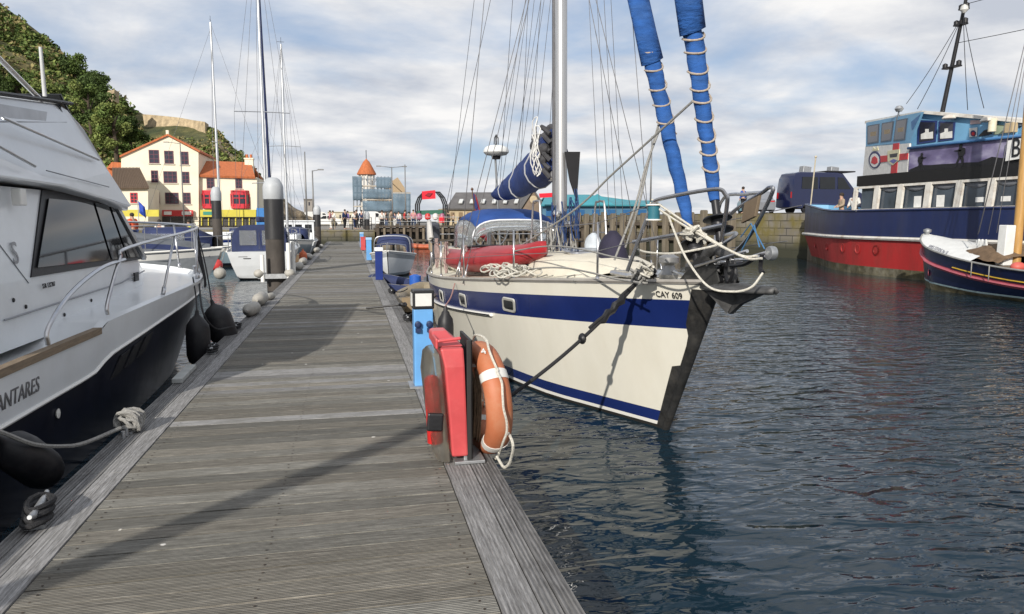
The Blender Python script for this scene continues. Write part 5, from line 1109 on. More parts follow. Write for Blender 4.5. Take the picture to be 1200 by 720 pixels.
# ---- generic facade helpers, digitised on a plane Y
def fpoly(g, pts, Y, th, mi=0): return g.prism([onY(x, y, Y) for x, y in pts], (0, th, 0), mi)
def rect(x0, y0, x1, y1): return [(x0, y0), (x1, y0), (x1, y1), (x0, y1)]
def window(parent, x0, y0, x1, y1, Y, fm, gm, nx=2, ny=2, fw=.09, name='window'):
    a, b = onY(x0, y1, Y), onY(x1, y0, Y); g = G(); W_, H_ = b.x-a.x, b.z-a.z
    g.bx(a.x, b.x, Y-.05, Y+.06, a.z, a.z+fw); g.bx(a.x, b.x, Y-.05, Y+.06, b.z-fw, b.z); g.bx(a.x, a.x+fw, Y-.05, Y+.06, a.z+fw, b.z-fw); g.bx(b.x-fw, b.x, Y-.05, Y+.06, a.z+fw, b.z-fw)
    for k in range(1, nx): x = a.x+W_*k/nx; g.bx(x-fw*.4, x+fw*.4, Y-.045, Y+.05, a.z+fw, b.z-fw)
    for k in range(1, ny): z = a.z+H_*k/ny; g.bx(a.x+fw, b.x-fw, Y-.042, Y+.05, z-fw*.4, z+fw*.4)
    o = g.build(name, fm, parent); g = G(); g.bx(a.x+.03, b.x-.03, Y-.02, Y-.01, a.z+.03, b.z-.03); g.build('pane', gm, o)
    g = G(); g.bx(a.x-.1, b.x+.1, Y-.14, Y-.06, a.z-.12, a.z-.02); g.build('sill', STONEC, o)
    return o
STONEC = M('pale_stone', (.50, .46, .38), .8, 0, .1, 3)
CREAMW = M('cream_render', (.72, .66, .52), .85, 0, .06, .5, dirt=.2, dirtcol=(.5, .43, .3), dscale=.4)
TILE = M('pantile_orange', (.42, .125, .045), .8, 0, .22, 1.2, bump=.7, bscale=4, stretch=(4, 4, 1), dirt=.3, dirtcol=(.22, .09, .04), dscale=.8)
BROWNR = M('corrugated_brown', (.12, .085, .06), .8, 0, .25, 1.5, bump=.6, bscale=5, stretch=(6, 6, .5))
REDW = M('red_window_paint', (.50, .02, .035), .45, 0, .1, 2)
PURP = M('plum_window_paint', (.10, .025, .045), .5, 0, .1, 2)
WGL = M('house_glass', (.03, .03, .045), .1, 0, .3, .6, spec=.7)
YEL = M('yellow_fascia', (.50, .43, .05), .5, 0, .1, 1)
Y0 = 95
hs_ = thing('gabled_house', tuple(onY(196, 265, Y0)), 'tall cream gabled house of three storeys with plum sash windows below the hill', 'house', 'houses along the harbour front')
hs_.location.z = 1.36
Z = lambda p: p
g = G(); fpoly(g, [(142, 184), (196.5, 160), (232.5, 179), (233, 266), (142, 266)], Y0, 11); wall = g.build('wall', CREAMW, hs_)
g = G()
for (x0, y0), (x1, y1) in (((140, 184.6), (196.5, 159.2)), ((196.5, 159.2), (234, 179))):
    a, b = onY(x0, y0, Y0-.25), onY(x1, y1, Y0-.25); g.prism([a, b, b+V(0, 0, .22), a+V(0, 0, .22)], (0, 11.6, 0))
g.build('roof', TILE, hs_)
g = G(); a = onY(196.5, 160, Y0); g.box(a+V(0, .0, .35), (.3, .3, .7)); g.build('finial', CREAMW, hs_)
for r in ((175, 176, 186, 191.5), (193, 177, 203, 192), (211.5, 178, 220.5, 193), (177.5, 200, 185, 214), (192, 201, 207, 214.5), (213.5, 201.5, 221.5, 215), (179, 225, 187, 238.5), (194, 226, 209, 239), (215, 226, 223, 239)):
    window(hs_, *r, Y0, PURP, WGL, 2 if r[2]-r[0] < 12 else 3, 3)
g = G(); fpoly(g, rect(190, 246.5, 226, 253.5), Y0-.5, .3); sg = g.build('shop_fascia', M('red_fascia', (.50, .03, .03), .5), hs_); g = G(); fpoly(g, rect(192, 248, 201, 252), Y0-.56, .05); fpoly(g, rect(213, 248, 224, 252), Y0-.56, .05); g.build('sign_panel', M('white_panel', (.75, .72, .66), .6), sg)
g = G(); fpoly(g, rect(190, 254, 226, 264.5), Y0-.25, .2); g.build('shopfront', M('dark_shopfront', (.05, .045, .04), .4, 0, .3, .8), hs_)
hw_ = thing('harbour_house', tuple(onY(267, 265, Y0+.3)), 'low cream house with orange pantiled roof and two red bay windows', 'house', 'houses along the harbour front'); hw_.location.z = 1.36
Y1 = Y0+.6
g = G(); fpoly(g, [(233.5, 206), (301, 208), (301, 266), (233.5, 266)], Y1, 9); g.build('wall', CREAMW, hw_)
g = G(); a, b = onY(233, 206.5, Y1-.35), onY(299, 208.5, Y1-.35); c, d = onY(294, 191.5, Y1+4.5), onY(230.5, 189.5, Y1+4.5)
g.add([a, b, c, d], [(0, 1, 2, 3)]); g.add([d+V(0, 0, 0), c, b+V(0, 9.4, 0), a+V(0, 9.4, 0)], [(0, 1, 2, 3)]); rf = g.build('roof', TILE, hw_, solid=.25)
g = G(); a = onY(292.5, 200, Y1+4); g.box(a+V(0, 0, .1), (1.0, 1.0, 2.6)); g.box(a+V(0, 0, 1.45), (1.15, 1.15, .18)); ch = g.build('chimney', CREAMW, hw_)
g = G(); g.cyl(a+V(-.25, 0, 1.5), a+V(-.25, 0, 2.0), .16); g.build('chimney_pot', TILE, ch); g = G(); g.cyl(a+V(.25, 0, 1.5), a+V(.25, 0, 2.0), .16); g.build('chimney_pot', TILE, ch)
for r in ((242.5, 209, 251, 221), (276, 209.5, 283.5, 221)): window(hw_, *r, Y1, PURP, WGL, 2, 3)
for x0, x1 in ((237.5, 256.5), (271, 292)):
    a, b = onY(x0, 244.5, Y1), onY(x1, 224.5, Y1); g = G(); W_ = b.x-a.x
    ft = [V(a.x, Y1, 0), V(a.x+.35, Y1-.7, 0), V(b.x-.35, Y1-.7, 0), V(b.x, Y1, 0)]
    g.prism([p+V(0, 0, a.z) for p in ft], (0, 0, .55)); g.prism([p+V(0, 0, b.z-.45) for p in ft], (0, 0, .55)); bay = g.build('bay_window', REDW, hw_)
    g = G(); g.prism([p+V(0, .06, a.z+.5) for p in ft], (0, 0, b.z-a.z-.9)); g.build('pane', WGL, bay)
    g = G()
    for p in ft+[ft[1].lerp(ft[2], .5)]: g.box(p+V(0, 0, (a.z+b.z)/2), (.11, .13, b.z-a.z-.6))
    g.box((ft[1]+ft[2])/2+V(0, 0, (a.z+b.z)/2+.2), (W_-.7, .12, .1)); g.build('mullion', REDW, bay)
g = G(); fpoly(g, rect(234.5, 246, 300, 254.5), Y1-.9, .4); sg = g.build('shop_fascia', YEL, hw_)
g = G(); fpoly(g, rect(238, 248.2, 258, 252), Y1-.95, .06); g.build('sign_lettering_band', M('green_band', (.03, .22, .16), .6), sg)
g = G(); fpoly(g, rect(234.5, 255, 300, 265), Y1-.4, .3); g.build('shopfront', M('dark_shopfront', (.05, .045, .04), .4, 0, .3, .8), hw_)
for k in range(9):
    x = 235.5+k*8; g = G(); fpoly(g, rect(x, 255, x+1.2, 265), Y1-.6, .2); g.build('shop_post', YEL, hw_)
g = G(); fpoly(g, rect(300.5, 244, 316, 267), Y1-1, 3); tag(g.build('kiosk', M('blue_kiosk', (.03, .16, .42), .6)), 'bright blue kiosk beside the yellow shop fascia', 'kiosk')
st = thing('store_shed', tuple(onY(158, 264, 89)), 'low cream shed with ribbed brown roof in front of the gabled house', 'shed'); st.location.z = 1.36
g = G(); fpoly(g, [(134, 221), (173.5, 221), (173.5, 266), (134, 266)], 89, 5); g.build('wall', CREAMW, st)
g = G(); a, b = onY(132, 221.5, 88.6), onY(174.5, 221, 88.6); c, d = onY(163, 198, 92.5), onY(132, 198, 92.5); g.add([a, b, c, d], [(0, 1, 2, 3)]); g.build('roof', BROWNR, st, solid=.2)
g = G()
for k in range(20): p, q = a.lerp(b, k/19), d.lerp(c, k/19); g.beam(p+V(0, 0, .15), q+V(0, 0, .15), .07, .08)
g.build('roof_rib', BROWNR, st)
window(st, 153, 226, 161, 238, 89, REDW, WGL, 2, 3)
g = G(); fpoly(g, [(125, 197), (131, 190), (146, 191), (147, 198)], 99, 5); g.bx(*[onY(125, 197, 100).x, onY(147, 197, 100).x], 99.5, 104, 1.3, onY(125, 197, 100).z); tag(g.build('roofed_outhouse', [TILE]), 'orange tiled roof peeping out above the ribbed brown shed roof', 'house', 'houses along the harbour front')
g = G(); fpoly(g, rect(100, 246, 186, 254), 86, .3); tag(g.build('market_fascia', YEL, bev=0), 'yellow stall front at the foot of the brown roofed shed', 'stall')
# blue flag by the shed
fl_ = thing('banner_flag', tuple(onY(166, 258, 80)), 'blue flag drooping on a short pole near the brown roofed shed', 'flag')
g = G(); g.cyl(onY(163, 262, 80), onY(161, 234, 80), .04); g.build('pole', GALV, fl_)
g = G(); g.grid([[onY(162+k*2.6+j*.4, 236+k*2.2+j*4.5, 80)+V(0, .12*math.sin(k*2+j), 0) for j in range(4)] for k in range(4)]); g.build('cloth', M('blue_flag', (.02, .06, .36), .7), fl_, solid=.02)
# buildings beyond, between the hill foot and the tower
for k, (x0, y0, x1, y1, Y, c, lab) in enumerate(((384, 249, 446, 262, 190, (.55, .50, .38), 'long low sandy sea wall building left of the scaffolded tower'), (356, 234, 366, 264, 150, (.28, .26, .24), 'slim grey block behind the moored masts'))):
    g = G(); fpoly(g, rect(x0, y0, x1, y1+2), Y, 6); fpoly(g, rect(x0-.5, y0-.8, x1+.5, y0), Y-.3, 6.6); o = thing('harbour_building', tuple(onY((x0+x1)/2, y1, Y)), lab, 'building'); b_ = g.build('wall', M('far_wall_%s' % ('sand', 'grey')[k], c, .9, 0, .15, .3), o)
    for j in range(max(2, int((x1-x0)/6))):
        xx = x0+2+j*(x1-x0-3)/max(2, int((x1-x0)/6)); g = G(); fpoly(g, rect(xx, y0+3, xx+1.6, y0+7), Y-.05, .1); g.build('window', WGL, o)
# ---- scaffolded tower with orange conical roof
tw = thing('scaffolded_tower', tuple(onY(430, 262, 150)), 'harbour tower with orange conical roof wrapped in scaffolding and blue netting', 'tower'); tw.location.z = 1.36
YT = 152; cx_ = onY(429.5, 200, YT).x; zt_ = lambda y: onY(429.5, y, YT).z
rT = onY(440.5, 200, YT).x-cx_
g = G(); g.lathe([(rT*.72, 1.3), (rT*.72, zt_(204))], (cx_, YT, 0), 16); g.build('shaft', M('white_tower', (.6, .58, .54), .8), tw)
g = G(); g.lathe([(rT*1.02, zt_(205)), (rT*1.02, zt_(203.5)), (rT*.35, zt_(190)), (.15, zt_(187)), (.05, zt_(186))], (cx_, YT, 0), 20); g.build('conical_roof', TILE, tw)
g = G(); g.cyl((cx_, YT, zt_(188)), (cx_, YT, zt_(176)), .07); g.build('finial', BLACK, tw)
for k in range(8): a = 2*math.pi*k/8; g = G(); g.box((cx_+rT*.80*math.cos(a), YT+rT*.80*math.sin(a), (zt_(204)+zt_(212))/2), (.22, .22, zt_(204)-zt_(212))); g.build('lantern_post', M('white_tower', (.6, .58, .54), .8), tw)
g = G(); fpoly(g, [(452, 226), (455, 215), (466, 208), (474, 220), (478, 262), (424, 262), (424, 226)], YT+1, 7); g.build('lodge', M('sandstone_lodge', (.36, .27, .17), .85), tw)
x0, x1, x2 = 414.5, 459, 481; SCAF = M('scaffold_tube', (.22, .24, .26), .6, .2); NETM = M('debris_netting', (.14, .205, .265), .8, 0, .3, .35, alpha=.68)
g = G()
for Yd in (146, 156):
    for k in range(12):
        x = x0+(x1-x0)*k/11; t = 207 if k > 1 else 209; g.cyl(onY(x, 262, Yd), onY(x, t, Yd), .12, n=5)
    for k in range(5): x = 462+k*4.6; g.cyl(onY(x, 262, Yd), onY(x, 226, Yd), .09, n=5)
    for y in (210, 218, 226, 234, 242, 250): g.cyl(onY(x0-.5, y, Yd), onY(x1 if y < 226 else x2, y, Yd), .10, n=5)
    for k in range(8): x = x0+k*5.4; g.cyl(onY(x, 250-(k % 5)*8, Yd), onY(x+5.4, 242-(k % 5)*8, Yd), .07, n=5)

for y in (210, 226, 242):
    for x in (x0, 430, 445, x1): g.cyl(onY(x, y, 146), V(onY(x, y, 146).x, 156, onY(x, y, 146).z), .08, n=5)
g.build('scaffold', SCAF, tw)
g = G()
for y in (218, 226, 234, 242): a, b = onY(x0, y, 146), onY(x1 if y < 226 else x2, y, 146); g.bx(a.x, b.x, 145.8, 147.2, a.z-.12, a.z+.1)
g.build('scaffold_board', M('pale_boards', (.42, .38, .32), .8), tw)
for (xa, ya, xb, yb) in ((413.5, 207, 424, 235), (425, 222, 459, 233), (425, 236, 459, 248), (441, 208, 459, 221), (460, 227, 481, 250)):
    g = G(); a, b = onY(xa, yb, 145.6), onY(xb, ya, 145.6); g.grid([[V(a.x+(b.x-a.x)*i/6, 145.6+.15*math.sin(i*1.3+j), a.z+(b.z-a.z)*j/4) for j in range(5)] for i in range(7)]); g.build('netting', NETM, tw, solid=.01)
# ---- fairground arch with red sign
arch = thing('fairground_arch', tuple(onY(505, 268, 74)), 'black tubular fairground arch carrying a red sign on the timber jetty', 'fairground ride'); arch.location.z = 1.4
for dy, dx in ((73, 0), (75, 2.2), (77, 4.4)):
    g = G(); pts = [(488+dx, 266), (488+dx, 240), (491+dx, 232), (497+dx, 225.5), (512+dx, 225.5), (517.5+dx, 232), (520.5+dx, 240), (520.5+dx, 266)]
    g.tube([onY(x-1, y, dy) for x, y in pts], .075, 6); g.build('hoop', BLACK, arch)
g = G(); fpoly(g, [(494.5, 224.5), (510, 223), (510.5, 233), (495, 234)], 72.6, .2); sgn = g.build('sign', M('bright_red_sign', (.62, .012, .03), .5), arch)
g = G(); fpoly(g, [(498, 229), (502, 226), (507, 226.5), (503, 231)], 72.5, .05); g.build('emblem', M('dark_red', (.22, .01, .02), .6), sgn)
g = G(); fpoly(g, [(490, 247), (520, 246), (522, 251), (490, 252)], 74, 2); g.build('canopy', M('green_canopy', (.03, .12, .08), .7), arch)
for k, (x, c) in enumerate(((489, 'pink'), (499, 'red'), (508, 'white'), (516, 'pink'))):
    g = G(); a = onY(x, 256, 73); g.lathe([(.05, 0), (.26, .12), (.32, .35), (.22, .62), (.05, .7)], a+V(.2, 0, -.2), 12); g.build('car_pod', M('pod_'+c, {'pink': (.30, .10, .17), 'red': (.5, .03, .03), 'white': (.6, .58, .55)}[c], .4), arch)
rd_ = thing('red_banner', tuple(onY(517, 266, 70)), 'small red banner on a post below the fairground arch', 'banner'); g = G(); g.cyl(onY(517, 266, 70), onY(517, 253, 70), .04); g.build('post', GALV, rd_); g = G(); fpoly(g, rect(514.5, 254, 520.5, 261), 69.9, .05); g.build('cloth', M('bright_red_sign', (.62, .012, .03), .5), rd_)
# ---- timber jetty front in front of the far quay
TIMB = M('pier_timber', (.075, .06, .045), .9, 0, .35, 2, bump=.4, bscale=10); TIMP = M('pale_pier_timber', (.20, .165, .12), .9, 0, .3, 2, bump=.4, bscale=10)
jt = thing('timber_jetty', (9, 58, 0), 'dark timber jetty with closely spaced posts in front of the far quay', 'jetty')
g = G(); g.bx(1.9, 18.6, 57.6, 61.5, 1.25, 1.55); g.build('jetty_deck', TIMB, jt)
for k in range(34):
    x = 2.1+k*.5; g = G(); g.box((x, 57.45+.1*(k % 2), .55), (.16+.06*(k % 3 == 0), .2, 2.3+.35*((k*7) % 3 == 0))); g.build('post', (TIMB, TIMP)[k % 3 == 1], jt)
g = G(); g.bx(1.9, 18.6, 57.3, 57.42, 1.62, 1.75); g.bx(1.9, 18.6, 57.3, 57.42, .5, .68); g.build('waling', TIMB, jt)
# railings along the far quay
for (xa, xb, Y, lab) in ((-14, 1.8, 63.5, 'thin dark railing on the stone quay behind the pontoon end'), (2, 18.4, 59.5, 'thin pale railing along the timber jetty')):
    r0 = thing('railing', ((xa+xb)/2, Y, QZ), lab, 'railing'); n = int((xb-xa)/1.5)
    for k in range(n+1): x = xa+(xb-xa)*k/n; g = G(); g.cyl((x, Y, QZ), (x, Y, QZ+1.05), .03, n=6); g.build('rail_post', BLACK if xa < 0 else GALV, r0)
    g = G()
    for z in (.35, .7, 1.05): g.cyl((xa, Y, QZ+z), (xb, Y, QZ+z), .022, n=6)
    g.build('rail_bar', BLACK if xa < 0 else GALV, r0)
g = G(); g.prism([V(-60, 61.9, -4), V(1.9, 58.6, -4), V(1.9, 64, -4), V(-60, 66, -4)], (0, 0, 4+QZ+.02)); tag(g.build('quay_wall', STONE, origin=(0, 0, 0)), 'low weathered stone quay wall at the far end of the pontoon', 'wall')
# ---- grey roofed hall and turquoise roofed market on the right
SLATE = M('slate_roof', (.115, .11, .11), .8, 0, .2, .8, bump=.4, bscale=4); SANDW = M('sandstone', (.42, .34, .22), .85, 0, .2, .8)
hl = thing('slate_hall', tuple(onY(582, 262, 96)), 'long sandstone hall with slate roof and gabled porch behind the yacht', 'hall')
YH = 96
g = G(); fpoly(g, rect(524, 244, 640, 268), YH, 10); g.build('wall', SANDW, hl)
g = G(); a, b = onY(522.5, 245, YH-.4), onY(641, 246, YH-.4); c, d = onY(612, 225.5, YH+5), onY(534, 226.5, YH+5); g.add([a, b, onY(628, 226, YH+5), d], [(0, 1, 2, 3)]); rf = g.build('roof', SLATE, hl, solid=.2)
for k in range(6):
    x = 538+k*13; g = G(); p, q = onY(x+1.5, 238, YH+.5), onY(x+3, 234, YH+1.6); g.beam(p, q, .5, .14); g.build('roof_light', M('skylight', (.55, .56, .55), .3), rf)
g = G(); fpoly(g, [(611, 246), (625, 224), (638, 246), (638, 268), (611, 268)], YH-2.5, 6); pch = g.build('gable_porch', M('brown_sandstone', (.20, .15, .11), .85, 0, .2, 1), hl)
for s_ in (0, 1):
    p = [(609.5, 247), (625, 223)] if not s_ else [(625, 223), (640, 247)]
    a, b = onY(*p[0], YH-2.8), onY(*p[1], YH-2.8); g = G(); g.prism([a, b, b+V(0, 0, .3), a+V(0, 0, .3)], (0, 6, 0)); g.build('porch_roof', SLATE, pch)
g = G(); a = onY(625, 234, YH-2.55); g.lathe([(.01, 0), (.5, 0), (.5, .08), (.3, .1)], a, 18, axis=(0, -1, 0)); g.build('round_window', SANDW, pch)
for k in range(9): x = 528+k*9.6; g = G(); fpoly(g, rect(x, 249, x+4.6, 257), YH-.06, .1); g.build('window', M('warm_opening', (.20, .14, .08), .6), hl)
mk = thing('market_hall', tuple(onY(700, 262, 92)), 'blue walled market hall with a turquoise tent-like roof behind the mast', 'hall')
TURQ = M('turquoise_roof', (.05, .25, .30), .55, 0, .1, .5); BLW = M('blue_grey_cladding', (.07, .16, .24), .7, 0, .15, .5)
YM = 92
g = G(); fpoly(g, rect(636, 240, 768, 266), YM, 12); g.build('wall', BLW, mk)
g = G(); e = [onY(x, 241, YM-.6) for x in (634, 676, 720, 769)]; rdg = [onY(x, y, YM+6) for x, y in ((640, 229), (690, 229), (738, 235.5), (765, 236))]
g.grid([e, rdg, [p+V(0, 7, -1.6) for p in rdg]], smooth=False); g.add([e[1], onY(700, 228, YM+1.5), e[2]], [(0, 1, 2)]); g.build('roof', TURQ, mk, solid=.18)
g = G(); fpoly(g, [(632, 227), (650, 226), (650, 231), (633, 232)], YM-3, .2); tag(g.build('red_sign', M('bright_red_sign', (.62, .012, .03), .5)), 'small red sign showing between the sail cover and the market roof', 'sign')
for k in range(7): x = 640+k*18; g = G(); fpoly(g, rect(x, 246, x+9, 258), YM-.06, .1); g.build('door_panel', M('deep_blue_panel', (.02, .10, .24), .5), mk)
# ================================================================ RIGHT QUAY: old passenger ship, lifeboat, van, piles
def onPl(px, py, a, b):
    r = ray(px, py); dx, dy = b[0]-a[0], b[1]-a[1]; nx, ny = -dy, dx; t = (nx*a[0]+ny*a[1])/(nx*r.x+ny*r.y); return V(r.x*t, r.y*t, CZ+r.z*t)
SHN = M('ship_navy', (.010, .020, .080), .4, 0, .25, 1.2, coat=.1, dirt=.35, dirtcol=(.045, .045, .06), dscale=1.1, stretch=(1, 1, .2), bump=.15, bscale=2)
SHR = M('ship_red', (.36, .022, .022), .5, 0, .15, 1, dirt=.6, dirtcol=(.12, .035, .025), dscale=1.3, stretch=(1, 1, .25), bump=.2, bscale=3)
SHW = M('ship_white', (.64, .62, .57), .5, 0, .08, 2, dirt=.6, dirtcol=(.25, .15, .08), dscale=2.5)
WEED = M('weed_and_rust', (.07, .06, .03), .85, 0, .5, 2.5, bump=.4, bscale=6, dirt=.6, dirtcol=(.30, .28, .22), dscale=1.5)
SKYB = M('ship_sky_blue', (.16, .36, .55), .5, 0, .08, 2)
ship = thing('passenger_ship', (22.6, 22, 0), 'old navy and red passenger ship with mural bulwark moored along the right quay', 'ship')
SO = [(19.7, 2), (19.7, 24.5), (19.85, 26.2), (20.3, 28), (20.95, 29.6), (21.7, 31.1), (22.5, 32.8), (23.1, 34.1), (23.7, 34.7), (24.5, 34.2), (25.1, 32.5), (25.4, 29), (25.4, 2)]
def shp(i, z):
    x, y = SO[i]; k = max(0, (y-26)/9)
    f = max(0, min(1, (1.45-z)/1.45)); cx__, cy__ = 22.6, 26
    inx = (x-cx__)*(1-.18*f*k-.03*f); iny = (y-cy__)*(1-.13*f*min(1, k*1.3))
    return V(cx__+inx, cy__+iny, z)
def shtop(i): y = SO[i][1]; return 2.50+.48*max(0, min(1, (y-27)/7.5))**1.4
g = G(); rows = []
for i in range(len(SO)): 
    t = shtop(i); rows.append([shp(i, z) for z in (t, 2.0, 1.47, 1.40, .9, .32, .05, -.6)])
g.grid(rows, mif=lambda i, j: 0 if j < 3 else 1 if j < 5 else 2, smooth=True); g.build('hull', [SHN, SHR, WEED], ship, sharp=60)
g = G(); g.tube([shp(i, 1.44)+V(-.05 if i < 9 else .05, .02, 0) for i in range(len(SO))], .075, 6); g.build('rubbing_strake', SHW, ship)
g = G(); g.tube([shp(i, shtop(i)) for i in range(len(SO))], .05, 6); g.build('bulwark_cap', SHN, ship)
g = G(); rows = [[shp(i, shtop(i)-.02)*1+((V(22.8, 26, 0)-shp(i, 0)).normalized()*.06)*1, shp(i, 2.2)+(V(22.8, 26, 0)-shp(i, 0)).normalized()*.08] for i in range(3, len(SO)-1)]
for r in rows:
    for p in r: pass
g.grid([[V(p.x, p.y, shtop(i+3)-.03 if j == 0 else 2.0) for j, p in enumerate(r)] for i, r in enumerate(rows)]); g.build('inner_bulwark', SKYB, ship)
g = G(); g.add([V(x, y, 2.02) for x, y in [(shp(i, 2).x, shp(i, 2).y) for i in range(len(SO))]], [list(range(len(SO)))]); g.build('deck', M('ship_deck', (.22, .2, .17), .8), ship)
# scuttles in the red strake
for px in (955, 969, 987, 1006, 1029, 1053):
    a = onX(px, 296 if px > 960 else 291, 19.72)
    if px < 1000: a = onPl(px, 293, (19.85, 26.2), (21.6, 31.1))
    z = .98; n_ = V(-1, 0, 0) if px > 1000 else V(-.93, .36, 0)
    # find the hull point at this bearing
    best = None
    for i in range(1, 8):
        for k in range(10):
            p = shp(i, z).lerp(shp(i+1, z), k/10); d = abs(pj(p)[0]-px)
            if best is None or d < best[0]: best = (d, p, (shp(i+1, z)-shp(i, z)).normalized())
    p = best[1]; n_ = V(-best[2].y, best[2].x, 0); g = G(); g.lathe([(.17, -.02), (.2, .015), (.15, .02), (.13, -.01), (.01, -.01)], p, 16, axis=n_); g.build('porthole', SHR, ship)
# main deck saloon: posts, windows
SP = 19.78
g = G(); zc0, zc1 = 2.5, 3.45
g.bx(SP, SP+5.5, 8, 25.8, zc1-.09, zc1); cap = g.build('saloon_top', SHW, ship)
g = G(); g.bx(SP, SP+5.5, 8, 25.85, 2.47, 2.56); g.build('saloon_sill', SHW, ship)
g = G(); g.bx(SP+.12, SP+5.4, 8, 25.7, 2.5, 3.4); g.build('saloon_glazing', M('saloon_glass', (.05, .065, .085), .12, 0, .5, .8, spec=.6), ship)
yb = [onX(px, 232, SP).y for px in (1001.5, 1026.5, 1054, 1086.5, 1122.5, 1160, 1197)]
yb += [yb[-1]-1.25*k for k in range(1, 8)]
for k, y in enumerate(yb):
    g = G(); g.box((SP+.03, y, 2.98), (.1, .26 if k else .16, .90), rot=Matrix.Rotation(.09, 3, 'X')); g.build('window_post', SHW, ship)
rr = random.Random(8)
for k in range(1, 6):
    y = (yb[k]+yb[k+1])/2; g = G(); g.grid([[V(SP+.10, yb[k]-.1-(yb[k]-yb[k+1]-.2)*i/6, 3.36-.16*math.sin(math.pi*i/6)*(1 if j else 0)-.04*j+(.12 if 0 else 0)) for j in (0, 1)] for i in range(7)]); g.build('curtain', M('grey_curtain', (.16, .17, .19), .9), ship, solid=.01)
    if k in (2, 3, 4, 5): g = G(); g.box((SP+.105, y+rr.uniform(-.2, .2), 2.78), (.01, .34, .16 if k > 3 else .40)); g.build('notice', M('paper_white', (.7, .7, .68), .7), ship)
# upper deck: black band, mural and flag panels along the side
g = G(); g.bx(SP-.02, SP+5.5, 8, 25.85, 3.46, 3.86); g.build('black_band', M('black_gloss', (.008, .008, .009), .35), ship)
PB0, PB1 = (19.80, 23.15), (21.55, 28.0)
MUR = bpy.data.materials.new('mural_sky'); MUR.use_nodes = True
def mural_mat():
    nt = MUR.node_tree; N = nt.nodes; L = nt.links; P = N['Principled BSDF']; P.inputs['Roughness'].default_value = .5
    tc = N.new('ShaderNodeTexCoord'); mp = N.new('ShaderNodeMapping'); mp.inputs['Scale'].default_value = (1, .8, 1.6); L.new(tc.outputs['Object'], mp.inputs[0])
    n = N.new('ShaderNodeTexNoise'); n.inputs['Scale'].default_value = 1.1; n.inputs['Detail'].default_value = 6; L.new(mp.outputs[0], n.inputs['Vector'])
    r = N.new('ShaderNodeValToRGB'); e = r.color_ramp.elements; e[0].position = .32; e[0].color = (.06, .05, .11, 1); e[1].position = .72; e[1].color = (.34, .32, .44, 1); k = e.new(.52); k.color = (.14, .12, .23, 1)
    L.new(n.outputs['Fac'], r.inputs[0]); L.new(r.outputs[0], P.inputs['Base Color'])
mural_mat()
g = G(); A = [onX(1063, 174, 19.8), onX(1200, 159, 19.8), onX(1200, 191, 19.8), onX(1062, 202, 19.8)]
A = [V(19.8, 23.15, 4.72), V(19.8, 17.0, 4.60), V(19.8, 17.0, 3.86), V(19.8, 23.15, 3.86)]
g.prism(A, (.06, 0, 0)); mu = g.build('mural_panel', MUR, ship)
g = G(); hz = [V(19.785, 23.1-.5*k, 3.865) for k in range(13)]; tops = [V(19.785, 23.1-.5*k, 3.93+.10*math.sin(k*.9)+.12*(k > 3)*(k < 8)+.05*(k % 2)) for k in range(13)]
g.grid([hz, tops], smooth=False); g.build('mural_ground', M('mural_black', (.01, .01, .012), .5), mu, solid=.008)
def soldier(px, py, h, flip):
    c = onX(px, py, 19.775); s = h/1.0; F_ = -1 if not flip else 1
    pts = {'body': [(-.12, .42), (.10, .42), (.16, .62), (.14, .80), (-.02, .84), (-.20, .78), (-.22, .58)], 'head': [(-.02, .82), (.10, .82), (.14, .92), (.06, 1.0), (-.04, .97)], 'leg1': [(-.12, .44), (.02, .44), (-.06, .22), (-.02, .0), (-.14, .0), (-.18, .24)], 'leg2': [(-.02, .44), (.11, .44), (.22, .22), (.34, .02), (.24, -.02), (.10, .2)], 'rifle': [(.0, .66), (.36, .70), (.37, .73), (.12, .74), (-.02, .72)]}
    o = G()
    for q in pts.values(): o.prism([c+V(-.004, F_*a*s, (b-.5)*s) for a, b in q], (.008, 0, 0))
    o.build('soldier_silhouette', M('mural_black', (.01, .01, .012), .5), mu)
soldier(1079, 190, .64, False); soldier(1126, 182, .76, True)
# angled forward panels (flag panel below, wheelhouse windows above)
def pan(name, pts, mat, th=.06, par=None, off=0.):
    d = (V(PB1[0]-PB0[0], PB1[1]-PB0[1], 0)).normalized(); n_ = V(-d.y, d.x, 0)
    g = G(); P = [onPl(x, y, PB0, PB1)+n_*off for x, y in pts]; g.prism(P, n_*-th); return g.build(name, mat, par or ship)
fp2 = pan('flag_panel', [(1014, 172), (1066, 166), (1063, 203), (1011, 206)], M('flag_white', (.66, .65, .62), .5))
CRS = M('cross_red', (.50, .015, .02), .5)
pan('cross', [(1047, 168.5), (1054, 167.5), (1051, 204), (1044, 204.5)], CRS, .02, fp2, .015); pan('cross', [(1024, 184), (1064.5, 179.5), (1064, 187), (1023, 191.5)], CRS, .02, fp2, .02)
pan('shield', [(1041, 177), (1055, 175), (1054, 188), (1047, 194), (1041, 189)], M('badge_cream', (.62, .58, .38), .5), .02, fp2, .03); pan('shield_charge', [(1043.5, 181), (1053, 179.5), (1052, 184), (1044, 185)], BLACK, .02, fp2, .035); pan('shield_charge', [(1043.5, 189), (1048, 186.5), (1052.5, 188), (1048, 192)], M('badge_blue', (.12, .12, .35), .5), .02, fp2, .036)
def disc(cx, cy, rx, ry): return [(cx+rx*math.cos(a), cy+ry*math.sin(a)) for a in [2*math.pi*k/18 for k in range(18)]]
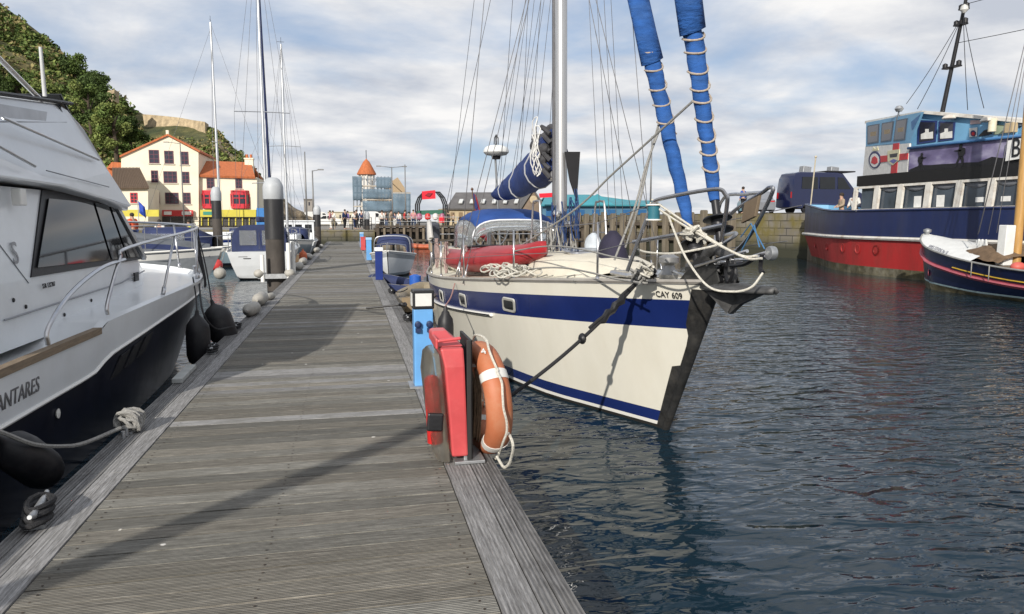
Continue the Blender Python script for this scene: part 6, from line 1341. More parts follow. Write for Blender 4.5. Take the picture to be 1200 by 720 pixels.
pan('badge_ring', disc(1025.5, 187.5, 7, 10), M('badge_navy', (.02, .025, .10), .5), .02, fp2, .022); pan('badge_centre', disc(1025.5, 188, 5.4, 8), M('flag_white', (.66, .65, .62), .5), .02, fp2, .028); pan('badge_poppy', [(1021.5, 191), (1023, 185), (1026, 183), (1029, 186), (1029.5, 191), (1026, 193)], CRS, .02, fp2, .034); pan('badge_crown', [(1022.5, 177), (1024, 172.5), (1026.5, 175), (1029, 172), (1030, 176.5)], M('badge_cream', (.62, .58, .38), .5), .02, fp2, .025)
wh = pan('wheelhouse_front', [(1015, 144), (1080, 131.5), (1066, 168), (1014.5, 172.5)], SKYB, .08)
for q in ([(1017, 147.5), (1031, 145), (1030, 167), (1017, 169)], [(1034, 144.5), (1048, 142), (1045, 165), (1032.5, 167)], [(1051, 141), (1064, 138.5), (1061, 164), (1047.5, 165.5)]):
    f = pan('wheelhouse_window', q, M('ship_window_frame', (.05, .07, .10), .4), .03, ship, .02)
    cx = sum(a for a, b in q)/4; cy = sum(b for a, b in q)/4; pan('pane', [(cx+(a-cx)*.86, cy+(b-cy)*.88) for a, b in q], WGL, .02, f, .025)
    pan('reflection_card', [(cx-3, cy-2), (cx+4, cy-3), (cx+3.4, cy+2), (cx-3, cy+3)], M('warm_reflection', (.30, .24, .16), .8), .004, f, .027)  # tan card painted on the pane to stand for a reflection
pan('wing_stripe', [(1068, 143), (1079, 134), (1070, 152), (1069, 152)], M('mid_blue', (.05, .15, .33), .5), .01, wh, .012)
WX = 20.0
def wq(name, pts, mat, th=.05, par=None, X=WX): g = G(); g.prism([onX(x, y, X) for x, y in pts], (th, 0, 0)); return g.build(name, mat, par or ship)
ws = wq('wheelhouse_side', [(1079, 132), (1193, 143), (1190, 158), (1064, 175)], SKYB, .08)
for q in ([(1076, 141), (1098, 141.5), (1096, 166), (1074.5, 169)], [(1100, 142), (1119, 143.5), (1117, 163.5), (1099, 166)]):
    f = wq('wheelhouse_window', q, M('ship_window_blue', (.02, .035, .13), .4), .03, ship, WX-.035); cx = sum(a for a, b in q)/4; cy = sum(b for a, b in q)/4
    wq('pane', [(cx+(a-cx)*.80, cy+(b-cy)*.84) for a, b in q], WGL, .02, f, WX-.045); wq('poster', [(cx-7, cy+3), (cx-2, cy+1), (cx-2, cy-3), (cx+2, cy-3), (cx+2, cy+1), (cx+7, cy), (cx+7, cy+8), (cx-7, cy+9)], M('flag_white', (.66, .65, .62), .5), .006, f, WX-.052)
wq('side_badge', [(1136, 150.5), (1145, 149.5), (1144.5, 160), (1136, 161)], M('flag_white', (.66, .65, .62), .5), .02, ws, WX-.03); wq('side_badge_ring', disc(1140.3, 156.5, 3.2, 3.6), M('badge_navy', (.02, .025, .10), .5), .02, ws, WX-.04); wq('side_badge_centre', disc(1140.3, 157, 1.9, 2.2), CRS, .02, ws, WX-.05)
wq('painted_sign', [(1137, 141), (1150, 141), (1149, 145), (1137, 146)], M('faded_pink', (.50, .38, .38), .6), .02, ws, WX-.03); wq('side_opening', [(1165, 146), (1177, 147), (1176, 157), (1164, 158)], M('pale_green', (.30, .36, .26), .6), .02, ws, WX-.03); wq('side_shadow_flag', [(1146, 160), (1153, 153), (1160, 151), (1162, 157), (1155, 159)], BLACK, .02, ws, WX-.03)
g = G(); r0 = [onPl(1013.5, 143.5, PB0, PB1), onX(1080, 131.5, WX-.15), onX(1196, 142, WX-.15)]; r0 = [V(p.x, p.y, p.z) for p in r0]
back = [V(25.2, r0[0].y-.5, r0[0].z-.2), V(25.2, r0[1].y, r0[1].z-.2), V(25.2, r0[2].y, r0[2].z-.1)]
g.grid([[p, q] for p, q in zip(r0, back)], smooth=False); g.build('wheelhouse_roof', SHW, ship, solid=.10)
g = G(); g.bx(20.1, 25.0, 18.9, 22.9, 3.86, 5.0); g.build('wheelhouse_core', SKYB, ship)
g = G(); g.tube([onX(1064, 174, 19.72), onX(1200, 158.5, 19.72)], .05, 6); g.build('mural_rail', M('mid_blue', (.05, .15, .33), .5), ship)
for (x, y) in ((1112, 139), (1157, 142)): g = G(); c = onX(x, y, WX-.25); g.lathe([(.05, .12), (.16, .08), (.22, 0), (.2, -.02)], c, 12); g.build('deck_lamp', SHW, ship)
g = G(); c = onX(1163, 147, WX-.2); g.lathe([(.02, -.22), (.12, -.2), (.12, .2), (.02, .22)], c, 12); g.build('life_canister', M('cream_canister', (.6, .55, .42), .5), ship)
g = G(); c = onX(1185, 150, WX-.2); g.box(c, (.2, .3, .3)); g.build('locker', M('straw_box', (.42, .33, .2), .7), ship, bev=.02)
g = G(); a, b = onPl(1051, 141, PB0, PB1), onPl(1053.5, 131, PB0, PB1); g.cyl(a, b, .03); g.lathe([(.1, 0), (.16, .1), (.1, .2), (.04, .22)], b, 10); g.build('search_light', GALV, ship)
# sign board reading BA...
sgb = wq('name_board', [(1181, 165), (1215, 159), (1214, 183), (1178, 189)], M('sign_white', (.70, .70, .68), .5), .05, ship, 19.66)
a = onX(1184, 184.5, 19.64); text('lettering', 'BAR', .80, a, (0, -1, 0), (0, 0, 1), BLACK, sgb, extr=.006, sx=.74)
# raked mast
mb, mt = V(22, 24.2, 6.0), V(22, 23.2, 11.2)
g = G(); g.cyl(mb, mt, .085, .05, n=10); sm = g.build('mast', BLACK, ship)
for t, w in ((.34, .32), (.62, .2), (.72, .12), (.84, .12)):
    p = mb.lerp(mt, t); g = G(); g.box(p, (.25, w*2.2, .05)); 
    for s_ in (-1, 1): g.lathe([(.03, -.1), (.09, -.06), (.09, .08), (.03, .12)], p+V(0, s_*w, .08), 10)
    g.build('lamp_bracket', BLACK, sm)
g = G(); g.lathe([(.05, -.1), (.14, 0), (.12, .12), (.02, .2)], mb.lerp(mt, .70)+V(-.2, -.25, 0), 12); g.build('navigation_lamp', M('pale_lamp', (.5, .5, .48), .4), sm)
for a, b in ((mb.lerp(mt, .68), onX(1062, 122, 21)), (mb.lerp(mt, .68), onX(1075, 128, 20.2)), (mb.lerp(mt, .7), onX(1153, 127, 20.3)), (mb.lerp(mt, .75), V(22.5, 10, 9.5)), (mb.lerp(mt, .5), V(22.5, 10, 8.1)), (mb.lerp(mt, .7), onX(1134, 129, 20.3))):
    g = G(); g.tube(catenary(a, b, .12, 8), .012, 5); g.build('stay', BLACK, sm)
for k in range(6): g = G(); p = catenary(mb.lerp(mt, .75), V(22.5, 10, 9.5), .12, 12)[2+k*2]; g.lathe([(.02, -.07), (.07, -.02), (.05, .06), (.01, .08)], p, 8); g.build('string_lamp', M('dark_bulb', (.05, .05, .05), .3), sm)
pl_ = G(); pl_.cyl(onX(950, 240, 21.2), onX(956, 184, 21.2), .03, n=8); pl_.ball(onX(956, 184, 21.2), .06); pl_.build('stern_staff', M('pale_wood_pole', (.45, .40, .30), .6), ship)
# ---- heritage lifeboat in front of the ship
LBW = M('boat_white_deck', (.66, .67, .66), .45, 0, .06, 4, dirt=.2, dirtcol=(.4, .38, .33), dscale=3); LBN = M('lifeboat_navy', (.010, .016, .06), .28, 0, .15, 2, coat=.3); PNK = M('faded_red_strake', (.40, .10, .13), .6, 0, .15, 4); 
life = thing('heritage_lifeboat', (17.9, 15, 0), 'navy lifeboat with white foredeck, red strake and varnished mast beside the ship', 'lifeboat')
LC_, LY = 17.95, 20.15
def lbh(t): return sinterp(t, [(0, .03), (.4, .45), (1, .80), (2, 1.10), (3.2, 1.33), (5, 1.5), (8, 1.45), (11, .9)])
def lzs(t): return sinterp(t, [(0, 1.66), (1, 1.32), (2, 1.14), (3.3, .98), (5, .86), (8, .84), (11, 1.2)])
def lpt(t, z, sd_, o=0):
    k = max(0, min(1, z/lzs(t)))**.7; return V(LC_+sd_*(lbh(t)*(.62+.38*k)+o), LY-t+.25*(1-k)*(-1 if t < 1 else 0), z)
TS = [0, .08, .2, .4, .6, .8, 1, 1.3, 1.6, 2, 2.4, 2.8, 3.2, 3.6, 4, 4.5, 5, 6, 7, 8, 9, 10, 11]
g = G()
for sd_ in (-1, 1):
    rows = []
    for t in TS:
        s = lzs(t); p0 = max(.30, s-.44); wl = .10+.16*max(0, 1-t/3)
        rows.append([lpt(t, z, sd_, .0) for z in (s, s-.16, p0+.06, p0-.08, (p0+wl)/2, wl+.05, wl, .0, -.3)])
    g.grid(rows, mif=lambda i, j: 0 if j < 2 or 3 <= j < 5 else 1 if j == 2 else 2 if j == 5 else 3)
g.build('hull', [LBN, PNK, M('pale_blue_line', (.38, .50, .52), .5), WEED], life)
for sd_ in (-1, 1):
    g = G(); g.tube([lpt(t, max(.30, lzs(t)-.44), sd_, .03) for t in TS], .05, 6, flat=.7); g.build('belting', PNK, life)
    g = G(); g.tube([lpt(t, lzs(t), sd_, .01) for t in TS], .028, 6); g.build('gunwale', M('gunwale_grey', (.25, .25, .24), .6), life)
    g = G(); g.tube([lpt(t, max(.30, lzs(t)-.44)+.13, sd_, .012) for t in TS if t > 2.3], .018, 6); g.build('gold_line', M('gold_line', (.55, .36, .03), .5), life)
g = G(); rows = []
for t in TS: 
    if t > 3.4: break
    a, b = lpt(t, lzs(t), -1), lpt(t, lzs(t), 1); h_ = .30*min(1, lbh(t)); rows.append([a.lerp(b, k/8)+V(0, 0, h_*math.sin(math.pi*k/8)**.8*(1 if 1 else 0)) for k in range(9)])
g.grid(rows); fd = g.build('foredeck', LBW, life)
g = G(); rows = []
for t in TS:
    if t < 3.1 or t > 10.5: continue
    a, b = lpt(t, lzs(t)-.05, -1, -.02), lpt(t, lzs(t)-.05, 1, -.02); rows.append([a.lerp(b, k/8) for k in range(9)])
g.grid(rows); g.build('well_deck', M('boat_sole', (.18, .14, .10), .8), life)
g = G(); rows = []
for i in range(9): 
    t = 2.5+i*.18; a, b = lpt(t, lzs(t), -1, -.28), lpt(t, lzs(t), 1, -.28); rows.append([a.lerp(b, k/10)+V(0, 0, .06+.42*math.sin(math.pi*k/10)**.5*math.sin(math.pi*(.12+.8*i/8))**.6+.02*math.sin(i*2+k*1.7)) for k in range(11)])
g.grid(rows); g.build('brown_cover', M('brown_canvas', (.13, .085, .05), .85, 0, .35, 5, bump=.5, bscale=12), life)
g = G(); p = onX(1148, 293, 17.4); g.box(p, (.04, .75, .22), rot=Matrix.Rotation(.1, 3, 'X')); g.build('white_placard', LBW, life)
g = G()
for k in range(3): q = p+V(.05, -.1+.12*k, .2); g.prism([q+V(0, -.07, -.08), q+V(0, .07, -.08), q+V(0, .05, .06), q+V(0, -.02, .1)], (.05, 0, 0))
g.build('cup_stack', LBW, life)
g = G(); a, b = onX(1176, 311, 17.3), onX(1181, 264, 17.3); g.beam(a, b, .3, .26); g.build('mast_case', LBW, life, bev=.02)
g = G(); a = onX(1190, 312, 17.6); b = onX(1200, 190, 17.6); d = (b-a); g.cyl(a-d*.1, a+d*3, .12, .10, n=12); lm = g.build('mast', M('varnished_spruce', (.44, .25, .08), .4, 0, .2, 3, stretch=(5, 5, .6), coat=.2), life)
for px, py in ((1146, 270), (1158, 270), (1168, 268), (1147, 268)):
    g = G(); g.tube([onX(px, py+5, 16.9), a+d*2.6], .01, 5); g.build('shroud', WIRE, lm)
g = G(); g.ball(onX(1193, 313, 17.0), (.2, .16, .13)); g.build('red_float', M('faded_red_float', (.5, .10, .08), .5), life)
g = G(); q = lpt(.9, .55, -1, .005); tx = (lpt(.8, .55, -1)-lpt(1.0, .55, -1)).normalized(); g.lathe([(.01, .02), (.12, .02), (.14, .0)], q, 18, axis=tx.cross(V(0, 0, 1))*-1 if tx.cross(V(0, 0, 1)).x > 0 else tx.cross(V(0, 0, 1))); g.build('round_badge', PNK, life)
t0 = 1.5; q = lpt(1.25, lzs(1.25)-.0, -1, .0)+V(-.005, 0, .01); tx = (lpt(2.3, lzs(2.3), -1)-q).normalized(); text('lettering', 'JAMES STEVENS No 10', .135, q+V(-.03, 0, .045), tx, (.55, 0, .85), M('navy_letter', (.02, .02, .06), .5), life, sx=.8)
g = G(); q = lpt(.05, 1.66, 1); g.lathe([(.05, 0), (.07, .06), (.12, .1), (.12, .16), (.03, .2)], V(LC_, LY-.15, 1.66), 10); g.build('bow_fairlead', GALV, life)
g = G(); g.tube([lpt(t, lzs(t)+.03, 1, -.05) for t in TS if t < 4], .03, 6); g.build('grab_line', LBW, life)
for px, t in ((1134, 3.35), (1158, 4.0)):
    g = G(); q = lpt(t, lzs(t), -1, .04); g.tube([q, q-V(0, 0, .4)], .015, 5); g.build('lanyard', ROPEG, life)
# ---- timber fender piles along the right quay wall
PILEM = M('pier_pile', (.16, .135, .10), .9, 0, .35, 1.5, bump=.5, bscale=8, stretch=(3, 3, .4), dirt=.5, dirtcol=(.05, .045, .03), dscale=1)
a, b = V(18.62, 59, 0), V(24.0, 37.3, 0)
def fpile(p, w, h, lab=None):
    g = G(); p = Vector(p); g.box(p+V(0, 0, h/2-.8), (w, w, h+1.6), rz=.2); g.box(p+V(0, 0, h+.02), (w*.9, w*.9, .06), rz=.2); o = g.build('fender_pile', PILEM, bev=.02)
    return tag(o, lab or 'weathered square timber pile in the dark row fronting the right quay wall', 'pile', 'timber piles along the right quay wall')
for k in range(17):
    t = (k+.3)/17.4; q = a.lerp(b, t)
    if t < .84: fpile((q.x-.15, q.y, 0), .36, 2.62+.12*((k*5) % 3 == 0))
fpile((24.35, 34.9, 0), .55, 2.75, 'thick pale timber pile between the ship\'s rounded end and the quay')
g = G()
for z in (.9, 1.9): g.beam(a.lerp(b, 0)+V(.02, 0, z), a.lerp(b, .82)+V(.02, 0, z), .22, .25)
tag(g.build('timber_waling', TIMB), 'horizontal dark timber walings tying the quay piles together', 'timber facing')
# ladder on quay wall
# ---- vans and cars
def vehicle(name, pos, rz, L_, W_, H_, prof, paint, lab, cat, glass, wheels=(.2, .8), rw=.34, details=()):
    """prof: side outline (u along length 0..1, z 0..1); glass: list of side window quads in the same units"""
    t = thing(name, (0, 0, 0), lab, cat, 'vehicles parked on the quays')
    g = G(); P = [((u-.5)*L_, z*H_) for u, z in prof]; n = len(P)
    secs = []
    for y, s_, dz in ((-W_/2, .93, .02), (-W_/2*.985, .975, 0), (-W_/2*.9, 1, 0), (W_/2*.9, 1, 0), (W_/2*.985, .975, 0), (W_/2, .93, .02)):
        cz = H_*.45; secs.append([V(x*(.985 if s_ < 1 else 1), y*(1 if z < H_*.5 else 1-.10*(z/H_-.5)*2), cz+(z-cz)*s_) for x, z in P])
    g.loft(secs, True, True); bd_ = g.build('body', paint, t, sharp=30)
    for q in glass:
        for sd_ in (-1, 1):
            g = G(); pts = [V((u-.5)*L_, sd_*(W_/2*(1-.10*(z-.5)*2)+.004), z*H_) for u, z in q]; g.prism(pts, (0, sd_*.012, 0)); g.build('window', TINT, bd_)
    for u in wheels:
        for sd_ in (-1, 1):
            g = G(); c = V((u-.5)*L_, sd_*(W_/2-.1), rw); g.lathe([(rw*.6, -.1), (rw*.96, -.1), (rw, -.06), (rw, .06), (rw*.96, .1), (rw*.6, .1)], c, 20, axis=(0, 1, 0)); w_ = g.build('wheel', BLACK, t)
            g = G(); g.lathe([(.02, .06*sd_), (rw*.5, .08*sd_), (rw*.6, .10*sd_), (rw*.62, .02*sd_)], c, 16, axis=(0, 1, 0)); g.build('rim', GALV, w_)
    for nm, u, z, w, h, m, in details:
        for sd_ in (-1, 1):
            g = G(); g.box(((u-.5)*L_, sd_*(W_/2-.2), z*H_), (.06, w, h)); g.build(nm, m, t)
    t.location = pos; t.rotation_euler = (0, 0, rz); return t
HL = M('headlamp_glass', (.7, .7, .68), .15); TLm = M('tail_lamp_red', (.4, .01, .01), .25)
VANP = [(0, .16), (.005, .55), (.02, .86), (.05, .97), (.10, 1.0), (.62, 1.0), (.70, .97), (.86, .60), (.97, .50), (1, .40), (1, .16), (.9, .12), (.1, .12)]
CARP = [(0, .18), (0, .50), (.03, .60), (.14, .66), (.26, .97), (.34, 1.0), (.60, .99), (.75, .68), (.93, .60), (.99, .48), (1, .2), (.92, .13), (.08, .13)]
v = vehicle('parked_van', (31.2, 44.5, RZ+.012), 0, 5.4, 2.0, 2.75, VANP, M('dark_blue_paint', (.008, .012, .05), .2, .2, .1, 1, coat=.8), 'dark blue high roofed van with roof boxes parked on the right quay', 'van', [[(.12, .60), (.34, .60), (.34, .88), (.13, .88)], [(.37, .60), (.58, .60), (.58, .88), (.37, .88)], [(.62, .60), (.80, .60), (.70, .87), (.62, .88)]], details=(('headlight', .985, .42, .3, .18, HL), ('tail_light', .006, .45, .12, .4, TLm)))
v.location = (0, 0, 0)
for x in (-1.2, .9): g = G(); g.box((x, 0, 2.95), (.6, .5, .42), rot=Matrix.Rotation(.12, 3, 'Y')); g.build('roof_box', GALV, v, bev=.03)
g = G(); g.box((1.0, 0, 2.82), (2.2, 1.5, .08)); g.build('roof_rack', BLACK, v); v.location = (31.2, 44.5, RZ+.012)
vehicle('parked_car', (27.6, 46.5, RZ+.012), 1.25, 4.0, 1.75, 1.55, CARP, M('silver_paint', (.30, .31, .33), .25, .6, .08, 1, coat=.6), 'silver grey hatchback parked on the quay beyond the yacht\'s bow frame', 'car', [[(.22, .64), (.46, .64), (.46, .92), (.30, .92)], [(.49, .64), (.70, .64), (.60, .90), (.49, .92)]], wheels=(.18, .82), rw=.31, details=(('headlight', .985, .5, .3, .14, HL), ('tail_light', .01, .52, .25, .14, TLm)))
WHT = M('white_car_paint', (.66, .66, .64), .25, 0, .05, 1, coat=.6)
for pos, rz, pr, L_, H_, lab, pm in (((3.3, 118, 1.36), .1, VANP, 4.9, 2.2, 'white van parked in front of the scaffolded tower', WHT), ((-3.4, 112, 1.36), 3.2, CARP, 4.3, 1.6, 'white car parked on the far quay to the left of the tower', WHT), ((-5.6, 140, 1.36), .2, VANP, 5.2, 2.4, 'white motorhome far behind the pontoon end beside the low sea wall', WHT)):
    vehicle('parked_van' if pr is VANP else 'parked_car', pos, rz, L_, 1.9, H_, pr, pm, lab, 'van' if pr is VANP else 'car', [[(.62, .60), (.80, .60), (.70, .87), (.62, .88)]] if pr is VANP else [[(.22, .64), (.46, .64), (.46, .92), (.30, .92)], [(.49, .64), (.70, .64), (.60, .90), (.49, .92)]])
# ================================================================ PEOPLE
SKIN = M('skin', (.42, .26, .19), .6, 0, .08, 10); HAIRD = M('dark_hair', (.03, .022, .016), .8)
def person(pos, face, lab, top, legs, hair=HAIRD, h=1.74, pose='stand', group=None, seed=0, arms=0.):
    """continuous skinned figure; clothing and hair are children"""
    rr = random.Random(seed); s = h/1.74
    t = thing('person', (0, 0, 0), lab, 'person', group)
    sit = pose == 'sit'; hipz = .50 if sit else .90; lean = .05 if not sit else .0
    st = rr.uniform(.04, .16)
    J = {'pel': (0, 0, hipz), 'waist': (0, lean*.3, hipz+.17), 'chest': (0, lean, hipz+.40), 'neck': (0, lean+.01, hipz+.58), 'head': (0, lean+.035, hipz+.70), 'crown': (0, lean+.02, hipz+.81)}
    for sd_, n in ((-1, 'l'), (1, 'r')):
        J['sh'+n] = (sd_*.18, lean, hipz+.50); J['el'+n] = (sd_*.25, lean-.02+.05*arms, hipz+.24+.05*arms); J['ha'+n] = (sd_*(.25-.12*arms), lean+.07+.22*arms, hipz+.02+.26*arms)
        J['fi'+n] = (sd_*(.245-.15*arms), lean+.10+.26*arms, hipz-.08+.30*arms)
        J['hip'+n] = (sd_*.10, 0, hipz-.03)
        if sit: J['kn'+n] = (sd_*.13, .42, hipz+.0); J['an'+n] = (sd_*.13, .44, hipz-.40); J['to'+n] = (sd_*.14, .58, hipz-.45)
        else: J['kn'+n] = (sd_*.11, .04+sd_*st*.5, .48); J['an'+n] = (sd_*.11, sd_*st-.02, .08); J['to'+n] = (sd_*.13, sd_*st+.15, .03)
    E_ = [('pel', 'waist'), ('waist', 'chest'), ('chest', 'neck'), ('neck', 'head'), ('head', 'crown')]
    for n in 'lr': E_ += [('chest', 'sh'+n), ('sh'+n, 'el'+n), ('el'+n, 'ha'+n), ('ha'+n, 'fi'+n), ('pel', 'hip'+n), ('hip'+n, 'kn'+n), ('kn'+n, 'an'+n), ('an'+n, 'to'+n)]
    RAD = {'pel': .13, 'waist': .125, 'chest': .15, 'neck': .055, 'head': .088, 'crown': .07, 'sh': .07, 'el': .045, 'ha': .034, 'fi': .022, 'hip': .095, 'kn': .06, 'an': .042, 'to': .035}
    def skin(name, keys, mat, parent, grow=0., rep={}):
        ks = list(keys); me = bpy.data.meshes.new(name); idx = {k: i for i, k in enumerate(ks)}
        me.from_pydata([Vector(rep.get(k, J[k]))*s for k in ks], [(idx[a], idx[b]) for a, b in E_ if a in idx and b in idx], [])
        me.materials.append(mat); o = bpy.data.objects.new(name, me); COL.objects.link(o); o.parent = parent
        md = o.modifiers.new('skin', 'SKIN')
        for k in ks:
            v = me.skin_vertices[0].data[idx[k]]; q = RAD.get(k, RAD.get(k[:-1], .06))+grow; v.radius = (q*s, q*s*(.8 if k in ('chest', 'waist', 'pel') else 1)); v.use_root = k == ks[0]
        sb_ = o.modifiers.new('sub', 'SUBSURF'); sb_.levels = 1; sb_.render_levels = 1; md.use_smooth_shade = True
        return o
    skin('body', ['pel']+[k for k in J if k != 'pel'], SKIN, t)
    mid = {'ha'+n: tuple(Vector(J['el'+n]).lerp(Vector(J['ha'+n]), .85)) for n in 'lr'}
    skin('jacket', ['chest', 'waist', 'pel', 'shl', 'shr', 'ell', 'elr', 'hal', 'har'], top, t, .016, mid)
    skin('trousers', ['pel', 'hipl', 'hipr', 'knl', 'knr', 'anl', 'anr'], legs, t, .012)
    g = G(); hd = Vector(J['head'])*s; g.ball(hd+V(0, -.022*s, .045*s), (.098*s, .105*s, .098*s), 12, 8); g.build('hair', hair, t)
    t.location = pos; t.rotation_euler = (0, 0, face); return t
def cl(n, c): return M('cloth_'+n, c, .85, 0, .15, 8, bump=.3, bscale=20)
JE = cl('denim', (.05, .075, .14)); BK = cl('black', (.016, .016, .018)); WH = cl('white', (.62, .61, .58)); NV = cl('navy', (.015, .03, .09)); GY = cl('grey', (.20, .20, .21)); PK = cl('pink', (.45, .20, .22)); KH = cl('khaki', (.22, .19, .13)); OR = cl('orange', (.62, .09, .03)); YV = cl('hi_vis', (.55, .60, .06)); BL = cl('blue', (.03, .08, .30)); RD = cl('red', (.42, .03, .03)); BG = cl('beige', (.32, .25, .18))
person((24.9, 43.4, RZ+.012), .4, 'person in a blue jacket standing on the right quay above the bow frame', BL, BK, seed=1)
p_ = onY(540, 292, 41); 
g = G(); g.bx(4.6, 9.5, 40.2, 42.2, -.3, .48); tag(g.build('small_pontoon', M('pontoon_grey', (.2, .19, .17), .8, 0, .2, 2), bev=.02), 'short grey floating pontoon beyond the yacht\'s stern', 'pontoon')
person((6.15, 41.2, .48), 2.2, 'person in a grey hooded jacket standing behind the yacht\'s sprayhood', GY, BK, h=1.85, seed=2, arms=.6)
person((21.75, 29.4, 2.03), 1.3, 'seated person in a beige jacket on the ship\'s rounded open deck', BG, KH, pose='sit', seed=3, arms=.7)
person((21.35, 28.0, 2.03), 1.9, 'seated person in a white shirt beside the ship\'s first window', WH, JE, pose='sit', seed=4, arms=.6)
far = [(370, WH, JE, 'white top and jeans between the pile and the quay steps'), (388, PK, WH, 'pink top by the railing'), (391, WH, KH, 'white top and khaki trousers by the railing'), (404, NV, BK, 'dark blue coat leaning on the railing'), (407, cl('violet', (.14, .10, .28)), WH, 'violet top and white trousers'), (416, WH, NV, 'white top with navy trousers'), (419, BK, BK, 'all black clothes near the tower foot'), (424, NV, BK, 'navy jacket just right of the pontoon end')]
for k, (x, a, b, lab) in enumerate(far):
    Y = 66+3*(k % 3)+.3*k; q = onY(x, 268, Y); person((q.x, Y, QZ), (k*1.3) % 6, 'person with '+lab, a, b, seed=10+k, group='people strolling on the far quay', h=1.68+.03*(k % 4))
far2 = [(448, WH, BK, 'white shirt, first from the left in the jetty crowd'), (453, BK, JE, 'black top beside the white shirt'), (458, BG, KH, 'beige coat in the jetty crowd'), (463, NV, WH, 'navy top with white trousers'), (468, WH, JE, 'white shirt and jeans near the lamp post'), (474, RD, BK, 'red jacket walking past the flagpole'), (480, GY, BK, 'grey coat left of the fairground arch'), (485, PK, JE, 'pink top next to the fairground arch'), (531, BG, BK, 'beige coat near the hall wall'), (526, BK, BK, 'black coat near the hall wall')]
for k, (x, a, b, lab) in enumerate(far2):
    Y = (63, 74, 67, 86, 70, 64.5, 80, 66, 90, 72)[k]; q = onY(x, 268, Y); person((q.x, Y, QZ), (k*2.1) % 6, 'person with '+lab, a, b, seed=30+k, group='people on the timber jetty', h=1.66+.03*(k % 4))
# ================================================================ MOORED BOATS, PILES, LAMP POSTS
GREYH = M('grey_blue_hull', (.26, .31, .35), .4, 0, .1, 2, coat=.2, dirt=.2, dirtcol=(.15, .15, .14)); CREAMB = M('boat_cream', (.60, .56, .46), .4, 0, .08, 2, dirt=.2, dirtcol=(.35, .3, .22))
TARPN = M('navy_tarp', (.018, .028, .085), .75, 0, .25, 3, bump=.4, bscale=10); TARPG = M('grey_tarp', (.11, .12, .135), .75, 0, .2, 2.5, bump=.4, bscale=8); TARPL = M('pale_grey_tarp', (.27, .29, .31), .75, 0, .2, 2.5, bump=.4, bscale=8)
def boat(name, lab, L_, B_, hb, hs, mats, cat='boat', transom=.8, group=None, stripe=.16, deckm=None):
    """hull in local axes, stern at y=0, bow at y=L"""
    t = thing(name, (0, 0, 0), lab, cat, group)
    def half(v): return B_/2*max(.01, sinterp(v, [(0, transom), (.25, .96), (.45, 1), (.7, .84), (.88, .45), (1, .02)]))
    def sheer(v): return hs+(hb-hs)*v**2
    def hp(v, z, s_):
        zt = sheer(v); k = max(0, min(1, z/zt))**.7; y = v*L_-(1-k)*.10*L_*max(0, v-.55)/.45+(1-k)*.05*L_*max(0, .2-v)/.2
        return V(s_*half(v)*(.66+.34*k if v < .8 else .5+.5*k)*(1 if z >= 0 else .7), y, z)
    g = G(); VS = [i/20 for i in range(19)]+[.93, .96, .985, 1]
    for s_ in (-1, 1):
        rows = [[hp(v, z, s_) for z in (sheer(v), sheer(v)-.06, sheer(v)-.06-stripe, sheer(v)*.5, .16, .06, 0, -.3)] for v in VS]
        g.grid(rows, mif=lambda i, j: (0, 1, 0, 0, 2, 3, 3)[j])
        if s_ < 0: t0 = rows[0]
        else:
            for j in range(len(t0)-1): g.quad(t0[j], t0[j+1], rows[0][j+1], rows[0][j], mi=0 if j < 5 else 3)
    g.build('hull', mats, t)
    g = G(); g.grid([[hp(v, sheer(v)-.03, -1).lerp(hp(v, sheer(v)-.03, 1), k/4)+V(0, 0, .04*(1-(k/2-1)**2)) for k in range(5)] for v in VS]); g.build('deck', deckm or GEL, t)
    for s_ in (-1, 1):
        g = G(); g.tube([hp(v, sheer(v), s_)+V(s_*.01, 0, .01) for v in VS], .03, 6); g.build('gunwale', mats[1] if 0 else WHITEP, t)
    return t, hp, sheer
def setat(t, x, y, rz, z=0): t.location = (x, y, z); t.rotation_euler = (0, 0, rz); return t
def rails(t, hp, sheer, vs, h=.6, name='guard_rail'):
    for s_ in (-1, 1):
        g = G(); P = [hp(v, sheer(v), s_)+V(-s_*.06, 0, h) for v in vs]; g.tube(smoothpath(P, 4), .016, 6)
        for v in vs: p = hp(v, sheer(v), s_)+V(-s_*.06, 0, 0); g.cyl(p, p+V(0, 0, h), .013, n=6)
        g.build(name, STEEL, t)
def mast(t, y, z0, z1, r=.07, mat=None, spread=(), rig=True, L_=8, B_=2.4, h=1.):
    g = G(); g.cyl((0, y, z0), (0, y-.05, z1), r, r*.75, n=10); m = g.build('mast', mat or ALU, t)
    for zs, w in spread: g = G(); g.tube([V(-w, y-.1, zs), V(0, y, zs+.03), V(w, y-.1, zs)], .022, 6); g.build('spreader', ALU, m)
    if rig:
        for a in ((B_*.45, y-.2, h), (-B_*.45, y-.2, h), (0, L_*.98, h+.1), (0, .1, h)):
            g = G(); g.tube([V(*a), V(0, y, z1-.2)], .007, 4); g.build('stay', WIRE, m)
        if spread:
            for s_ in (-1, 1): g = G(); g.tube([V(s_*B_*.46, y, h), V(s_*spread[0][1], y-.1, spread[0][0]), V(0, y, z1-.1)], .006, 4); g.build('shroud', WIRE, m)
    g = G(); g.cyl((0, y-.05, z1), (0, y-.05, z1+.35), .01, n=5); g.tube([V(-.15, y-.05, z1+.12), V(.2, y-.05, z1+.12)], .01, 4); g.build('wind_vane', BLACK, m)
    return m
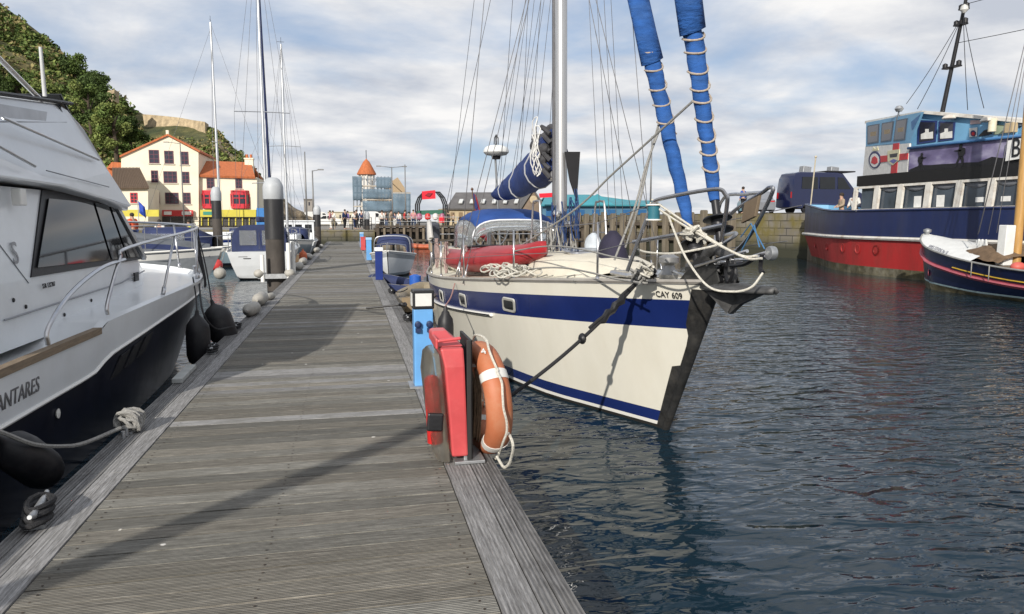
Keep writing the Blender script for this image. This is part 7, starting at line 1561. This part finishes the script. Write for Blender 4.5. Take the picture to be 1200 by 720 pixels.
def canopy(t, y0, y1, hw, z0, z1, mat, glass=True, name='canopy'):
    def hp2(y, k): return [V(hw*k*math.copysign(abs(math.cos(a))**.5, math.cos(a)), y, z0+(z1-z0)*max(0, math.sin(a))**.5) for a in [math.pi-math.pi*j/14 for j in range(15)]]
    hs = [hp2(y0, .98), hp2(y0+(y1-y0)*.35, 1), hp2(y0+(y1-y0)*.7, 1)]
    fr = [V(p.x*.85, p.y+(y1-y0)*.32, z0+(p.z-z0)*.55) for p in hs[2]]
    g = G(); g.grid(hs+[fr]); c = g.build(name, mat, t, solid=.02)
    if glass:
        for s_ in (-1, 1): g = G(); g.prism([V(s_*(hw+.012), y0+(y1-y0)*a, z0+(z1-z0)*b) for a, b in ((.06, .25), (.62, .25), (.62, .72), (.06, .72))], (s_*.012, 0, 0)); g.build('side_window', CLEARV, c)
        g = G(); g.prism([V(a*hw, y0-.012, z0+(z1-z0)*b) for a, b in ((-.7, .25), (-.1, .25), (-.1, .8), (-.7, .8))], (0, -.012, 0)); g.prism([V(a*hw, y0-.012, z0+(z1-z0)*b) for a, b in ((.1, .25), (.7, .25), (.7, .8), (.1, .8))], (0, -.012, 0)); g.build('rear_window', CLEARV, c)
        g = G(); g.add([p+V(0, 0, 0) for p in hs[0]], [list(range(15))]); g.build('rear_panel', mat, c, solid=.015)
    return c
WB = [GEL, WHITEP, NAVYH, ANTIF]
# white sailing boat with navy canopy, stern towards the camera
t, hp, sh = boat('sailing_boat', 'white sailing boat with navy cockpit canopy, stern to us beside the thick pile', 8.2, 2.5, 1.25, 1.02, WB, 'sailing boat', .86)
canopy(t, .3, 2.9, .95, 1.0, 1.95, TARPN); m = mast(t, 4.2, 1.2, 13.6, .06, None, ((6.4, 1.05), (3.6, .5)), True, 8.2, 2.5, 1.1)
g = G(); g.cyl((0, 7.7, 1.6), (0, 4.4, 13.0), .065, .035, n=10); g.build('furled_headsail', TARPN, t)
g = G(); g.box((0, 2.0, 2.15), (.16, 3.8, .2)); g.build('boom', TARPN, m, bev=.05); rails(t, hp, sh, (.02, .25, .5, .75, .97))
g = G(); g.bx(-.55, .55, 3.0, 5.2, 1.1, 1.45); g.build('coachroof', GEL, t, bev=.08)
g = G(); g.box((-.55, .06, .84), (.30, .02, .02)); g.box((-.42, .06, .78), (.25, .02, .02)); g.build('name_marking', BLACK, t)
setat(t, -3.15, 27.2, R_(2))
# grey-blue yacht, bow towards the camera
t, hp, sh = boat('sailing_boat', 'grey-blue yacht with navy cockpit cover moored bow towards us past the white sailing boat', 8.0, 2.5, 1.2, 1.0, [GREYH, WHITEP, NAVYH, ANTIF], 'sailing boat')
canopy(t, .4, 2.6, .9, 1.0, 1.75, TARPN); mast(t, 4.4, 1.2, 11.2, .07, None, ((6, .8),), True, 8, 2.5, 1.1); rails(t, hp, sh, (.3, .55, .8, .97)); g = G(); g.bx(-.6, .6, 2.6, 5.6, 1.05, 1.4); g.build('coachroof', GEL, t, bev=.08)
setat(t, -3.25, 45.3, math.pi)
# white cabin workboat
t, hp, sh = boat('cabin_boat', 'white wheelhouse boat with dark cabin windows at the far left of the pontoon', 6.5, 2.3, 1.1, .8, WB, 'cabin boat')
g = G(); g.bx(-.95, .95, 1.2, 3.6, .85, 2.05); g.bx(-1.02, 1.02, 1.1, 3.75, 2.05, 2.13); g.bx(-.8, .8, 3.6, 5.0, .9, 1.3); cb_ = g.build('cabin', GEL, t, bev=.03)
for s_ in (-1, 1):
    for y in (1.45, 2.25, 3.0): g = G(); g.box((s_*.955, y+.2, 1.62), (.02, .55, .5)); g.build('window', GLASSD, cb_)
for x in (-.6, 0, .6): g = G(); g.box((x, 1.195, 1.62), (.42, .02, .5)); g.build('window', GLASSD, cb_); g = G(); g.box((x, 3.61, 1.72), (.48, .02, .45)); g.build('window', GLASSD, cb_)
rails(t, hp, sh, (.6, .8, .97), .5); setat(t, -3.1, 47, R_(3))
# covered boats behind the cruiser
t, hp, sh = boat('covered_boat', 'large boat under a heavy grey canvas cover behind the cruiser\'s windscreen', 7.6, 2.7, 1.3, 1.1, [TARPL, WHITEP, NAVYH, ANTIF], 'boat', .9)
g = G(); rows = []
for k in range(14):
    v = k/13*.97; h = sinterp(v, [(0, .75), (.3, 1.0), (.6, .72), (.97, .12)]); a, b = hp(v, sh(v)-.25, -1)*1, hp(v, sh(v)-.25, 1); rows.append([a.lerp(b, j/12)+V(.02*math.sin(3*k), 0, (h+.25)*math.sin(math.pi*j/12)**.55+.02*math.sin(k*2.1+j)) for j in range(13)])
g.grid(rows, mif=lambda i, j: 1 if j in (1, 10) else 0); g.build('cover', [TARPG, TARPN], t, sharp=60)
rails(t, hp, sh, (.55, .75, .9), .75); setat(t, -11.3, 22.6, R_(-86))
t, hp, sh = boat('motor_boat', 'small pale blue cabin boat with people aboard alongside the brown finger pontoon', 6.0, 2.2, 1.0, .8, [M('pale_blue_hull', (.30, .40, .46), .4, 0, .1, 2), WHITEP, NAVYH, ANTIF], 'motor boat')
canopy(t, 1.4, 4.2, .85, .85, 1.8, TARPN); rails(t, hp, sh, (.5, .75, .97), .5); setat(t, -10.4, 36.0, R_(-88))
t, hp, sh = boat('sailing_boat', 'blue-striped yacht with a tall slim mast lying behind the brown finger pontoon', 8.5, 2.7, 1.2, 1.0, [GEL, NAVY, NAVYH, ANTIF], 'sailing boat')
mast(t, 4.6, 1.2, 13.4, .08, ALU, ((6.6, .9),), True, 8.5, 2.7, 1.1); canopy(t, 1.2, 3.2, .9, 1.0, 1.75, TARPN); rails(t, hp, sh, (.02, .3, .6, .97)); g = G(); g.bx(-.7, .7, 3, 6, 1.05, 1.45); g.build('coachroof', GEL, t, bev=.08); setat(t, -12.05, 46.2, R_(-90))
t, hp, sh = boat('sailing_boat', 'distant white yacht with short mast by the blue kiosk', 7, 2.3, 1.1, .9, [GEL, NAVY, NAVYH, ANTIF], 'sailing boat')
mast(t, 3.8, 1.2, 9.6, .07, ALU, ((5, .7),), True, 7, 2.3, 1.0); canopy(t, 1, 2.8, .8, .9, 1.6, TARPN); rails(t, hp, sh, (.3, .6, .97)); setat(t, -9.7, 58.3, R_(-90))
for k, (x, y, z, top, leg, lab) in enumerate(((-9.55, 36.2, .75, OR, NV, 'person in an orange jacket aboard the pale blue cabin boat'), (-7.6, 38.5, .45, YV, BK, 'person in a yellow high visibility vest on the finger pontoon'), (-9.0, 38.6, .45, WH, JE, 'person in a white top on the finger pontoon by the slim dark pile'), (-10.4, 38.4, .45, NV, BK, 'person in a dark coat at the far end of the finger pontoon'))):
    person((x, y, z), 1+k, lab, top, leg, seed=60+k, h=1.72)
# fenders hung between finger pontoon and white sailing boat
for k, (x, y, mt_, lab) in enumerate(((-4.62, 27.3, PALEF, 'white round fender uppermost at the white sailing boat\'s quarter'), (-4.55, 27.0, M('red_fender', (.5, .05, .05), .45), 'red round fender below the white one at the white sailing boat\'s quarter'), (-4.42, 26.8, PALEF, 'pale round fender lowest at the white sailing boat\'s quarter'))):
    f = thing('fender', (x, y, (.72, .38, .12)[k]), lab, 'fender', 'round fenders at the white sailing boat'); g = G(); c = V(x, y, (.95, .58, .30)[k]); g.ball(c, (.21, .21, .26 if k == 0 else .21)); g.build('body', mt_, f); g = G(); g.tube([c+V(0, 0, .2), V(-4.3, 27.6, 1.15)], .012, 5); g.build('lanyard', ROPEG, f)
for x, y, r, l, rz, lab in ((-1.66, 24.8, .13, .75, .1, 'white fender lying just past the thick pile'), (-1.70, 27.8, .13, .8, .05, 'long white fender beside the white sailing boat'), (-1.66, 31.5, .12, .7, 0, 'pale fender beside the white sailing boat\'s bow'), (-1.66, 38.5, .13, .8, .1, 'pale fender by the grey-blue yacht'), (-1.66, 44.5, .12, .7, 0, 'small pale fender near the wheelhouse boat')): lying((x, y, .505), r, l, rz, lab)
fender('fender', (-1.78, 29.2, .95), .15, .5, M('orange_fender', (.55, .13, .05), .5), 'orange fender hanging beside the white sailing boat', 'coloured fenders', (-2.0, 29.3, 1.15), rope=ROPEG)
# ---- mooring piles with white caps
PILEB = M('black_pile_sleeve', (.022, .022, .024), .5, 0, .3, 4, bump=.15, dirt=.3, dirtcol=(.10, .085, .07), dscale=1.5, stretch=(1, 1, .3)); PILER = M('brown_rusted_pile', (.062, .053, .046), .75, 0, .4, 2.5, bump=.3, bscale=15, dirt=.5, dirtcol=(.05, .045, .04), dscale=2, stretch=(1, 1, .4)); CAPM = M('pile_cap_white', (.40, .42, .44), .5, 0, .08, 3, dirt=.2, dirtcol=(.3, .3, .28))
def mpile(x, y, r, top, lab, split=2.4, guide=False):
    t = thing('mooring_pile', (x, y, 0), lab, 'mooring pile', 'round mooring piles with white caps')
    g = G(); g.lathe([(r, -1), (r, split)], (x, y, 0), 24); g.build('shaft', PILER, t); g = G(); g.lathe([(r*1.03, split), (r*1.03, top)], (x, y, 0), 24); g.build('sleeve', PILEB, t)
    g = G(); g.lathe([(r*1.06, top-.12), (r*1.09, top-.10), (r*1.09, top+.24), (r*1.02, top+.32), (r*.72, top+.47), (r*.45, top+.52), (.02, top+.53)], (x, y, 0), 24); g.build('cap', CAPM, t)
    if guide:
        g = G(); s_ = r+.16
        for a, b in (((-s_, -s_), (s_, -s_)), ((-s_, s_), (s_, s_)), ((-s_, -s_), (-s_, s_)), ((s_, -s_), (s_, s_))): g.beam((x+a[0], y+a[1], .46), (x+b[0], y+b[1], .46), .10, .14)
        g.build('guide_frame', GALV, t)
        for a in ((s_-.02, -s_-.05), (-s_+.1, -s_-.05), (s_+.05, s_)): g = G(); g.cyl((x+a[0], y+a[1], .3), (x+a[0], y+a[1], 1.45 if a[0] > 0 else 1.1), .06, n=10); g.build('roller_tube', WHITEP, t)
        for a in (-s_, s_): g = G(); g.ball((x+a, y-s_-.02, .55), (.16, .16, .13)); g.build('bumper', PALEF, t)
mpile(-2.22, 23.2, .275, 2.86, 'thick dark mooring pile with white domed cap at the left pontoon edge', 1.55, True)
mpile(-6.05, 36.6, .215, 3.15, 'slimmer dark mooring pile standing at the finger pontoon', 2.2)
mpile(-2.22, 53.5, .23, 2.65, 'brown mooring pile with white cap far along the pontoon', 1.7)
mpile(1.4, 61.5, .2, 2.35, 'short mooring pile with white cap at the end quay', 1.7)
# ---- lamp posts
LMP = M('lamp_grey', (.20, .20, .20), .5, .4)
def lamp(px, ytop, Y, arm, lab, base=QZ):
    t = thing('lamp_post', tuple(onY(px, 262, Y)), lab, 'lamp post', 'lamp posts on the quays'); t.location.z = base; top = onY(px, ytop, Y); b = V(top.x, Y, base)
    g = G(); g.cyl(b, top, .09, .05, n=8); g.build('post', LMP, t)
    for a in arm: g = G(); g.tube([top-V(0, 0, .05), top+V(a, 0, .1)], .035, 6); p = top+V(a, 0, .08); g.box(p, (.5, .2, .10)); g.build('lantern', LMP, t)
lamp(366, 200, 66, (.7,), 'grey lamp post with right arm behind the brown pile'); lamp(357, 178, 72, (), 'plain thin pole just left of the grey lamp post'); lamp(211, 168, 86, (-1.4,), 'lamp post in front of the cream gabled house'); lamp(459, 196, 82, (1.4, -1.4), 'double armed lamp post right of the scaffolded tower'); lamp(474.5, 193, 80, (), 'white flagpole between tower and fairground arch'); lamp(426, 245, 70, (), 'short post near the right end of the stone quay')
lamp(764, 160, 58, (), 'thin pole rising behind the pulpit on the right quay', RZ)
# ---- boats to the right of the pontoon
t, hp, sh = boat('open_boat', 'small white open boat with chrome arch moored bow first beside the deep blue post', 4.6, 1.75, 1.0, .72, [GEL, M('grey_stripe2', (.3, .32, .34), .5), GREYH, ANTIF], 'open boat')
canopy(t, .6, 2.4, .68, .72, 1.55, TARPN, False)
g = G(); g.tube(smoothpath([V(-.72, 2.5, .8), V(-.66, 2.5, 1.35), V(-.4, 2.5, 1.5), V(.4, 2.5, 1.5), V(.66, 2.5, 1.35), V(.72, 2.5, .8)], 5), .022, 8); g.tube(smoothpath([V(-.72, .5, .75), V(-.66, .5, 1.3), V(-.4, .5, 1.45), V(.4, .5, 1.45), V(.66, .5, 1.3), V(.72, .5, .75)], 5), .02, 8); g.build('arch', STEEL, t)
a = hp(.80, .62, -1)+V(-.01, 0, 0); tx = (hp(.90, .66, -1)-hp(.80, .62, -1)).normalized()
text('lettering', '7723', .20, hp(.84, .58, 1)+V(.02, .0, 0), (hp(.70, .58, 1)-hp(.84, .58, 1)), (0, 0, 1), M('navy_letter', (.02, .02, .06), .5), t)
rails(t, hp, sh, (.75, .9, .98), .3); setat(t, 1.95, 31.6, R_(172))
def rib(name, lab, L_, B_, r, mat, floor_):
    t = thing(name, (0, 0, 0), lab, 'inflatable boat', 'inflatable dinghies'); g = G()
    P = [V(-B_/2, 0, r), V(-B_/2, L_*.6, r), V(-B_*.38, L_*.82, r+.06), V(0, L_, r+.16), V(B_*.38, L_*.82, r+.06), V(B_/2, L_*.6, r), V(B_/2, 0, r)]
    sp = smoothpath(P, 6); g.tube(sp, [r*.6]+[r]*(len(sp)-2)+[r*.6], 14); g.build('tube', mat, t)
    g = G(); g.bx(-B_/2, B_/2, .12, L_*.75, r*.5, r*.62); g.build('floor', floor_, t); g = G(); g.bx(-B_/2+.05, B_/2-.05, .1, .18, .1, r*2.1); g.build('transom', floor_, t); g = G(); g.bx(-B_/2, B_/2, L_*.4, L_*.4+.25, r*1.5, r*1.62); g.build('thwart', floor_, t)
    g = G(); g.tube([p+V(0, 0, r*.95) for p in sp[2:-2]], .012, 5); g.build('grab_line', ROPEG, t)
    return t
t = rib('inflatable_dinghy', 'navy inflatable dinghy with brown boards beside the yacht\'s stern', 2.9, 1.25, .21, TARPN, M('ply_boards', (.24, .18, .11), .7, 0, .2, 4))
g = G(); g.box((0, .05, .62), (.2, .24, .34)); g.cyl((0, .05, -.2), (0, .05, .5), .05); g.build('outboard_motor', BLACK, t, bev=.03); g = G(); g.lathe([(.02, 0), (.16, .05), (.16, .38), (.05, .42)], (.1, 1.0, .22), 12); g.build('blue_bucket', M('bucket_blue', (.02, .10, .42), .5), t); setat(t, 2.1, 19.2, R_(28))
t = rib('inflatable_dinghy', 'brown and grey tender crammed between navy dinghy and pontoon', 2.7, 1.2, .20, M('tan_tube', (.23, .19, .13), .6, 0, .2, 4, dirt=.3), M('ply_boards', (.24, .18, .11), .7, 0, .2, 4)); setat(t, 1.62, 16.0, R_(-4))
t = rib('inflatable_boat', 'orange inflatable boat lying in front of the timber jetty', 2.8, 1.3, .17, M('orange_tube', (.42, .10, .04), .5, 0, .1, 3), TARPG); setat(t, 6.9, 55.5, R_(80))
t = rib('inflatable_dinghy', 'grey tender with black outboard right behind the yacht\'s stern', 2.8, 1.3, .22, TARPG, TARPL); g = G(); g.box((0, .0, .7), (.24, .28, .42)); g.cyl((0, 0, -.2), (0, 0, .5), .05); g.build('outboard_motor', BLACK, t, bev=.05); setat(t, 2.5, 22.4, R_(-70))
g = G(); a, b = onZ(429, 361.5, .53), onZ(472, 357, .60); g.cyl(a, b, .018, n=8); g.tube([b+V(.06*math.cos(q), .06*math.sin(q), .02*math.sin(2*q)) for q in [2*math.pi*k/14 for k in range(14)]], .02, 6, closed=True)
tag(g.build('boat_hook', BLACK), 'black boat hook pole lying across the right edge of the pontoon', 'boat hook')
cleat((.86, 11.7, .506), 'black-roped cleat by the boat hook on the right edge'); cleat((.86, 16.3, .506), 'cleat holding the brown and grey tender')
for a, b, lab in ((V(.86, 16.3, .58), V(1.3, 17.4, .5), 'short black painter of the brown tender'), (V(.86, 11.7, .58), V(1.9, 13.6, 1.05), 'dark spring line from the boat hook cleat to the yacht')):
    g = G(); g.tube(catenary(a, b, .06, 8), .012, 6); tag(g.build('mooring_line', ROPEB), lab, 'mooring rope')
# gangway clutter: coil on the deck edge
g = G()
for k in range(4): g.tube([V(.72+(.10-.015*k)*math.cos(q), 23.5+(.10-.015*k)*math.sin(q), .525+.02*k) for q in [2*math.pi*j/16 for j in range(16)]], .013, 6, closed=True)
tag(g.build('rope_coil', ROPEG), 'small grey rope coil on the right edge just past the deep blue post', 'rope')
